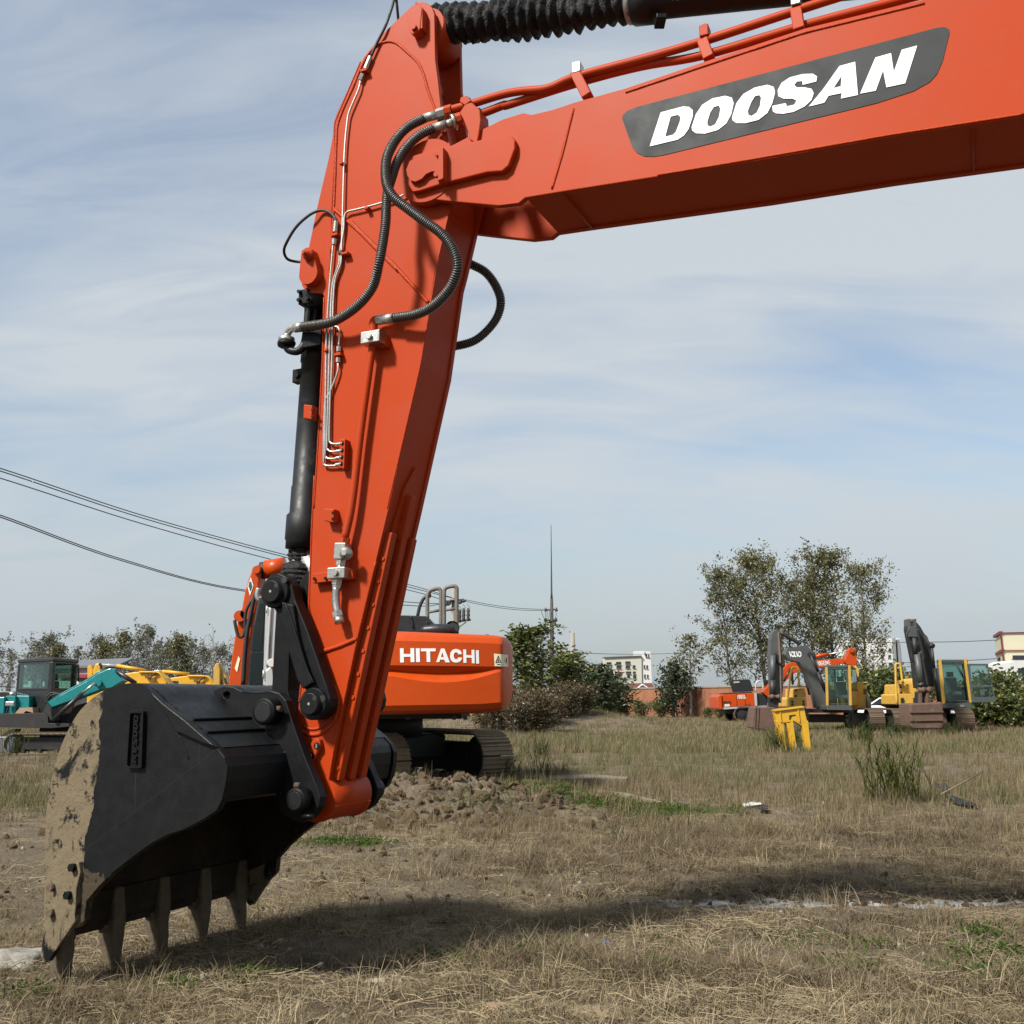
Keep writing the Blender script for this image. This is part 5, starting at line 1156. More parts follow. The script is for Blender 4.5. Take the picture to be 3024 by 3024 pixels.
# --- orange excavator with raised hood by the wall
YZ = 62.0
z3 = thing('excavator', 'orange excavator side-on by the brick wall with raised black engine hood', 'excavator', tuple(ground('s', (450, 970))), 0)
bd = slab('s', [(205, 690), (600, 668), (607, 822), (216, 842)], YZ - 1.4, 2.6).obj('upper_body', ORANGE2, z3, bevel=.05)
slab('s', [(165, 720), (178, 698), (208, 688), (218, 868), (180, 868), (170, 850)], YZ - 1.5, 2.8).obj('counterweight', ORANGE2, z3, bevel=.12, seg=3)
for x in (383, 482): slab('s', [(x, 680), (x + 4, 680), (x + 6, 828), (x + 2, 828)], YZ - 1.42, .05).obj('panel_gap', VDARK, bd)
slab('s', [(592, 668), (622, 672), (630, 822), (604, 824)], YZ - 1.45, 2.6).obj('grey_edge', GREY_PAINT, z3)
slab('s', [(620, 668), (690, 680), (740, 740), (752, 770), (750, 826), (628, 824)], YZ - 1.3, 2.4).obj('platform', DKGREY, z3, bevel=.05)
slab('s', [(215, 842), (740, 820), (740, 832), (215, 866)], YZ - 1.4, 2.5).obj('sill', GREY_PAINT, z3)
hd = slab('s', [(305, 525), (325, 515), (530, 506), (545, 515), (588, 650), (340, 660)], YZ - .6, .15).obj('raised_hood', DKGREY, z3, bevel=.03)
slab('s', [(345, 535), (415, 530), (418, 548), (348, 553)], YZ - .63, .05).obj('hood_label', GREY_PAINT, hd)
slab('s', [(240, 672), (440, 660), (560, 655), (580, 668), (245, 686)], YZ - 1.0, 1.6).obj('engine_bay', DKGREY, z3)
text(bd, 'ZAXIS', 's', (228, 800), (318, 798), 32, YZ - 1.41, RUBBER, bold=.01)
text(bd, '350', 's', (240, 830), (300, 828), 28, YZ - 1.41, WHITE_VINYL, bold=.01)
text(bd, '南昌', 's', (402, 738), (482, 736), 40, YZ - 1.41, WHITE_VINYL)
text(bd, 'H-350', 's', (490, 812), (548, 810), 14, YZ - 1.41, RUBBER)
bm3 = slab('s', [(690, 660), (790, 548), (935, 390), (985, 322), (1050, 305), (1130, 318), (1340, 280), (1620, 260), (1662, 268), (1672, 318), (1450, 352), (1350, 376), (1145, 405), (1040, 452), (960, 540), (880, 660), (750, 715)], YZ - .5, .6).obj('boom', ORANGE2, z3, bevel=.03)
text(bm3, '南阳关', 's', (1350, 345), (1490, 330), 46, YZ - .5, WHITE_VINYL)
slab('s', [(1660, 290), (1718, 175), (1745, 140), (1785, 140), (1800, 175), (1818, 290), (1800, 345), (1690, 330)], YZ - .45, .5).obj('arm', ORANGE2, z3, bevel=.03)
for p in ((1752, 162), (1640, 295)):
    q = atY('s', p, YZ - .6); MB().cyl(q, q + Vector((0, .8, 0)), .13, 16).obj('pin_boss', ORANGE2, z3)
tubeI('s', [(1300, 240), (1475, 208)], YZ - .3, .10, 14, 1).obj('arm_cylinder', ORANGE2, z3)
tubeI('s', [(1470, 208), (1735, 165)], YZ - .3, .035, 12, 1).obj('cylinder_rod', mat('chrome_rod', (.75, .75, .75), .2, .6), z3)
tubeI('s', [(945, 530), (1025, 375)], YZ - .7, .06, 12, 1).obj('boom_cylinder', DKGREY, z3)
rl = tubeI('s', [(610, 650), (615, 560), (640, 530), (690, 530), (700, 640)], YZ - 1.2, .05, 6).obj('handrail', GREY_PAINT, z3)
cab(z3, [gp('s', (700, 640), YZ), gp('s', (790, 640), YZ), gp('s', (790, 640), YZ + 1.2), gp('s', (700, 640), YZ + 1.2)], 1.1, 1.9, zat('s', (700, 515), YZ), DKGREY, GLASS_DK, seat=False)
MB().box((atY('s', (450, 870), YZ).x, YZ, .72), (2.4, 2.0, .5)).obj('undercarriage', FRAME_BLK, z3)
for dy in (-1.2, 1.2):
    a = atY('s', (290, 900), YZ); track(z3, (a.x, YZ + dy, 0), (1, 0), 4.4, .9, .6, SHOE_RUST, .22)

# --- yellow three-legged ripper frame lying in the grass
YR = 27.0
rp = thing('ripper_frame', 'yellow three-pronged steel frame standing in tall grass before the machines', 'attachment', tuple(ground('m', (420, 915))), 0)
slab('m', [(300, 655), (495, 630), (520, 745), (490, 765), (430, 728), (415, 738), (385, 742), (350, 735), (325, 760)], YR, .26).obj('head_plate', YEL2, rp, bevel=.015)
for a, b, wd in (((336, 725), (368, 930), 46), ((402, 730), (434, 925), 44), ((500, 725), (528, 935), 44)):
    slab('m', [(a[0] - wd / 2, a[1]), (a[0] + wd / 2, a[1]), (b[0] + wd / 2.6, b[1]), (b[0] - wd / 2.6, b[1])], YR + .0, .22).obj('prong', YEL2, rp, bevel=.012)
for x in (335, 455): slab('m', [(x, 650), (x + 6, 650), (x + 16, 735), (x + 10, 735)], YR - .03, .04).obj('rib', YEL2, rp)
slab('m', [(400, 690), (440, 685), (441, 691), (415, 696), (405, 720), (400, 718)], YR - .012, .02).obj('lettering_bar', RUBBER, rp)
slab('m', [(300, 655), (495, 630), (497, 640), (302, 665)], YR - .05, .3).obj('top_flange', YEL2, rp)

# ================================================================== MACHINES ON THE LEFT
TEAL = mat('teal_paint', (.006, .155, .16), .33, var=.08, scale=3, dirt=(.03, .2, .2), dirt_amt=.2, dirt_scale=5, spec=.5)
YT_ = 26.0
t4 = thing('excavator', 'teal excavator with black cab at left, boom lowered behind the big bucket', 'excavator', tuple(ground('p', (420, 1570))), .1)
cab(t4, [gp('p', (205, 800), YT_ + 1.0), gp('p', (645, 800), YT_ - .3), gp('p', (965, 800), YT_ + 1.1), gp('p', (560, 800), YT_ + 2.4)], zat('p', (645, 1110), YT_), zat('p', (645, 800), YT_), zat('p', (645, 397), YT_), DKGREY, GLASS, .13, roof=.10)
for a, b in (((300, 735), (395, 770)), ((355, 690), (395, 735)), ((540, 700), (565, 760)), ((312, 480), (338, 515))):
    slab('p', [(a[0], a[1]), (b[0], a[1]), (b[0], b[1]), (a[0], b[1])], YT_ + .75, .01).obj('window_sticker', WHITE_VINYL, t4)
tubeI('p', [(962, 490), (990, 490), (995, 560), (995, 700)], YT_ + .8, .025, 8).obj('mirror_bar', DKGREY, t4)
b4 = slab('p', [(608, 972), (780, 862), (1100, 690), (1240, 592), (1345, 545), (1405, 528), (1455, 548), (1475, 600), (1560, 690), (1420, 775), (1290, 795), (1180, 838), (930, 930), (650, 1030)], YT_ - .4, .38).obj('boom', TEAL, t4, bevel=.02)
tubeI('p', [(610, 968), (780, 858), (1100, 686), (1240, 588), (1345, 541)], YT_ - .35, .03, 8, 1).obj('boom_edge', TEAL, t4)
q = atY('p', (1235, 718), YT_ - .5); MB().cyl(q, q + Vector((0, .55, 0)), .085, 20).obj('pin_boss', TEAL, b4)
tubeI('p', [(668, 1190), (1040, 850)], YT_ - .55, .052, 14, 1).obj('boom_cylinder', DKGREY, t4)
tubeI('p', [(1030, 860), (1205, 715)], YT_ - .55, .03, 12, 1).obj('cylinder_rod', STEEL, t4)
tubeI('p', [(1465, 560), (1720, 720)], YT_ - .3, .055, 12, 1).obj('arm_cylinder', DKGREY, t4)
for pp in ([(575, 980), (600, 890), (660, 840), (740, 850), (790, 865)], [(585, 990), (620, 900), (680, 862), (760, 860)], [(1290, 560), (1340, 520), (1420, 510), (1500, 530)]): tubeI('p', pp, YT_ - .35, .022, 8).obj('hose', RUBBER, t4)
slab('p', [(545, 1080), (600, 970), (650, 1030), (665, 1200), (560, 1200)], YT_ - .45, .5).obj('boom_bracket', FRAME_BLK, t4, bevel=.02)
slab('p', [(-260, 830), (40, 820), (200, 830), (350, 865), (350, 885), (-260, 885)], YT_ + .4, 1.6).obj('hood', DKGREY, t4, bevel=.05)
tk = slab('p', [(75, 880), (195, 878), (195, 1105), (75, 1110)], YT_ - .1, .1).obj('tank_front', TEAL, t4, bevel=.01)
slab('p', [(-260, 905), (60, 895), (50, 1105), (-260, 1110)], YT_ - .2, 1.4).obj('side_box', TEAL, t4, bevel=.02)
slab('p', [(195, 876), (372, 878), (368, 1030), (195, 1035)], YT_ + .0, .8).obj('fuel_tank', TEAL, t4, bevel=.015)
for k in range(6): q = atY('p', (200 + 30 * k, 872), YT_ + .05); MB().cyl(q, q + Vector((0, 0, .03)), .018, 8).obj('bolt', TEAL, tk)
q = atY('p', (165, 855), YT_ + .1); MB().cyl(q - Vector((0, 0, .05)), q + Vector((0, 0, .05)), .09, 16).obj('filler_cap', STEEL, t4)
tubeI('p', [(130, 950), (120, 1000), (85, 1080), (90, 1110)], YT_ - .2, .02, 8).obj('hose', RUBBER, t4)
q = atY('p', (130, 980), YT_ - .22); MB().box(q, (.22, .08, .12)).obj('valve', STEEL_DULL, t4, bevel=.02)
slab('p', [(190, 1100), (250, 1030), (410, 1025), (420, 1095), (330, 1070), (290, 1105)], YT_ - .3, .5).obj('cardboard_sheet', mat('brown_cardboard', (.30, .20, .13), .9), t4)
slab('p', [(-260, 1110), (240, 1102), (480, 1095), (560, 1100), (605, 1140), (610, 1225), (870, 1235), (880, 1270), (640, 1290), (-260, 1270)], YT_ - .5, 1.7).obj('swing_deck', FRAME_BLK, t4, bevel=.04)
slab('p', [(650, 1150), (880, 1100), (960, 1000), (1100, 960), (1100, 1240), (650, 1240)], YT_ + .1, .6).obj('valve_bay', FRAME_BLK, t4, bevel=.03)
slab('p', [(500, 1270), (900, 1260), (900, 1500), (500, 1500)], YT_ + .3, 1.2).obj('undercarriage', FRAME_BLK, t4)
e = ground('p', (180, 1580)); track(t4, (atY('p', (175, 1500), YT_ - .3).x, YT_ - .75, -.02), (1, .12), 2.8, .54, .42, SHOE_MUD, .15)
track(t4, (atY('p', (175, 1500), YT_ - .3).x + .1, YT_ + 1.1, -.02), (1, .12), 2.8, .54, .42, SHOE_MUD, .15)
slab('p', [(-200, 1390), (190, 1395), (200, 1420), (175, 1600), (-200, 1620)], YT_ - .9, .12).obj('dozer_blade', mat('scraped_grey_blade', (.10, .11, .12), .5, .3, var=.3, dirt=(.2, .17, .14), dirt_amt=.3), t4, bevel=.03)
slab('p', [(0, 1400), (120, 1310), (190, 1300), (190, 1330), (60, 1400)], YT_ - .6, .3).obj('blade_arm', FRAME_BLK, t4)

KY = [(36.0, [(560, 668), (700, 648), (880, 640), (960, 658), (1025, 712), (1065, 785), (1065, 830), (600, 830), (590, 740)], [(800, 632), (512, 582)], [(512, 582), (345, 568)], 'yellow excavator boom with silver cylinder rod, behind the teal boom'),
      (38.0, [(1045, 712), (1200, 690), (1385, 680), (1450, 698), (1495, 745), (1505, 785), (1505, 830), (1060, 830)], [(1260, 670), (985, 640)], [(985, 640), (895, 633)], 'yellow excavator boom with lettering, right of its yellow neighbour')]
BLUE_PRINT = mat('navy_print', (.01, .012, .06), .6)
for Yk, bp, cy_, ro, lab in KY:
    mid = atY('y', (bp[-1][0] + 300, 1000), Yk)
    k5 = thing('excavator', lab + ', body hidden by the bucket', 'excavator', (mid.x, Yk + .5, 0), 0, 'yellow excavators behind the big bucket')
    bo = slab('y', bp, Yk, .45).obj('boom', YEL2, k5, bevel=.03)
    tubeI('y', cy_, Yk + .1, .06, 14, 1).obj('arm_cylinder', YEL2, k5)
    tubeI('y', ro, Yk + .1, .026, 12, 1).obj('cylinder_rod', mat('chrome_rod', (.75, .75, .75), .2, .6), k5)
    x0 = bp[2][0]
    for dx, dy in ((-60, 55), (5, 88)):
        q = atY('y', (x0 + dx, bp[2][1] + dy), Yk - .12); MB().cyl(q, q + Vector((0, .06, 0)), .07, 16).obj('pin_boss', mat('brown_pin', (.10, .06, .02), .7), bo)  # pin bosses in one plain dark brown
    tubeI('y', [(x0 - 140, bp[2][1] + 8), (x0 + 40, bp[2][1] + 12), (x0 + 90, bp[2][1] + 40), (x0 + 150, bp[2][1] + 130)], Yk - .05, .035, 8).obj('boom_pipe', YEL2, bo)
    tubeI('y', [(x0 - 30, bp[2][1] + 80), (x0, bp[2][1] + 40), (x0 + 40, bp[2][1] + 15)], Yk - .08, .03, 8).obj('hose', RUBBER, bo)
    MB().box((mid.x - .4, Yk + 1.0, 1.4), (3.4, 2.5, .8)).obj('upper_body', YEL2, k5, bevel=.06)
    MB().box((mid.x - .4, Yk + 1.0, .75), (2.2, 1.8, .5)).obj('undercarriage', FRAME_BLK, k5)
    for dy in (-.2, 2.0): track(k5, (mid.x - 2.3, Yk + dy, 0), (1, 0), 4.0, .85, .6, SHOE_MUD, .25)
    if Yk < 37:
        slab('y', [(200, 600), (215, 578), (250, 572), (262, 640), (255, 700), (200, 720)], Yk + .3, .5).obj('arm', YEL2, k5, bevel=.06)
        slab('y', [(255, 640), (285, 560), (320, 555), (345, 580), (350, 610), (330, 690), (262, 720)], Yk, .5).obj('arm_knuckle', YEL2, k5, bevel=.05)
        tubeI('y', [(330, 560), (345, 585), (345, 615)], Yk - .05, .045, 10).obj('knuckle_pin', RUBBER, k5)
    else: text(bo, 'SU', 'y', (1082, 770), (1140, 770), 26, Yk, BLUE_PRINT, bold=.02)
k6 = thing('excavator', 'dull yellow excavator arm tip beside the red-orange arm, body hidden', 'excavator', tuple(ground('y', (1585, 1300))), 0)
slab('y', [(1512, 610), (1530, 565), (1552, 548), (1570, 560), (1580, 640), (1578, 860), (1510, 860)], 30.0, .4).obj('arm', mat('ochre_paint', (.42, .25, .05), .5, var=.15), k6, bevel=.03)
slab('y', [(1560, 555), (1580, 580), (1665, 740), (1668, 860), (1640, 860), (1560, 650)], 30.1, .3).obj('boom', mat('ochre_paint', (.42, .25, .05), .5), k6, bevel=.03)
slab('y', [(1618, 700), (1640, 710), (1655, 770), (1625, 765)], 30.08, .02).obj('boom_decal', RUBBER, k6)
q = ground('y', (1585, 1300)); MB().box((q.x - .3, 31.5, 1.1), (2.6, 2.2, .9)).obj('upper_body', YEL2, k6, bevel=.05)
for dy in (30.3, 32.5): track(k6, (q.x - 2.2, dy, 0), (1, 0), 3.6, .8, .5, SHOE_MUD, .25)

# ================================================================== BUILDINGS, WALL, POLES
def wall_mat():
    t = NT('brick_wall_face')
    b = t.n.new('ShaderNodeTexBrick'); b.inputs['Scale'].default_value = 1.0; b.inputs['Brick Width'].default_value = .24; b.inputs['Row Height'].default_value = .065
    b.inputs['Mortar Size'].default_value = .008; b.inputs['Color1'].default_value = (.20, .065, .032, 1); b.inputs['Color2'].default_value = (.27, .10, .05, 1); b.inputs['Mortar'].default_value = (.17, .12, .085, 1)
    sp = t.sep(); cb = t.n.new('ShaderNodeCombineXYZ'); t.link(sp[0], cb.inputs[0]); t.link(sp[2], cb.inputs[1]); t.link(cb.outputs[0], b.inputs['Vector'])
    c = t.mix(t.ramp(t.noise(.7, 6, .6), [(.4, 0.), (.7, .6)]), b.outputs[0], (.30, .15, .085))
    c = t.mix(t.ramp(t.noise(1.6, 7, .65), [(.6, 0.), (.8, .6)]), c, (.13, .075, .045))
    t.set(c, .9, spec=.2); return t.m
A_ = Vector((8.2, 88, 0)); B_ = Vector((30.0, 42.0, 0)); wl_ = (B_ - A_); wL = wl_.length; wa = math.atan2(wl_.y, wl_.x)
bw_ = thing('brick_wall', 'long red brick boundary wall with concrete coping behind the machines', 'wall', tuple(A_), wa)
def wl(x, y, z): return WM[bw_.name] @ Vector((x, y, z))
mw = MB(); mw.box((0, 0, 0), (wL, .24, 2.12)); mw.v = [wl(v.x + wL / 2, v.y, v.z + 1.06) for v in mw.v]; mw.obj('brick_face', wall_mat(), bw_)
CONC = mat('weathered_concrete', (.22, .20, .17), .9, var=.2, scale=2, dirt=(.10, .09, .075), dirt_amt=.4, dirt_scale=2)
for k in range(int(wL / 2.6) + 1):
    mc = MB(); mc.box((0, 0, 0), (2.56, .36, .10)); mc.v = [wl(v.x + 1.3 + 2.6 * k, v.y, v.z + 2.172) for v in mc.v]; mc.obj('coping_slab', CONC, bw_)
for k in range(int(wL / 3.9) + 1):
    mp_ = MB(); mp_.box((0, 0, 0), (.37, .06, 2.10)); mp_.v = [wl(v.x + .3 + 3.9 * k, v.y + .152, v.z + 1.05) for v in mp_.v]; mp_.obj('pier', wall_mat() if k == 0 else bpy.data.materials['brick_wall_face.001'], bw_)

FACADE = mat('stained_white_facade', (.42, .42, .36), .8, var=.08, scale=.2, dirt=(.20, .20, .15), dirt_amt=.45, dirt_scale=.22, streak=True)
FACADE2 = mat('white_tower_render', (.52, .53, .52), .8, var=.06, scale=.2, dirt=(.33, .34, .33), dirt_amt=.35, dirt_scale=.3, streak=True)
CREAMW = mat('cream_cladding', (.50, .46, .33), .7, var=.04, scale=.3)
TRIM = mat('dark_red_trim', (.12, .018, .018), .6)
DARKWIN = mat('dark_window', (.02, .024, .028), .15, spec=.6)
ROOFRED = mat('faded_red_roof', (.16, .065, .055), .8, var=.2, scale=1)
def windows(parent, fr, rects, Y, d=.25, fm=None):
    for (x0, y0, x1, y1) in rects:
        w = slab(fr, [(x0, y0), (x1, y0), (x1, y1), (x0, y1)], Y - .06, d).obj('window', DARKWIN, parent)
        slab(fr, [(x0 - 2, y1), (x1 + 2, y1), (x1 + 2, y1 + 2), (x0 - 2, y1 + 2)], Y - .25, .3).obj('sill', fm or CONC, w)
YA = 190.
ba = thing('building', 'stained white factory block with stair tower, beyond the brick wall', 'building', tuple(ground('w', (1100, 1000))), 0)
ba.location = (atY('w', (1100, 800), YA).x, YA, 0); WM[ba.name] = Matrix.Translation(ba.location)
slab('w', [(902, 570), (1232, 556), (1238, 965), (905, 965)], YA, 3.).obj('wall', FACADE, ba)
slab('w', [(900, 565), (1232, 551), (1232, 557), (900, 571)], YA - .3, 3.5).obj('parapet', mat('dark_parapet', (.10, .11, .11), .8), ba)
tw = slab('w', [(1234, 556), (1312, 560), (1330, 965), (1243, 965)], YA + .3, 3.).obj('side_wall', FACADE2, ba)
slab('w', [(1168, 514), (1258, 512), (1258, 560), (1170, 562)], YA + .5, 2.).obj('stair_tower', FACADE2, ba)
slab('w', [(1256, 512), (1312, 518), (1313, 566), (1256, 562)], YA + .8, 2.).obj('stair_tower', FACADE2, ba)
windows(ba, 'w', [(925, 611, 967, 630), (1008, 608, 1052, 628), (1090, 604, 1134, 624), (930, 645, 968, 664), (1012, 643, 1054, 664), (1092, 641, 1130, 662), (1154, 638, 1178, 660), (932, 696, 968, 712), (1013, 694, 1055, 713), (1096, 692, 1140, 710), (1156, 692, 1180, 708), (1105, 727, 1130, 745), (1158, 724, 1183, 748)], YA)
windows(ba, 'w', [(1268, 540, 1282, 564), (1290, 543, 1302, 567), (1252, 636, 1264, 662), (1274, 638, 1288, 664), (1255, 718, 1268, 746), (1280, 720, 1293, 746)], YA + .3)
for p in ((870, 620), (945, 645)):
    x, y = p; lt = slab('w', [(x - 18, y), (x + 18, y - 4), (x + 20, 760), (x - 16, 760)], YA - 25, 2.).obj('process_frame', mat('grey_steelwork', (.20, .22, .22), .7), ba)
slab('w', [(985, 735), (1195, 760), (1195, 768), (985, 745)], YA - 20, 1.).obj('pipe_bridge', mat('grey_steelwork', (.20, .22, .22), .7), ba)
slab('w', [(1022, 690), (1036, 675), (1040, 715), (1016, 715)], YA - 20, .1).obj('flag', mat('red_cloth', (.25, .03, .03), .8), ba)
bh = thing('building', 'low house with faded red roof and white gable just over the wall', 'building', (atY('w', (1210, 830), 120).x, 120, 0), 0)
slab('w', [(1078, 808), (1100, 798), (1320, 793), (1348, 832), (1348, 985), (1078, 985)], 120, 8.).obj('roof', ROOFRED, bh)
slab('w', [(1206, 832), (1242, 802), (1282, 830), (1282, 985), (1206, 985)], 118.5, 1.3).obj('gable', FACADE2, bh)
slab('w', [(1200, 834), (1242, 800), (1288, 832), (1280, 834), (1242, 808), (1208, 836)], 118.3, .3).obj('gable_trim', WHITE_PAINT, bh)
YB = 175.
bb = thing('building', 'tall white block with duct shafts, half hidden by the poplars', 'building', (atY('v', (300, 800), YB).x, YB, 0), 0)
slab('v', [(-260, 350), (180, 352), (300, 348), (372, 352), (440, 1120), (-260, 1120)], YB, 3.).obj('wall', FACADE2, bb)
sh = slab('v', [(368, 340), (385, 338), (410, 820), (388, 820)], YB - 1., 1.6).obj('duct_shaft', mat('grey_duct', (.18, .20, .21), .6), bb)
slab('v', [(412, 360), (436, 360), (470, 820), (440, 820)], YB - 1., 1.6).obj('duct_shaft', mat('grey_duct', (.18, .20, .21), .6), bb)
slab('v', [(372, 336), (440, 350), (500, 1120), (440, 1120)], YB + .2, 3.).obj('side_wall', FACADE2, bb)
windows(bb, 'v', [(205, 475, 232, 500), (305, 470, 335, 500), (208, 550, 240, 578), (300, 548, 330, 575), (220, 650, 250, 676), (305, 645, 335, 672), (90, 480, 118, 505), (95, 560, 122, 585), (100, 660, 126, 686), (-20, 485, 8, 510), (-15, 566, 12, 590)], YB)
YC = 92.
bc = thing('building', 'cream clad building with dark red trim at the right edge', 'building', (atY('v', (1900, 800), YC).x, YC, 0), 0)
pA = atY('v', (1655, 282), YC); pB = atY('v', (1578, 332), YC + 12); pR = atY('v', (2600, 262), YC)
MB().prism([(pA.x, YC, -.5), (pR.x, YC, -.5), (pR.x + 2, YC + 12, -.5), (pB.x, YC + 12, -.5)], (0, 0, pA.z + .5)).obj('front_wall', CREAMW, bc)
for pp in ([(1655, 276), (2600, 256), (2600, 266), (1655, 288)], [(1672, 490), (2600, 480), (2600, 488), (1674, 500)], [(1650, 282), (1662, 282), (1720, 830), (1708, 830)], [(1700, 712), (1760, 710), (1760, 716), (1700, 719)]):
    slab('v', pp, YC - .12, .14).obj('trim', TRIM, bc)
for a, b in (((1578, 328), (1655, 278)), ((1604, 538), (1676, 495)), ((1632, 740), (1705, 714))):
    MB().bar(atY('v', a, YC + 11.8), atY('v', b, YC - .1), .3, .25).obj('trim', TRIM, bc)
windows(bc, 'v', [(1798, 552, 2200, 602), (1862, 705, 2200, 795)], YC, fm=TRIM)
for x in (1626, 1645, 1664): slab('v', [(x, 580 - (x - 1626) * .35), (x + 12, 574 - (x - 1626) * .35), (x + 15, 622 - (x - 1626) * .3), (x + 3, 630 - (x - 1626) * .3)], YC + 4.5, .3).obj('window', DARKWIN, bc)
slab('v', [(1755, 640), (1820, 612), (2400, 605), (2400, 1150), (1775, 1150)], YC - 4, 3.9).obj('annex', FACADE2, bc)
slab('v', [(1858, 705), (2400, 700), (2400, 792), (1866, 796)], YC - 4.06, .2).obj('annex_window', DARKWIN, bc)
YS = 62.
shd = thing('building', 'low shed with grey sheet roof and red fascia behind the teal cab', 'building', (atY('p', (1200, 700), YS).x, YS + 4, 0), 0)
rf = MB(); P = [atY('p', (990, 515), YS), atY('p', (1275, 432), YS + 7), atY('p', (1700, 396), YS + 7), atY('p', (1490, 488), YS)]
rf.prism([P[0] + Vector((-2, 0, 0)), P[1] + Vector((-2, 0, 0)), P[2], P[3]], (0, 0, -.12)).obj('roof', mat('grey_sheet_roof', (.12, .125, .135), .6, var=.15, scale=.8), shd)
slab('p', [(700, 520), (1490, 490), (1490, 1150), (700, 1150)], YS + .2, .2).obj('wall', mat('pale_sheet_wall', (.25, .26, .27), .8), shd)
slab('p', [(700, 610), (1100, 605), (1100, 650), (700, 652)], YS - .4, .5).obj('fascia', mat('red_fascia', (.25, .02, .03), .6), shd)
slab('p', [(700, 690), (1000, 690), (1000, 900), (700, 900)], YS - .3, .3).obj('white_panel', FACADE2, shd)

WOODP = mat('concrete_pole', (.23, .21, .18), .85, var=.15, scale=3); DKP = mat('dark_pole', (.05, .045, .042), .8); INS = mat('porcelain', (.35, .34, .32), .3)
YP = 55.
def pole(fr, x0, ytop, ybot, Y, r0, r1, m, label):
    a = atY(fr, (x0, ytop), Y); o = thing('utility_pole', label, 'pole', (a.x, Y, 0), 0)
    MB().tube([(a.x, Y, -.2), (a.x, Y, a.z)], [r1, r0], 14).obj('shaft', m, o); return o, a
pb, ptop = pole('n', 735, 262, 880, YP, .10, .17, WOODP, 'concrete utility pole with fuse rack behind the orange counterweight')
def barI(par, fr, a, b, Y, w, name, m): return MB().bar(atY(fr, a, Y), atY(fr, b, Y), w, w).obj(name, m, par)
barI(pb, 'n', (630, 445), (880, 420), YP - .2, .12, 'crossarm', DKP)
for p in ((640, 465), (655, 480), (860, 440), (808, 460), (690, 440)):
    q = atY('n', p, YP - .25); MB().lathe(q - Vector((.18, 0, .05)), q + Vector((.18, 0, .05)), [(0, .04), (.2, .1), (.4, .06), (.6, .1), (.8, .06), (1, .05)], 8).obj('insulator', DKP, pb)
barI(pb, 'n', (795, 715), (970, 690), YP - .3, .10, 'rack_beam', RAIL); barI(pb, 'n', (790, 805), (905, 722), YP - .3, .06, 'rack_brace', RAIL)
for p in ((815, 640), (870, 620), (932, 620)):
    q = atY('n', p, YP - .35); MB().lathe(q - Vector((0, 0, .35)), q + Vector((0, 0, .35)), [(0, .06), (.15, .1), (.3, .07), (.45, .11), (.6, .07), (.75, .1), (1, .05)], 8).obj('fuse_insulator', DKP, pb)
    tubeI('n', [(p[0] + 10, p[1] - 60), (p[0] + 25, p[1] - 90), (p[0] - 20, p[1] - 150)], YP - .35, .018, 5).obj('jumper_wire', STEEL_DULL, pb)
pa, q_ = pole('w', 443, 55, 420, 62., .09, .2, DKP, 'dark utility pole with tall lightning rod above the leafy tree')
tubeI('w', [(443, 70), (442, 0), (440, -330), (438, -595)], 62., [.09, .06, .035, .02], 6, 1).obj('lightning_rod', DKP, pa)
for y0, x0, x1 in ((148, 388, 488), (240, 390, 490), (325, 380, 420)): barI(pa, 'w', (x0, y0 + 4), (x1, y0), 62., .09, 'crossarm', DKP)
for p in ((390, 150), (485, 148), (395, 245), (482, 238), (470, 262), (392, 330), (405, 322)):
    q = atY('w', p, 61.9); MB().lathe(q - Vector((0, 0, .12)), q + Vector((0, 0, .12)), [(0, .05), (.3, .1), (.6, .06), (1, .04)], 8).obj('insulator', DKP, pa)
for pp in ([(348, 155), (365, 200), (385, 250), (388, 325)], [(388, 155), (390, 240), (395, 320)], [(405, 152), (402, 240), (405, 320)], [(425, 150), (415, 235), (398, 260)], [(470, 150), (485, 190), (470, 235)]): tubeI('w', pp, 61.8, .016, 5).obj('jumper_wire', DKP, pa)
pole('w', 627, 352, 860, 120., .25, .45, WOODP, 'distant grey pole right of the leafy tree')
pl_, q_ = pole('p', 135, 588, 900, 110., .10, .16, DKP, 'small distant pole left of the black cab')
barI(pl_, 'p', (-30, 762), (190, 768), 110., .12, 'crossarm', DKP); barI(pl_, 'p', (85, 688), (180, 690), 110., .1, 'crossarm', DKP)
pp_, q_ = pole('y', 1310, 590, 720, 90., .10, .16, DKP, 'distant utility pole among bare trees above the yellow booms')
for y0 in (600, 625): barI(pp_, 'y', (1265, y0), (1350, y0), 90., .1, 'crossarm', DKP)
YPy = 260.
tp_ = thing('lattice_mast', 'faint lattice mast between the open cab door and cream building', 'mast', (atY('v', (1580, 780), YPy).x, YPy, 0), 0)
STG = mat('galvanised_lattice', (.16, .17, .18), .7)
for a, b in (((1570, 630), (1545, 790)), ((1575, 630), (1615, 790)), ((1540, 660), (1610, 665)), ((1535, 690), (1620, 692)), ((1560, 700), (1610, 770)), ((1600, 700), (1550, 770)), ((1555, 740), (1605, 740))): MB().bar(atY('v', a, YPy), atY('v', b, YPy), .4, .4).obj('strut', STG, tp_)

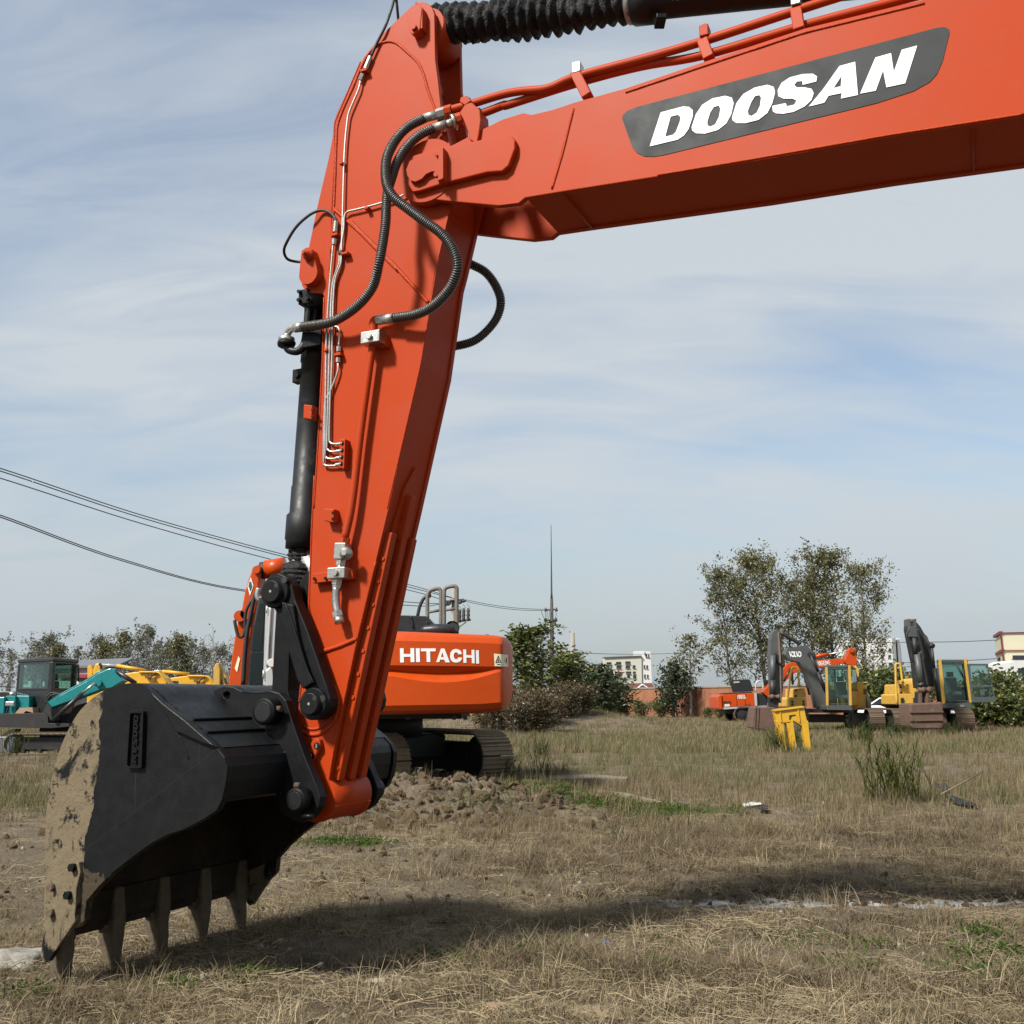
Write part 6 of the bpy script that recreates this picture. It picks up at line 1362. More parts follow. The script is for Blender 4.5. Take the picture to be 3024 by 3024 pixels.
WIREM = mat('power_cable', (.06, .06, .065), .6)
def wire(fr, pts, Ys, label, r=.016, n=10):
    o = tubeI(fr, pts, Ys, r, 5, n).obj('power_line', WIREM); tag(o, label, 'power line', 'overhead power lines'); return o
wire('full', [(-300, 1302), (0, 1383), (424, 1523), (848, 1640), (1212, 1728), (1335, 1765)], [26, 31, 38, 45, 52, 54.8], 'topmost overhead wire crossing the left sky', .020)
wire('full', [(-300, 1308), (0, 1391), (424, 1531), (848, 1647), (1212, 1735), (1370, 1775)], [26, 31, 38, 45, 52, 54.8], 'second overhead wire, just under the topmost at left', .020)
wire('full', [(-300, 1330), (0, 1412), (424, 1548), (848, 1664), (1212, 1744), (1325, 1778)], [26, 31, 38, 45, 52, 54.8], 'third overhead wire of the upper bundle at left', .020)
wire('full', [(-300, 1428), (0, 1521), (356, 1650), (722, 1742), (1205, 1778), (1300, 1783)], [26, 31, 38, 45, 52, 54.8], 'upper wire of the lower pair at left', .020)
wire('full', [(-300, 1433), (0, 1527), (356, 1655), (722, 1746), (1205, 1788), (1300, 1785)], [26, 31, 38, 45, 52, 54.8], 'lower wire of the lower pair at left', .020)
wire('full', [(1373, 1771), (1450, 1786), (1530, 1796), (1612, 1800)], [55, 57, 60, 62], 'upper wire between the fuse pole and lightning rod pole')
wire('full', [(1373, 1776), (1450, 1791), (1530, 1801), (1605, 1803)], [55, 57, 60, 62], 'lower wire between the fuse pole and lightning rod pole')
wire('w', [(385, 255), (240, 385), (100, 470)], [62, 58, 54], 'guy wire slanting left from the lightning rod pole')
wire('w', [(400, 275), (260, 395), (140, 470)], [62, 58, 54], 'second guy wire slanting left, nearer the leafy tree')
wire('w', [(375, 345), (200, 382), (80, 402)], [62, 58, 54], 'wire leaving the lowest crossarm towards the left')
for k, (ya, yb, dx) in enumerate(((640, 575, 0), (690, 640, 0), (395, 360, 0), (530, 545, 1))):
    if dx: wire('w', [(640, 530), (1160, 541), (1700, 530)], [120, 160, 200], 'faint distant wire over the white factory', .04)
    else: wire('v', [(-900, ya + 10), (480, ya), (1240, (ya + yb) / 2 + 6), (2100, yb - 20)], [150, 140, 130, 120], ('distant wire level with the open door top', 'lowest distant wire behind the open cab door', 'high faint wire right of the dark boom')[k], .05)

# ---- white car
car = thing('car', 'white parked car peeking out behind the yellow tool boxes', 'car', (atY('v', (400, 1250), 51).x + .65, 51.5, 0), R(-42))
CW = mat('white_car_paint', (.62, .62, .63), .2, var=.02, coat=.5); CM = WM[car.name]
def carp(pts, y0, y1, m, name, bev=.06, par=car):
    b = MB().prism([CM @ Vector((x, y0, z)) for x, z in pts], (CM.to_3x3() @ Vector((0, y1 - y0, 0)))); return b.obj(name, m, par, bevel=bev, seg=3)
body = carp([(-2.2, .35), (-2.25, .75), (-2.1, .95), (-1.2, 1.0), (.75, .98), (1.9, .82), (2.22, .66), (2.25, .38), (1.9, .25), (-1.9, .25)], -.88, .88, CW, 'body')
cabn = carp([(-1.75, .96), (-1.05, 1.38), (-.3, 1.47), (.25, 1.40), (1.15, .95)], -.72, .72, CW, 'cabin', .08)
carp([(.30, 1.33), (1.02, .98), (1.06, .99), (.34, 1.36)], -.66, .66, DARKWIN, 'windscreen', 0)
for y in (-.735, .725): carp([(-1.5, 1.0), (-1.0, 1.32), (-.3, 1.40), (.2, 1.33), (.85, 1.0)], y, y + .01, DARKWIN, 'side_window', 0)
for y in (-.72, .48): carp([(2.0, .62), (2.215, .58), (2.225, .68), (2.05, .76)], y, y + .3, mat('headlamp', (.5, .52, .55), .1, .3), 'headlight', .02)
carp([(2.2, .35), (2.28, .35), (2.28, .55), (2.2, .55)], -.5, .5, RUBBER, 'grille', .02)
for s in (-1, 1): carp([(.55, 1.0), (.75, 1.0), (.75, 1.15), (.58, 1.12)], s * .95 - .09, s * .95 + .09, CW, 'wing_mirror', .03)
for x in (-1.4, 1.4):
    for s in (-1, 1):
        q = CM @ Vector((x, s * .78, .31)); ax = CM.to_3x3() @ Vector((0, 1, 0))
        w = MB().lathe(q - ax * .1, q + ax * .1, [(0, .2), (.05, .3), (.2, .32), (.8, .32), (.95, .3), (1, .2)], 22).obj('wheel', RUBBER, car); MB().cyl(q - ax * .105, q + ax * .105, .18, 16).obj('rim', STEEL_DULL, w)

# ================================================================== VEGETATION
def leaf_mat(name, c1, c2, c3, rnd=.5):
    t = NT(name); t.n.remove(t.bsdf)
    oi = t.n.new('ShaderNodeObjectInfo'); ge = t.n.new('ShaderNodeNewGeometry')
    ri = ge.outputs['Random Per Island']
    c = t.mix(t.ramp(ri, [(0., 0.), (1., 1.)]), c1, c2)
    c = t.mix(t.ramp(ri, [(.86, 0.), (.9, 1.)]), c, c3)
    c = t.mix(t.math('MULTIPLY', oi.outputs['Random'], .35), c, tuple(x * .55 for x in c1))
    d = t.n.new('ShaderNodeBsdfDiffuse'); tl = t.n.new('ShaderNodeBsdfTranslucent'); gl = t.n.new('ShaderNodeBsdfGlossy'); gl.inputs['Roughness'].default_value = .45
    t.link(c, d.inputs[0]); t.link(c, tl.inputs[0]); m1 = t.n.new('ShaderNodeMixShader'); m1.inputs[0].default_value = .3
    t.link(d.outputs[0], m1.inputs[1]); t.link(tl.outputs[0], m1.inputs[2])
    m2 = t.n.new('ShaderNodeMixShader'); m2.inputs[0].default_value = .04; t.link(m1.outputs[0], m2.inputs[1]); t.link(gl.outputs[0], m2.inputs[2])
    t.link(m2.outputs[0], t.out.inputs[0]); return t.m
LEAF_POP = leaf_mat('poplar_leaf', (.075, .082, .030), (.15, .14, .058), (.20, .165, .055))
LEAF_HAZE = leaf_mat('haze_pale_poplar_leaf', (.13, .135, .105), (.21, .21, .17), (.12, .11, .06))  # pale leaf undersides, lightened further to stand for distance haze
LEAF_DK = leaf_mat('dark_leaf', (.022, .040, .016), (.045, .062, .022), (.06, .07, .024))
LEAF_MID = leaf_mat('mid_leaf', (.058, .084, .022), (.105, .122, .030), (.21, .185, .03))
LEAF_BRUSH = leaf_mat('brush_leaf', (.100, .058, .026), (.058, .048, .014), (.06, .075, .016))
BARK = mat('grey_bark', (.10, .09, .075), .9, var=.3, scale=3); BARK_PALE = mat('pale_bark', (.24, .22, .20), .9, var=.2, scale=3)
def rv(s=1.): return Vector((random.uniform(-s, s), random.uniform(-s, s), random.uniform(-s, s)))
def add_leaf(m, p, size):
    n = rv().normalized(); a = n.cross(rv()).normalized() * size * random.uniform(.6, 1.1); b = n.cross(a).normalized() * size * random.uniform(.45, .8)
    o = len(m.v); m.v += [p - a, p + b * .7, p + a, p - b * .7]; m.f.append((o, o + 1, o + 2, o + 3)); m.sm.append(False)
def tree_parts(seed, H, W, nbr, leaves, lsize, r0, base=.25, rise=1.3, clump=.35, bare=.0, stems=1, lmat=LEAF_POP, bark=BARK, top_thin=.6):
    random.seed(seed); tr = MB(); lf = MB(); tips = []
    for s in range(stems):
        off = Vector((random.uniform(-.3, .3), random.uniform(-.3, .3), 0)) * (0 if stems == 1 else W * .5); lean = Vector((random.uniform(-.08, .08), random.uniform(-.08, .08), 0)) + off * (.12 if stems > 1 else 0)
        Hs = H * random.uniform(.78, 1.) if stems > 1 else H; pts = []; p = off.copy()
        for i in range(9):
            t = i / 8; pts.append(off + Vector((lean.x * Hs * t, lean.y * Hs * t, Hs * t * .97)) + Vector((random.uniform(-.04, .04), random.uniform(-.04, .04), 0)) * Hs * .25 * t)
        tr.tube(pts, [r0 * (1 - .93 * i / 8) + .004 for i in range(9)], 7)
        for b in range(nbr):
            t = base + (1 - base) * ((b + random.random()) / nbr); k = t * 8; i = min(7, int(k)); q = pts[i].lerp(pts[i + 1], k - i)
            az = random.uniform(0, 2 * math.pi); prof_ = math.sin(math.pi * min(1, .18 + .82 * (t - base) / (1 - base))) ** .7
            L = W * (.45 + .55 * random.random()) * (prof_ if t < .85 else prof_ * top_thin + .15)
            d = Vector((math.cos(az), math.sin(az), rise * random.uniform(.6, 1.3))).normalized(); bp = [q]
            for j in range(4): bp.append(bp[-1] + d * L / 4 + rv(.05) * L); d = (d + Vector((0, 0, .12))).normalized()
            tr.tube(bp, [max(.006, r0 * .32 * (1 - t * .6) * (1 - j / 4.6)) for j in range(5)], 5)
            for j in range(5):
                u = random.uniform(.25, 1.); k2 = u * 4; i2 = min(3, int(k2)); sp_ = bp[i2].lerp(bp[i2 + 1], k2 - i2)
                e = sp_ + (d * .4 + rv(.9)).normalized() * L * random.uniform(.2, .42); tr.tube([sp_, e], [max(.004, r0 * .08), .003], 4); tips.append(e); tips.append(sp_.lerp(e, .5))
            tips.append(bp[-1])
    tips = [t for t in tips if random.random() > bare]
    if tips:
        for k in range(leaves):
            c = random.choice(tips); g = clump * random.uniform(.3, 1.)
            add_leaf(lf, c + Vector((random.gauss(0, .5), random.gauss(0, .5), random.gauss(0, .45))) * g, lsize)
    return tr, lf, bark, lmat
TREES = {}
def tree(kind, loc, rz, s, label, cat='tree', group=None, name='tree', sxy=None):
    if kind not in TREES:
        tr, lf, bark, lm = tree_parts(**TREE_DEF[kind])
        o = thing(name, label, cat, (0, 0, 0), 0, group); WM[o.name] = Matrix()
        ch = [tr.obj('trunk', bark, o)]
        if lf.v: ch.append(lf.obj('crown', lm, o))
        TREES[kind] = ch; first = True
    else:
        o = thing(name, label, cat, (0, 0, 0), 0, group)
        for c in TREES[kind]:
            d = bpy.data.objects.new(c.name.split('.')[0], c.data); COL.objects.link(d); d.parent = o
    o.location = loc; o.rotation_euler = (0, 0, rz); o.scale = (sxy or s, sxy or s, s)
    return o
TREE_DEF = dict(
    pop_a=dict(seed=5, H=12, W=5.2, nbr=46, leaves=7600, lsize=.135, r0=.17, base=.2, rise=1.15, clump=.75, lmat=LEAF_POP),
    pop_b=dict(seed=9, H=12, W=5.0, nbr=42, leaves=5200, lsize=.135, r0=.15, base=.18, rise=1.1, clump=.7, bare=.2, lmat=LEAF_POP),
    pop_c=dict(seed=21, H=12, W=5.2, nbr=38, leaves=3600, lsize=.135, r0=.15, base=.18, rise=1.0, clump=.65, bare=.3, lmat=LEAF_POP),
    far_a=dict(seed=31, H=7, W=3.2, nbr=30, leaves=2300, lsize=.13, r0=.09, base=.12, rise=1.7, clump=.5, lmat=LEAF_HAZE, bark=BARK_PALE),
    far_b=dict(seed=33, H=7, W=2.6, nbr=30, leaves=1100, lsize=.13, r0=.08, base=.1, rise=1.9, clump=.45, bare=.3, lmat=LEAF_HAZE, bark=BARK_PALE),
    far_c=dict(seed=37, H=7, W=2.6, nbr=26, leaves=2100, lsize=.14, r0=.08, base=.15, rise=1.6, clump=.55, lmat=LEAF_POP),
    bare=dict(seed=41, H=7, W=1.4, nbr=26, leaves=60, lsize=.12, r0=.07, base=.15, rise=2.0, clump=.3, bare=.6, lmat=LEAF_HAZE, bark=BARK_PALE),
    thin=dict(seed=47, H=4.6, W=1.9, nbr=26, leaves=850, lsize=.11, r0=.10, base=.3, rise=1.1, clump=.35, bare=.2, lmat=LEAF_POP, bark=BARK_PALE),
    leafy=dict(seed=51, H=5.0, W=1.9, nbr=24, leaves=2900, lsize=.13, r0=.07, base=.08, rise=1.5, clump=.5, stems=4, lmat=LEAF_MID),
    dark=dict(seed=57, H=3.0, W=1.5, nbr=18, leaves=2600, lsize=.12, r0=.06, base=.05, rise=.9, clump=.5, stems=3, lmat=LEAF_DK),
    shrub=dict(seed=61, H=2.0, W=1.5, nbr=16, leaves=2200, lsize=.11, r0=.03, base=.02, rise=.8, clump=.45, stems=4, lmat=LEAF_MID),
    brush=dict(seed=67, H=1.4, W=1.3, nbr=18, leaves=2000, lsize=.07, r0=.02, base=.02, rise=1.2, clump=.42, stems=5, lmat=LEAF_BRUSH))
def at_px(x, Y): q = atY('full', (x, 2065), Y); return q.x
# tall poplars behind the machines
for k, (x, ytop, Y, kd, lab) in enumerate(((2165, 1690, 82, 'pop_b', 'leftmost tall poplar, leaning left above the orange hood'), (2270, 1650, 84, 'pop_a', 'dense tall poplar second from left over the raised hood'),
        (2345, 1700, 88, 'pop_c', 'thin tall poplar in the middle of the row'), (2405, 1700, 90, 'pop_c', 'sparse poplar filling the gap left of the tallest'), (2468, 1636, 84, 'pop_a', 'tallest poplar with dense crown above the grey boom'), (2560, 1680, 82, 'pop_b', 'rightmost poplar with airy right side above the white tower'))):
    h = (2065 - ytop) / 3024 * Y + 1.3; tree(kd, (at_px(x, Y), Y, 0), k * 1.7, h / 12, lab, group='tall poplars behind the wall', name='poplar_tree', sxy=h / 12 * (1.0 if k in (1, 4) else .9))
# small trees left of the wall and the leafy tree on the bank
tree('thin', (at_px(2040, 76), 76, 0), .4, (2065 - 1885) / 3024 * 76 / 4.6 + .28, 'slender pale-trunked small tree before the brick wall')
tree('dark', (at_px(1990, 76), 76, 0), 1.2, 1.25, 'dark bushy tree left of the pale-trunked one')
tree('leafy', (at_px(1585, 50), 50, gz(at_px(1585, 50), 50)), 0.5, .80, 'leafy green tree on the bank right of the counterweight', sxy=1.35)
tree('leafy', (at_px(1660, 53), 53, gz(at_px(1660, 53), 53)), 2.5, .66, 'leafy green tree on the bank under the pole', sxy=1.25)
tree('dark', (at_px(1755, 60), 60, .2), 2.2, .95, 'dark round bush left of the factory', sxy=1.5)
tree('dark', (at_px(1805, 66), 66, .1), 4.0, .85, 'dark bush just before the end of the wall', sxy=1.4)
# shrubs along the wall and bank
SH = [(1890, 76, 'shrub', .55), (1950, 76, 'shrub', .6), (2125, 70, 'shrub', .4), (2090, 71, 'shrub', .35), (2580, 55, 'shrub', 1.25), (2610, 54, 'shrub', 1.3), (2640, 54, 'shrub', 1.2), (2690, 53, 'shrub', 1.1),
      (2925, 49, 'shrub', 1.15), (2955, 49, 'shrub', 1.1), (2990, 48, 'shrub', .9), (2890, 50, 'shrub', .9), (3030, 47, 'shrub', .7), (1720, 55, 'shrub', .5), (1790, 60, 'shrub', .5), (1840, 66, 'shrub', .4)]
WORDS = ['leafy shrub at the foot of the wall left of the pale tree', 'shrub under the dark tree by the wall', 'low shrub right before the orange counterweight', 'small shrub at the foot of the pale-trunked tree', 'shrub right of the grey-boomed machine', 'tall shrub above the white car', 'shrub behind the white car', 'shrub between white car and dark boom',
         'bush seen through the open cab door', 'tall bush right of the open cab door', 'bush against the wall at the right edge', 'bush low behind the open door', 'last low bush at the right edge', 'small bush right of the leafy tree', 'bush below the dark round bush', 'bush at the left end of the wall']
for (x, Y, kd, s), lab in zip(SH, WORDS): tree(kd, (at_px(x, Y), Y, gz(at_px(x, Y), Y)), x * .7, s, lab, 'shrub', 'shrubs along the wall and bank', 'shrub', s * 1.25)
random.seed(77)
BR = [(1480, 41), (1510, 43), (1545, 42), (1580, 44), (1615, 43), (1650, 45), (1690, 46), (1720, 47), (1470, 44), (1530, 39), (1440, 42), (1600, 40), (1560, 40)]
for i, (x, Y) in enumerate(BR):
    s = random.uniform(.75, 1.1)
    o = tree('brush', (at_px(x, Y), Y, gz(at_px(x, Y), Y) - .05), i * 1.3, s, 'brown dry brush growing on the bank below the leafy trees', 'brush', 'dry brush on the bank', 'brush_clump', s * 1.25)
# row of poplars on the left horizon
LEFT = [(-40, 1900, 'far_a'), (15, 1925, 'far_b'), (95, 1905, 'far_a'), (135, 1885, 'far_a'), (178, 1912, 'far_c'), (232, 1920, 'far_b'), (282, 1890, 'far_a'), (318, 1905, 'far_c'), (344, 1880, 'far_c'), (392, 1895, 'far_b'), (430, 1865, 'far_a'), (468, 1905, 'far_b'), (505, 1900, 'far_a'), (540, 1885, 'far_c'), (572, 1900, 'far_b'), (605, 1880, 'bare'), (632, 1850, 'bare'), (665, 1840, 'bare'), (650, 1915, 'far_a'), (700, 1900, 'far_b'), (590, 1920, 'far_a'), (480, 1925, 'far_a'), (365, 1930, 'far_a')]
KN = dict(far_a='pale haze-toned poplar', far_b='thin half-bare poplar', far_c='olive-leaved poplar', bare='bare leafless poplar')
PLACE = ['at the extreme left edge', 'left of the black cab', 'above the left of the black cab', 'highest above the black cab roof', 'above the right of the cab roof', 'right of the cab above the shed', 'above the grey shed roof', 'over the shed roof ridge', 'tallest over the shed', 'over the first yellow cylinder', 'with a tuft at its top, mid row', 'right of the tufted one', 'above the second yellow cylinder', 'above the gap between yellow booms', 'left of the ochre arm', 'over the ochre arm', 'second left of the orange arm', 'nearest the orange arm', 'low at the foot of the bare ones', 'partly behind the orange arm', 'low above the last yellow boom', 'low in the middle of the row', 'low above the yellow knuckle']
for i, ((x, yt, kd), pl_w) in enumerate(zip(LEFT, PLACE)):
    Y = 74 + (i * 7 % 9); h = (2065 - yt) / 3024 * Y + 1.3
    tree(kd, (at_px(x, Y), Y, 0), i * 2.1, h / 7, KN[kd] + ' ' + pl_w, group='poplar row on the left horizon', name='poplar_tree', sxy=h / 7 * 1.05)

# ------------------------------------------------------------------ scattered ground cover
def cover_mat(name, c1, c2, c3):
    t = NT(name); t.n.remove(t.bsdf); oi = t.n.new('ShaderNodeObjectInfo'); ge = t.n.new('ShaderNodeNewGeometry'); ri = ge.outputs['Random Per Island']
    c = t.mix(ri, c1, c2)
    pz = t.noise(.55, 4, .6, ge.outputs['Position']); c = t.mix(t.ramp(pz, [(.45, 0.), (.65, .35)]), c, tuple(x * .6 for x in c2))
    c = t.mix(t.ramp(oi.outputs['Random'], [(.35, 0.), (.9, .8)]), c, c3)
    d = t.n.new('ShaderNodeBsdfDiffuse'); tl = t.n.new('ShaderNodeBsdfTranslucent'); t.link(c, d.inputs[0]); t.link(c, tl.inputs[0])
    m = t.n.new('ShaderNodeMixShader'); m.inputs[0].default_value = .25; t.link(d.outputs[0], m.inputs[1]); t.link(tl.outputs[0], m.inputs[2]); t.link(m.outputs[0], t.out.inputs[0]); return t.m
STRAW = cover_mat('pale_straw', (.47, .39, .255), (.17, .134, .086), (.29, .235, .153))
DRYG = cover_mat('dry_grass', (.33, .262, .158), (.078, .060, .037), (.195, .16, .092))
BROWNG = cover_mat('brown_grass', (.19, .146, .093), (.074, .057, .038), (.235, .187, .122))
MIXG = cover_mat('olive_grass', (.16, .152, .074), (.072, .09, .035), (.21, .183, .106))
GREENW = cover_mat('green_weed', (.055, .105, .018), (.030, .062, .012), (.075, .11, .025))
REED = cover_mat('reed_leaf', (.045, .072, .022), (.022, .040, .014), (.10, .10, .035))
def blade(m, p, az, h, w, lean, curl=0.6, seg=3):
    d = Vector((math.cos(az), math.sin(az), 0)); s = Vector((-d.y, d.x, 0)); o = len(m.v)
    for i in range(seg + 1):
        t = i / seg; q = p + d * (lean * h * (t ** (1 + curl))) + Vector((0, 0, h * t * (1 - .25 * lean * t))); ww = w * (1 - t * .92)
        m.v += [q - s * ww / 2, q + s * ww / 2]
    for i in range(seg): m.f.append((o + 2 * i, o + 2 * i + 1, o + 2 * i + 3, o + 2 * i + 2)); m.sm.append(False)
def clump(kind, seed):
    random.seed(seed); m = MB()
    if kind == 'tuft':
        for k in range(22): blade(m, Vector((random.gauss(0, .028), random.gauss(0, .028), -.01)), random.uniform(0, 6.3), random.uniform(.03, .14), random.uniform(.0025, .0055), random.uniform(.3, 2.2), seg=2)
    elif kind == 'stub':
        for k in range(26): blade(m, Vector((random.gauss(0, .06), random.gauss(0, .06), -.01)), random.uniform(0, 6.3), random.uniform(.015, .06), random.uniform(.0022, .0045), random.uniform(.2, 1.8), seg=2)
    elif kind == 'litter':
        for k in range(15):
            L = random.uniform(.03, .07) if random.random() < .6 else random.uniform(.07, .2); az = random.uniform(0, 6.3); p = Vector((random.gauss(0, .09), random.gauss(0, .09), random.uniform(.004, .03))); d = Vector((math.cos(az), math.sin(az), random.uniform(-.12, .2)))
            mid = p + d * L * .5 + Vector((random.uniform(-.02, .02), random.uniform(-.02, .02), random.uniform(0, .02))); s = Vector((-d.y, d.x, 0)) * random.uniform(.0010, .0022); u = Vector((0, 0, .0015)); o = len(m.v)
            for q in (p, mid, p + d * L): m.v += [q - s, q + u, q + s]
            for i in range(2):
                for j in range(2): m.f.append((o + 3 * i + j, o + 3 * i + j + 1, o + 3 * i + j + 4, o + 3 * i + j + 3)); m.sm.append(False)
    elif kind == 'tall':
        for k in range(26): blade(m, Vector((random.gauss(0, .09), random.gauss(0, .09), -.02)), random.uniform(0, 6.3), random.uniform(.12, .36), random.uniform(.006, .012), random.uniform(.1, .7), seg=3)
    elif kind == 'far':
        for k in range(34): blade(m, Vector((random.gauss(0, .28), random.gauss(0, .28), -.03)), random.uniform(0, 6.3), random.uniform(.12, .42), random.uniform(.018, .034), random.uniform(.1, .7), seg=2)
    elif kind == 'stalks':
        for k in range(9): blade(m, Vector((random.gauss(0, .06), random.gauss(0, .05), -.01)), random.uniform(0, 6.3), random.uniform(.04, .2), random.uniform(.004, .007), random.uniform(.1, 1.1), seg=2)
    elif kind == 'weed':
        for k in range(30):
            p = Vector((random.gauss(0, .05), random.gauss(0, .05), random.uniform(.005, .05))); add_leaf(m, p, random.uniform(.006, .014))
    elif kind == 'reed':
        for s_ in range(9):
            b = Vector((random.gauss(0, .12), random.gauss(0, .12), -.02)); H = random.uniform(.35, .75); lx, ly = random.uniform(-.22, .22), random.uniform(-.22, .22)
            for j in range(9):
                t = (j + 1) / 9; q = b + Vector((lx * t * t, ly * t * t, H * t)); blade(m, q, random.uniform(0, 6.3), random.uniform(.10, .24), random.uniform(.010, .017), random.uniform(.6, 1.7), .9, 3)
            m.tube([b, b + Vector((lx * .3, ly * .3, H * .5)), b + Vector((lx, ly, H))], [.005, .004, .002], 4)
    return m
def proto(kind, material, n):
    c = bpy.data.collections.new('proto_' + kind + material.name)
    for i in range(n):
        b = clump(kind, 100 + i * 7 + len(kind)); me = bpy.data.meshes.new(kind); me.from_pydata(b.v, [], b.f); me.materials.append(material)
        o = bpy.data.objects.new(kind + '_clump', me); c.objects.link(o)
    return c
def scatter(name, coll, pts, label):
    me = bpy.data.meshes.new(name); me.from_pydata([p[0] for p in pts], [], [])
    a = me.attributes.new('rot', 'FLOAT_VECTOR', 'POINT'); a.data.foreach_set('vector', [x for p in pts for x in p[1]])
    a = me.attributes.new('scl', 'FLOAT_VECTOR', 'POINT'); a.data.foreach_set('vector', [x for p in pts for x in p[2]])
    o = bpy.data.objects.new(name, me); COL.objects.link(o); o['kind'] = 'stuff'; o['label'] = label
    g = bpy.data.node_groups.new(name, 'GeometryNodeTree'); g.interface.new_socket('Geometry', in_out='INPUT', socket_type='NodeSocketGeometry'); g.interface.new_socket('Geometry', in_out='OUTPUT', socket_type='NodeSocketGeometry')
    N = g.nodes; L = g.links; gi = N.new('NodeGroupInput'); go = N.new('NodeGroupOutput'); ip = N.new('GeometryNodeInstanceOnPoints'); ci = N.new('GeometryNodeCollectionInfo')
    ci.inputs['Collection'].default_value = coll; ci.inputs['Separate Children'].default_value = True; ci.inputs['Reset Children'].default_value = True
    ip.inputs['Pick Instance'].default_value = True
    def na(nm): n = N.new('GeometryNodeInputNamedAttribute'); n.data_type = 'FLOAT_VECTOR'; n.inputs['Name'].default_value = nm; return n.outputs['Attribute']
    L.new(gi.outputs[0], ip.inputs['Points']); L.new(ci.outputs[0], ip.inputs['Instance']); L.new(na('rot'), ip.inputs['Rotation']); L.new(na('scl'), ip.inputs['Scale'])
    rnd = N.new('FunctionNodeRandomValue'); rnd.data_type = 'INT'; L.new(rnd.outputs[2], ip.inputs['Instance Index'])
    for s_ in rnd.inputs:
        if s_.name == 'Max' and s_.type == 'INT': s_.default_value = 50
    L.new(ip.outputs[0], go.inputs[0]); md = o.modifiers.new('scatter', 'NODES'); md.node_group = g
    return o
def pts_in(n, y0, y1, dens, smin, smax, tilt=.15, half=.82, pw=1.0, grow=0.0):
    out = []; n = int(n * half / .58)
    while n > 0:
        n -= 1; y = math.sqrt(random.uniform(y0 * y0, y1 * y1)) if pw == 1 else y0 * (y1 / y0) ** random.random(); x = random.uniform(-half, half) * y
        if random.random() > dens(x, y): continue
        s = random.uniform(smin, smax) * (1 + grow * (y - y0) / (y1 - y0)); out.append(((x, y, gz(x, y)), (random.uniform(-tilt, tilt), random.uniform(-tilt, tilt), random.uniform(0, 6.28)), (s, s, s * random.uniform(.75, 1.25))))
    return out
def pn(x, y, s, k): return nz(x, y, s, k) * .5 + .5
def soilbare(x, y):      # 1 where earth stays open
    b = sstep(.50, .64, pn(x, y, .8, 11)) * .85
    b = max(b, gauss(x, y, -.9, 12.4, 2.2, 1.0)); b = max(b, .9 * gauss(x, y, -4.3, 8.5, 2.2, 3.0)); b = max(b, .75 * gauss(x, y, -.6, 7.9, 1.3, .6)); b = max(b, 1.0 * sstep(.25, .6, gauss(x, y, 2.4, 7.1, 1.9, .40)))
    b = max(b, .8 * gauss(x, y, 1.6, 5.7, 1.0, .5)); b = max(b, .7 * gauss(x, y, -9, 22, 4, 3)); return min(1, b)
def thick(x, y):         # tall brown stand right of the middle
    return max(0., sstep(-1.2, .6, x) * sstep(7.5, 8.1, y) * (1 - sstep(10.6, 12., y)))
random.seed(5)
far_green = lambda x, y: sstep(.47, .6, pn(x, y, .16, 21)) * .8 + .35 * gauss(x, y, 6, 30, 6, 7) + .6 * gauss(x, y, 1.5, 33, 5, 6)
scatter('straw_litter', proto('litter', STRAW, 6), pts_in(5400, 2.2, 15, lambda x, y: (.95 - .65 * soilbare(x, y)) * (.25 + .75 * sstep(.38, .62, pn(x, y, 1.9, 61))), .6, 1.25, .12, pw=0), 'pale cut straw lying loose on the soil')
scatter('stubble', proto('stub', DRYG, 6), pts_in(15000, 2.2, 16, lambda x, y: 1 - .88 * soilbare(x, y), .7, 1.5, .2, pw=0), 'short dry stubble covering the field')
scatter('dry_tufts', proto('tuft', DRYG, 6), pts_in(6500, 2.2, 16, lambda x, y: (1 - .93 * soilbare(x, y)) * (.35 + .65 * sstep(.4, .6, pn(x, y, 1.4, 31))), .6, 1.3, .2, pw=0), 'dry straw-coloured grass tufts')
scatter('straw_tufts', proto('tuft', STRAW, 5), pts_in(3200, 2.2, 14, lambda x, y: (1 - .9 * soilbare(x, y)) * sstep(.42, .6, pn(x, y, 1.1, 41)), .6, 1.4, .25, pw=0), 'pale upright straw stubs')
scatter('brown_stand', proto('tuft', BROWNG, 6), pts_in(11000, 6.9, 12.5, lambda x, y: thick(x, y) * (.18 + .82 * sstep(.42, .6, pn(x, y, .9, 71))), .7, 1.45, .3), 'stand of brown dry grass right of the arm')
scatter('mid_grass', proto('tall', DRYG, 6), pts_in(9000, 10, 34, lambda x, y: (1 - .95 * soilbare(x, y)) * (1 - .55 * far_green(x, y)) * (.3 + .7 * sstep(11, 16, y)), .45, .85, .15, pw=0), 'taller dry grass across the middle field')
scatter('olive_grass', proto('tall', MIXG, 6), pts_in(5200, 12, 40, lambda x, y: (1 - soilbare(x, y)) * min(1, .18 + far_green(x, y)), .5, 1.0, .15, pw=0), 'olive green grass among the dry stalks')
scatter('far_grass_dry', proto('far', DRYG, 5), pts_in(9000, 26, 110, lambda x, y: 1 - .5 * far_green(x, y), .4, .75, .1, pw=0), 'dry grass of the far field')
scatter('far_grass_green', proto('far', MIXG, 5), pts_in(7000, 26, 110, lambda x, y: min(1, .25 + far_green(x, y)), .4, .75, .1, pw=0), 'green grass of the far field')
def patch(specs, name, kind, material, label, smin, smax, n):
    out = []
    for (fr, p, rx, ry, q) in specs:
        c = ground(fr, p)
        for k in range(q):
            x, y = c.x + random.gauss(0, rx), c.y + random.gauss(0, ry); s = random.uniform(smin, smax); out.append(((x, y, gz(x, y)), (random.uniform(-.2, .2), random.uniform(-.2, .2), random.uniform(0, 6.3)), (s, s, s)))
    return scatter(name, proto(kind, material, n), out, label)
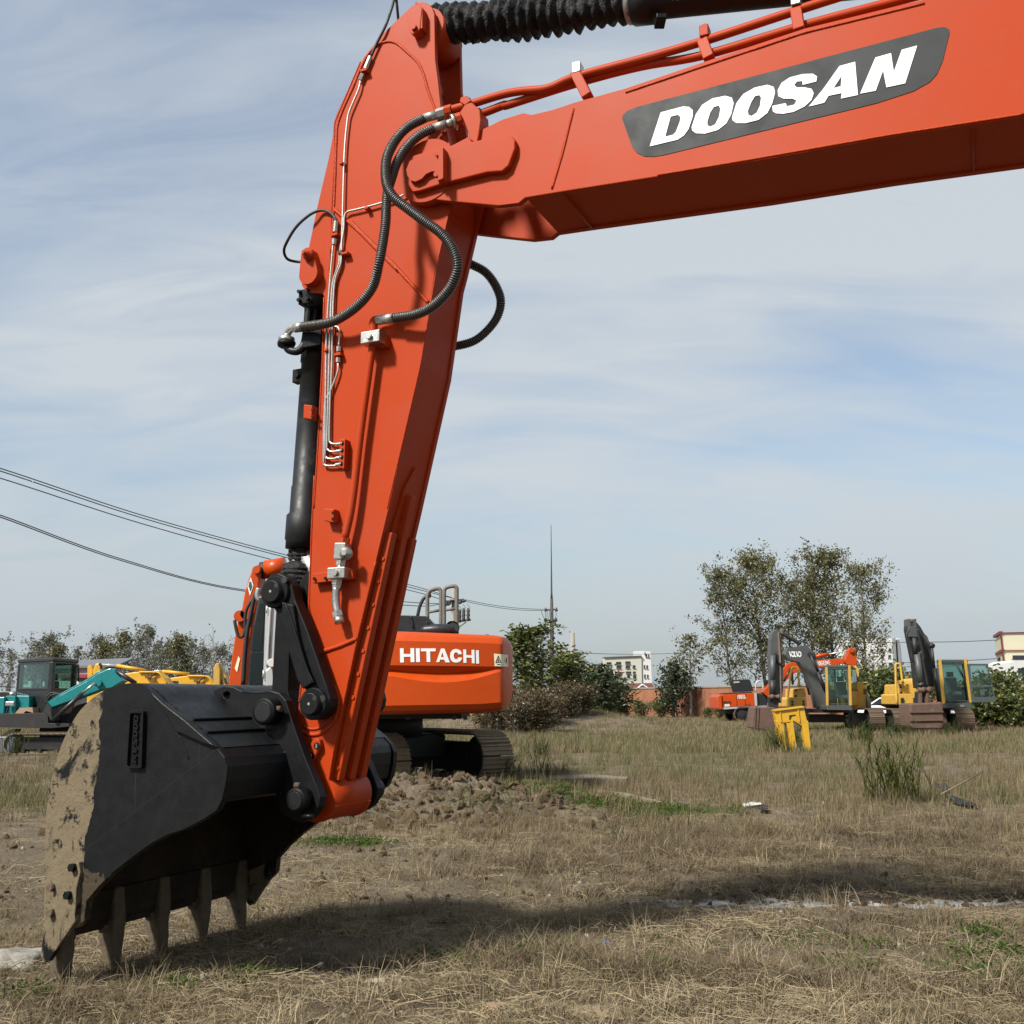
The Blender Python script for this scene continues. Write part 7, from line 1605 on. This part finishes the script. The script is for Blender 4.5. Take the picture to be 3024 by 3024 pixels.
patch([('u', (1250, 250), .35, .25, 170), ('u', (1550, 270), .55, .28, 260), ('u', (1850, 300), .35, .25, 150), ('u', (60, 485), .22, .10, 90), ('z', (1700, 975), .07, .03, 16), ('z', (1780, 1065), .16, .04, 24), ('z', (980, 1150), .06, .03, 14), ('z', (1640, 1175), .06, .03, 10), ('z', (1900, 1170), .10, .04, 14),
       ('u', (560, 1130), .12, .05, 12), ('u', (1100, 1080), .08, .04, 8), ('u', (1880, 1180), .07, .04, 10), ('u', (760, 310), .2, .12, 40), ('o', (220, 1050), .05, .03, 14), ('z', (170, 270), .3, .2, 60), ('o', (1400, 1010), .12, .05, 12), ('o', (1800, 940), .1, .04, 8), ('z', (900, 1010), .3, .08, 12), ('u', (1560, 440), .2, .1, 14)],
      'green_weeds', 'weed', GREENW, 'low bright green weeds in patches', .7, 1.4, 6)
patch([('z', (700, 780), .14, .08, 9), ('z', (900, 790), .05, .03, 4), ('z', (1430, 960), .16, .06, 8), ('u', (980, 560), .20, .10, 9), ('u', (1200, 620), .16, .1, 8), ('u', (450, 640), .3, .15, 8), ('u', (850, 1080), .1, .05, 5), ('u', (1270, 1270), .06, .03, 4), ('u', (200, 1340), .14, .06, 8), ('u', (1650, 1180), .25, .08, 10), ('o', (1150, 1080), .10, .05, 6), ('z', (350, 1140), .2, .08, 8), ('z', (1200, 1190), .2, .05, 8), ('z', (1600, 1240), .25, .08, 9), ('z', (250, 450), .9, .4, 16), ('z', (1300, 480), .9, .4, 14), ('u', (1700, 560), .5, .3, 14), ('z', (880, 120), .5, .3, 10), ('z', (1400, 200), .4, .3, 9)],
      'straw_stalks', 'stalks', STRAW, 'upright pale straw stalks in clumps', .7, 1.3, 6)
patch([('u', (1100, 420), .8, .35, 60), ('z', (150, 480), .8, .4, 70), ('u', (1750, 700), .6, .3, 60), ('z', (1100, 420), 1.2, .4, 60), ('u', (600, 330), .6, .3, 40), ('u', (1000, 1150), .5, .12, 70), ('z', (300, 1200), .5, .12, 70), ('z', (1500, 1250), .6, .12, 70), ('o', (700, 1100), .3, .1, 40), ('z', (900, 900), .7, .15, 60), ('u', (300, 900), .5, .2, 50)], 'dark_grass_patches', 'tuft', BROWNG, 'darker brown grass patches', .9, 1.6, 6)
patch([('u', (300, 640), .5, .25, 16), ('u', (1300, 1000), .6, .2, 16), ('z', (1200, 900), .7, .15, 22), ('z', (600, 980), .6, .15, 16), ('o', (900, 1000), .4, .12, 12), ('z', (1500, 1100), .5, .12, 16), ('u', (900, 1200), .6, .12, 14)], 'sprouting_grass', 'stub', MIXG, 'short greenish grass sprouting between the straw', .8, 1.5, 5)
REEDS = [('z', (1190, 215), 6, .8, 1.45, 'tall green reed clump before the open-door machine'), ('u', (1130, 130), 4, .5, .9, 'green reeds beside the dirt mound and tracks'), ('h', (1200, 1560), 5, .5, 1.0, 'slim green reeds right of the tracks'), ('m', (300, 930), 7, .6, 1.1, 'reeds around the left prong of the yellow frame'), ('m', (470, 900), 7, .6, 1.1, 'reeds behind the yellow frame right prong'), ('m', (900, 880), 7, .8, 1.3, 'reeds in the grass left of the tall reed clump'), ('m', (1100, 850), 5, .8, 1.2, 'reeds before the brown bucket'), ('m', (1500, 830), 4, .6, 1.0, 'small reeds right of the brown bucket'), ('p', (60, 1640), 4, .6, 1.0, 'reeds before the dozer blade at left')]
rc = [clump('reed', 300 + i) for i in range(3)]; rme = []
for b in rc:
    me = bpy.data.meshes.new('reed'); me.from_pydata(b.v, [], b.f); me.materials.append(REED); rme.append(me)
for (fr, p, n, s0, s1, lab) in REEDS:
    c = ground(fr, p); o = thing('reed_clump', lab, 'reeds', (c.x, c.y, gz(c.x, c.y)), 0, 'reed clumps in the field')
    for k in range(n):
        r = bpy.data.objects.new('reed_stems', rme[k % 3]); COL.objects.link(r); r.parent = o; r.location = (random.gauss(0, .22), random.gauss(0, .22), 0); r.rotation_euler = (0, 0, random.uniform(0, 6.3)); s = random.uniform(s0, s1); r.scale = (s, s, s)
# soil clods and pebbles
def rock(seed, n=2, rough=.35, flat=.7):
    bm = bmesh.new(); bmesh.ops.create_icosphere(bm, subdivisions=n, radius=1.)
    for v in bm.verts: v.co *= 1 + rough * noise.noise(v.co * 1.3 + Vector((seed, 0, 0))) + rough * .5 * noise.noise(v.co * 3.1 + Vector((0, seed, 0))); v.co.z *= flat
    m = MB(); m.add([v.co.copy() for v in bm.verts], [tuple(v.index for v in f.verts) for f in bm.faces], False); bm.free(); return m
CLOD = mat('soil_clod', (.125, .090, .053), .95, var=.3, scale=4, bump=.8, bscale=25, bdist=.03, spec=.15)
PEB = mat('pale_pebble', (.26, .235, .20), .85, var=.4, scale=2)
def proto_rocks(material, n, rough):
    c = bpy.data.collections.new('proto_' + material.name)
    for i in range(n):
        b = rock(i * 3.3, 1 if i % 2 else 2, rough); me = bpy.data.meshes.new('clod'); me.from_pydata(b.v, [], b.f); me.materials.append(material); o = bpy.data.objects.new('clod', me); c.objects.link(o)
    return c
random.seed(15); cl = []
for k in range(2600):
    cx_, cy_, rx, ry = random.choice(((-.95, 12.5, 1.3, .6), (-.95, 12.3, 1.3, .6), (-2.3, 11.9, .8, .5), (.2, 13.4, .7, .6), (-.8, 11.4, 1.6, .5), (2.7, 7.3, 1.6, .22), (2.7, 7.3, 1.6, .22), (-1.2, 8.6, 1.6, .8), (-3.5, 7., 1.5, 1.5)))
    x, y = random.gauss(cx_, rx), random.gauss(cy_, ry); s = abs(random.gauss(0, .035 if y > 10 else .014)) + .008; s = min(s, .11); cl.append(((x, y, gz(x, y) + s * .1), (random.uniform(0, 6), random.uniform(0, 6), random.uniform(0, 6)), (s, s * random.uniform(.6, 1), s * random.uniform(.5, .9))))
scatter('soil_clods', proto_rocks(CLOD, 6, .55), cl, 'crumbled clods of dug soil')
pb_ = pts_in(420, 2.3, 14, lambda x, y: .4 + .6 * soilbare(x, y), .004, .022, 3., pw=0)
scatter('pebbles', proto_rocks(PEB, 5, .35), pb_, 'small pale stones strewn on the soil')
# single stones and scraps
def stone(name, fr, p, size, material, label, cat, seed, rough=.35, dz=.25):
    c = ground(fr, p); b = rock(seed, 3, rough, 1.); b.v = [Vector((c.x + v.x * size[0], c.y + v.y * size[1], gz(c.x, c.y) + v.z * size[2] * .5 + size[2] * dz)) for v in b.v]; b.sm = [True] * len(b.f)
    return tag(b.obj(name, material), label, cat)
LIME = mat('white_limestone', (.27, .255, .22), .85, var=.35, scale=9, dirt=(.10, .08, .055), dirt_amt=.6, dirt_scale=7, bump=.6, bscale=18, bdist=.02)
stone('limestone_rock', 'o', (40, 830), (.17, .16, .10), LIME, 'whitish rock at the left edge beside the bucket corner', 'rock', 1.2, .5)
stone('brick_fragment', 'u', (890, 1420), (.045, .035, .035), mat('pinkish_brick', (.26, .15, .10), .9, var=.2), 'pinkish brick fragment at the bottom of the picture', 'brick', 2.2)
stone('flat_stone', 'u', (1500, 1430), (.15, .09, .03), mat('tan_flat_stone', (.20, .155, .095), .9, var=.2, bump=.4, bscale=12), 'flat tan stone at the bottom right of the brick fragment', 'stone', 3.2, .3)
stone('white_stone', 'z', (1155, 1345), (.03, .025, .022), LIME, 'white stone near the bottom right corner', 'stone', 4.1)
stone('white_chip', 'x', (228, 942), (.06, .05, .04), mat('white_plaster', (.6, .6, .58), .8), 'white chip on the dirt right of the arm nose', 'chip', 5.1, .5)
stone('grey_stone', 'o', (1500, 930), (.05, .04, .02), LIME, 'flat pale stone in the bucket shadow', 'stone', 6.3)
stone('pale_stone', 'u', (210, 1255), (.045, .03, .022), LIME, 'pale stone half buried left of centre', 'stone', 7.7)
stone('blue_scrap', 'u', (1520, 1030), (.022, .018, .014), mat('blue_plastic', (.05, .12, .36), .5), 'small blue plastic scrap on the ground right of the shadow', 'scrap', 8.8, .7)
def shard(name, fr, pts, z, th, material, label, cat):
    P = [ground(fr, p, z) for p in pts]; o = MB().prism(P, (0, 0, -th)); 
    o.v = [v + Vector((0, 0, .01 * noise.noise(v * 9))) for v in o.v]; return tag(o.obj(name, material, bevel=.006), label, cat)
SLABC = mat('crumbling_concrete', (.20, .165, .115), .95, var=.3, scale=3, dirt=(.11, .085, .058), dirt_amt=.6, dirt_scale=3, bump=.6, bscale=14, bdist=.03)
def broken_slab(fr, pts, z, th, seed, label):
    P = [ground(fr, p, z) for p in pts]; Q = []
    for a, b in zip(P, P[1:] + P[:1]):
        for k in range(6): Q.append(a.lerp(b, k / 6) + Vector((noise.noise(Vector((k * 1.7 + a.x * 3, seed, 0))) * .06, noise.noise(Vector((k * 1.3, seed + 5, a.y))) * .06, 0)))
    return tag(MB().prism(Q, (0, 0, -th)).obj('concrete_slab', SLABC, bevel=.012), label, 'slab')
broken_slab('u', [(1195, 95), (1640, 95), (1648, 84), (1420, 70), (1205, 76)], .11, .14, 1., 'broken concrete slab lying right of the dirt mound')
broken_slab('u', [(1470, 168), (1560, 172), (1840, 232), (1835, 222), (1650, 178), (1500, 160)], .05, .10, 2., 'narrow concrete edge strip right below the broken slab')
shard('plastic_scrap', 'z', [(360, 232), (415, 222), (470, 226), (470, 236), (410, 240), (372, 246)], .025, .012, mat('white_plastic', (.55, .55, .54), .5), 'bent white plastic scrap in the dry grass', 'scrap')
BLKP = mat('black_sheet', (.014, .014, .015), .75, spec=.2, var=.6, scale=12)
shard('plastic_sheet', 'z', [(470, 236), (510, 245), (500, 268), (440, 258)], .04, .01, BLKP, 'dark scrap beside the bent white plastic', 'scrap')
shard('plastic_sheet', 'z', [(1435, 120), (1500, 118), (1540, 190), (1665, 230), (1660, 242), (1560, 228), (1470, 165)], .05, .02, BLKP, 'torn black plastic sheet right of the tall reeds', 'scrap')
tag(MB().tube([ground('z', (1470, 180), .10), ground('z', (1600, 110), .22), ground('z', (1705, 55), .30)], [.009, .008, .005], 6).obj('dry_stalk', STRAW), 'long dry stalk leaning over the black plastic', 'stalk')
tag(MB().tube([ground('u', (320, 1390), .02), ground('u', (560, 1340), .03), ground('u', (800, 1298), .02)], [.005, .005, .003], 6).obj('dry_stalk', STRAW), 'long straw lying near the bottom left of centre', 'stalk')
tag(MB().tube([ground('o', (1390, 850), .03), ground('o', (1560, 1000), .03), ground('o', (1690, 1075), .01)], [.004, .004, .003], 6).obj('dry_stalk', STRAW), 'long straw lying across the bucket shadow', 'stalk')
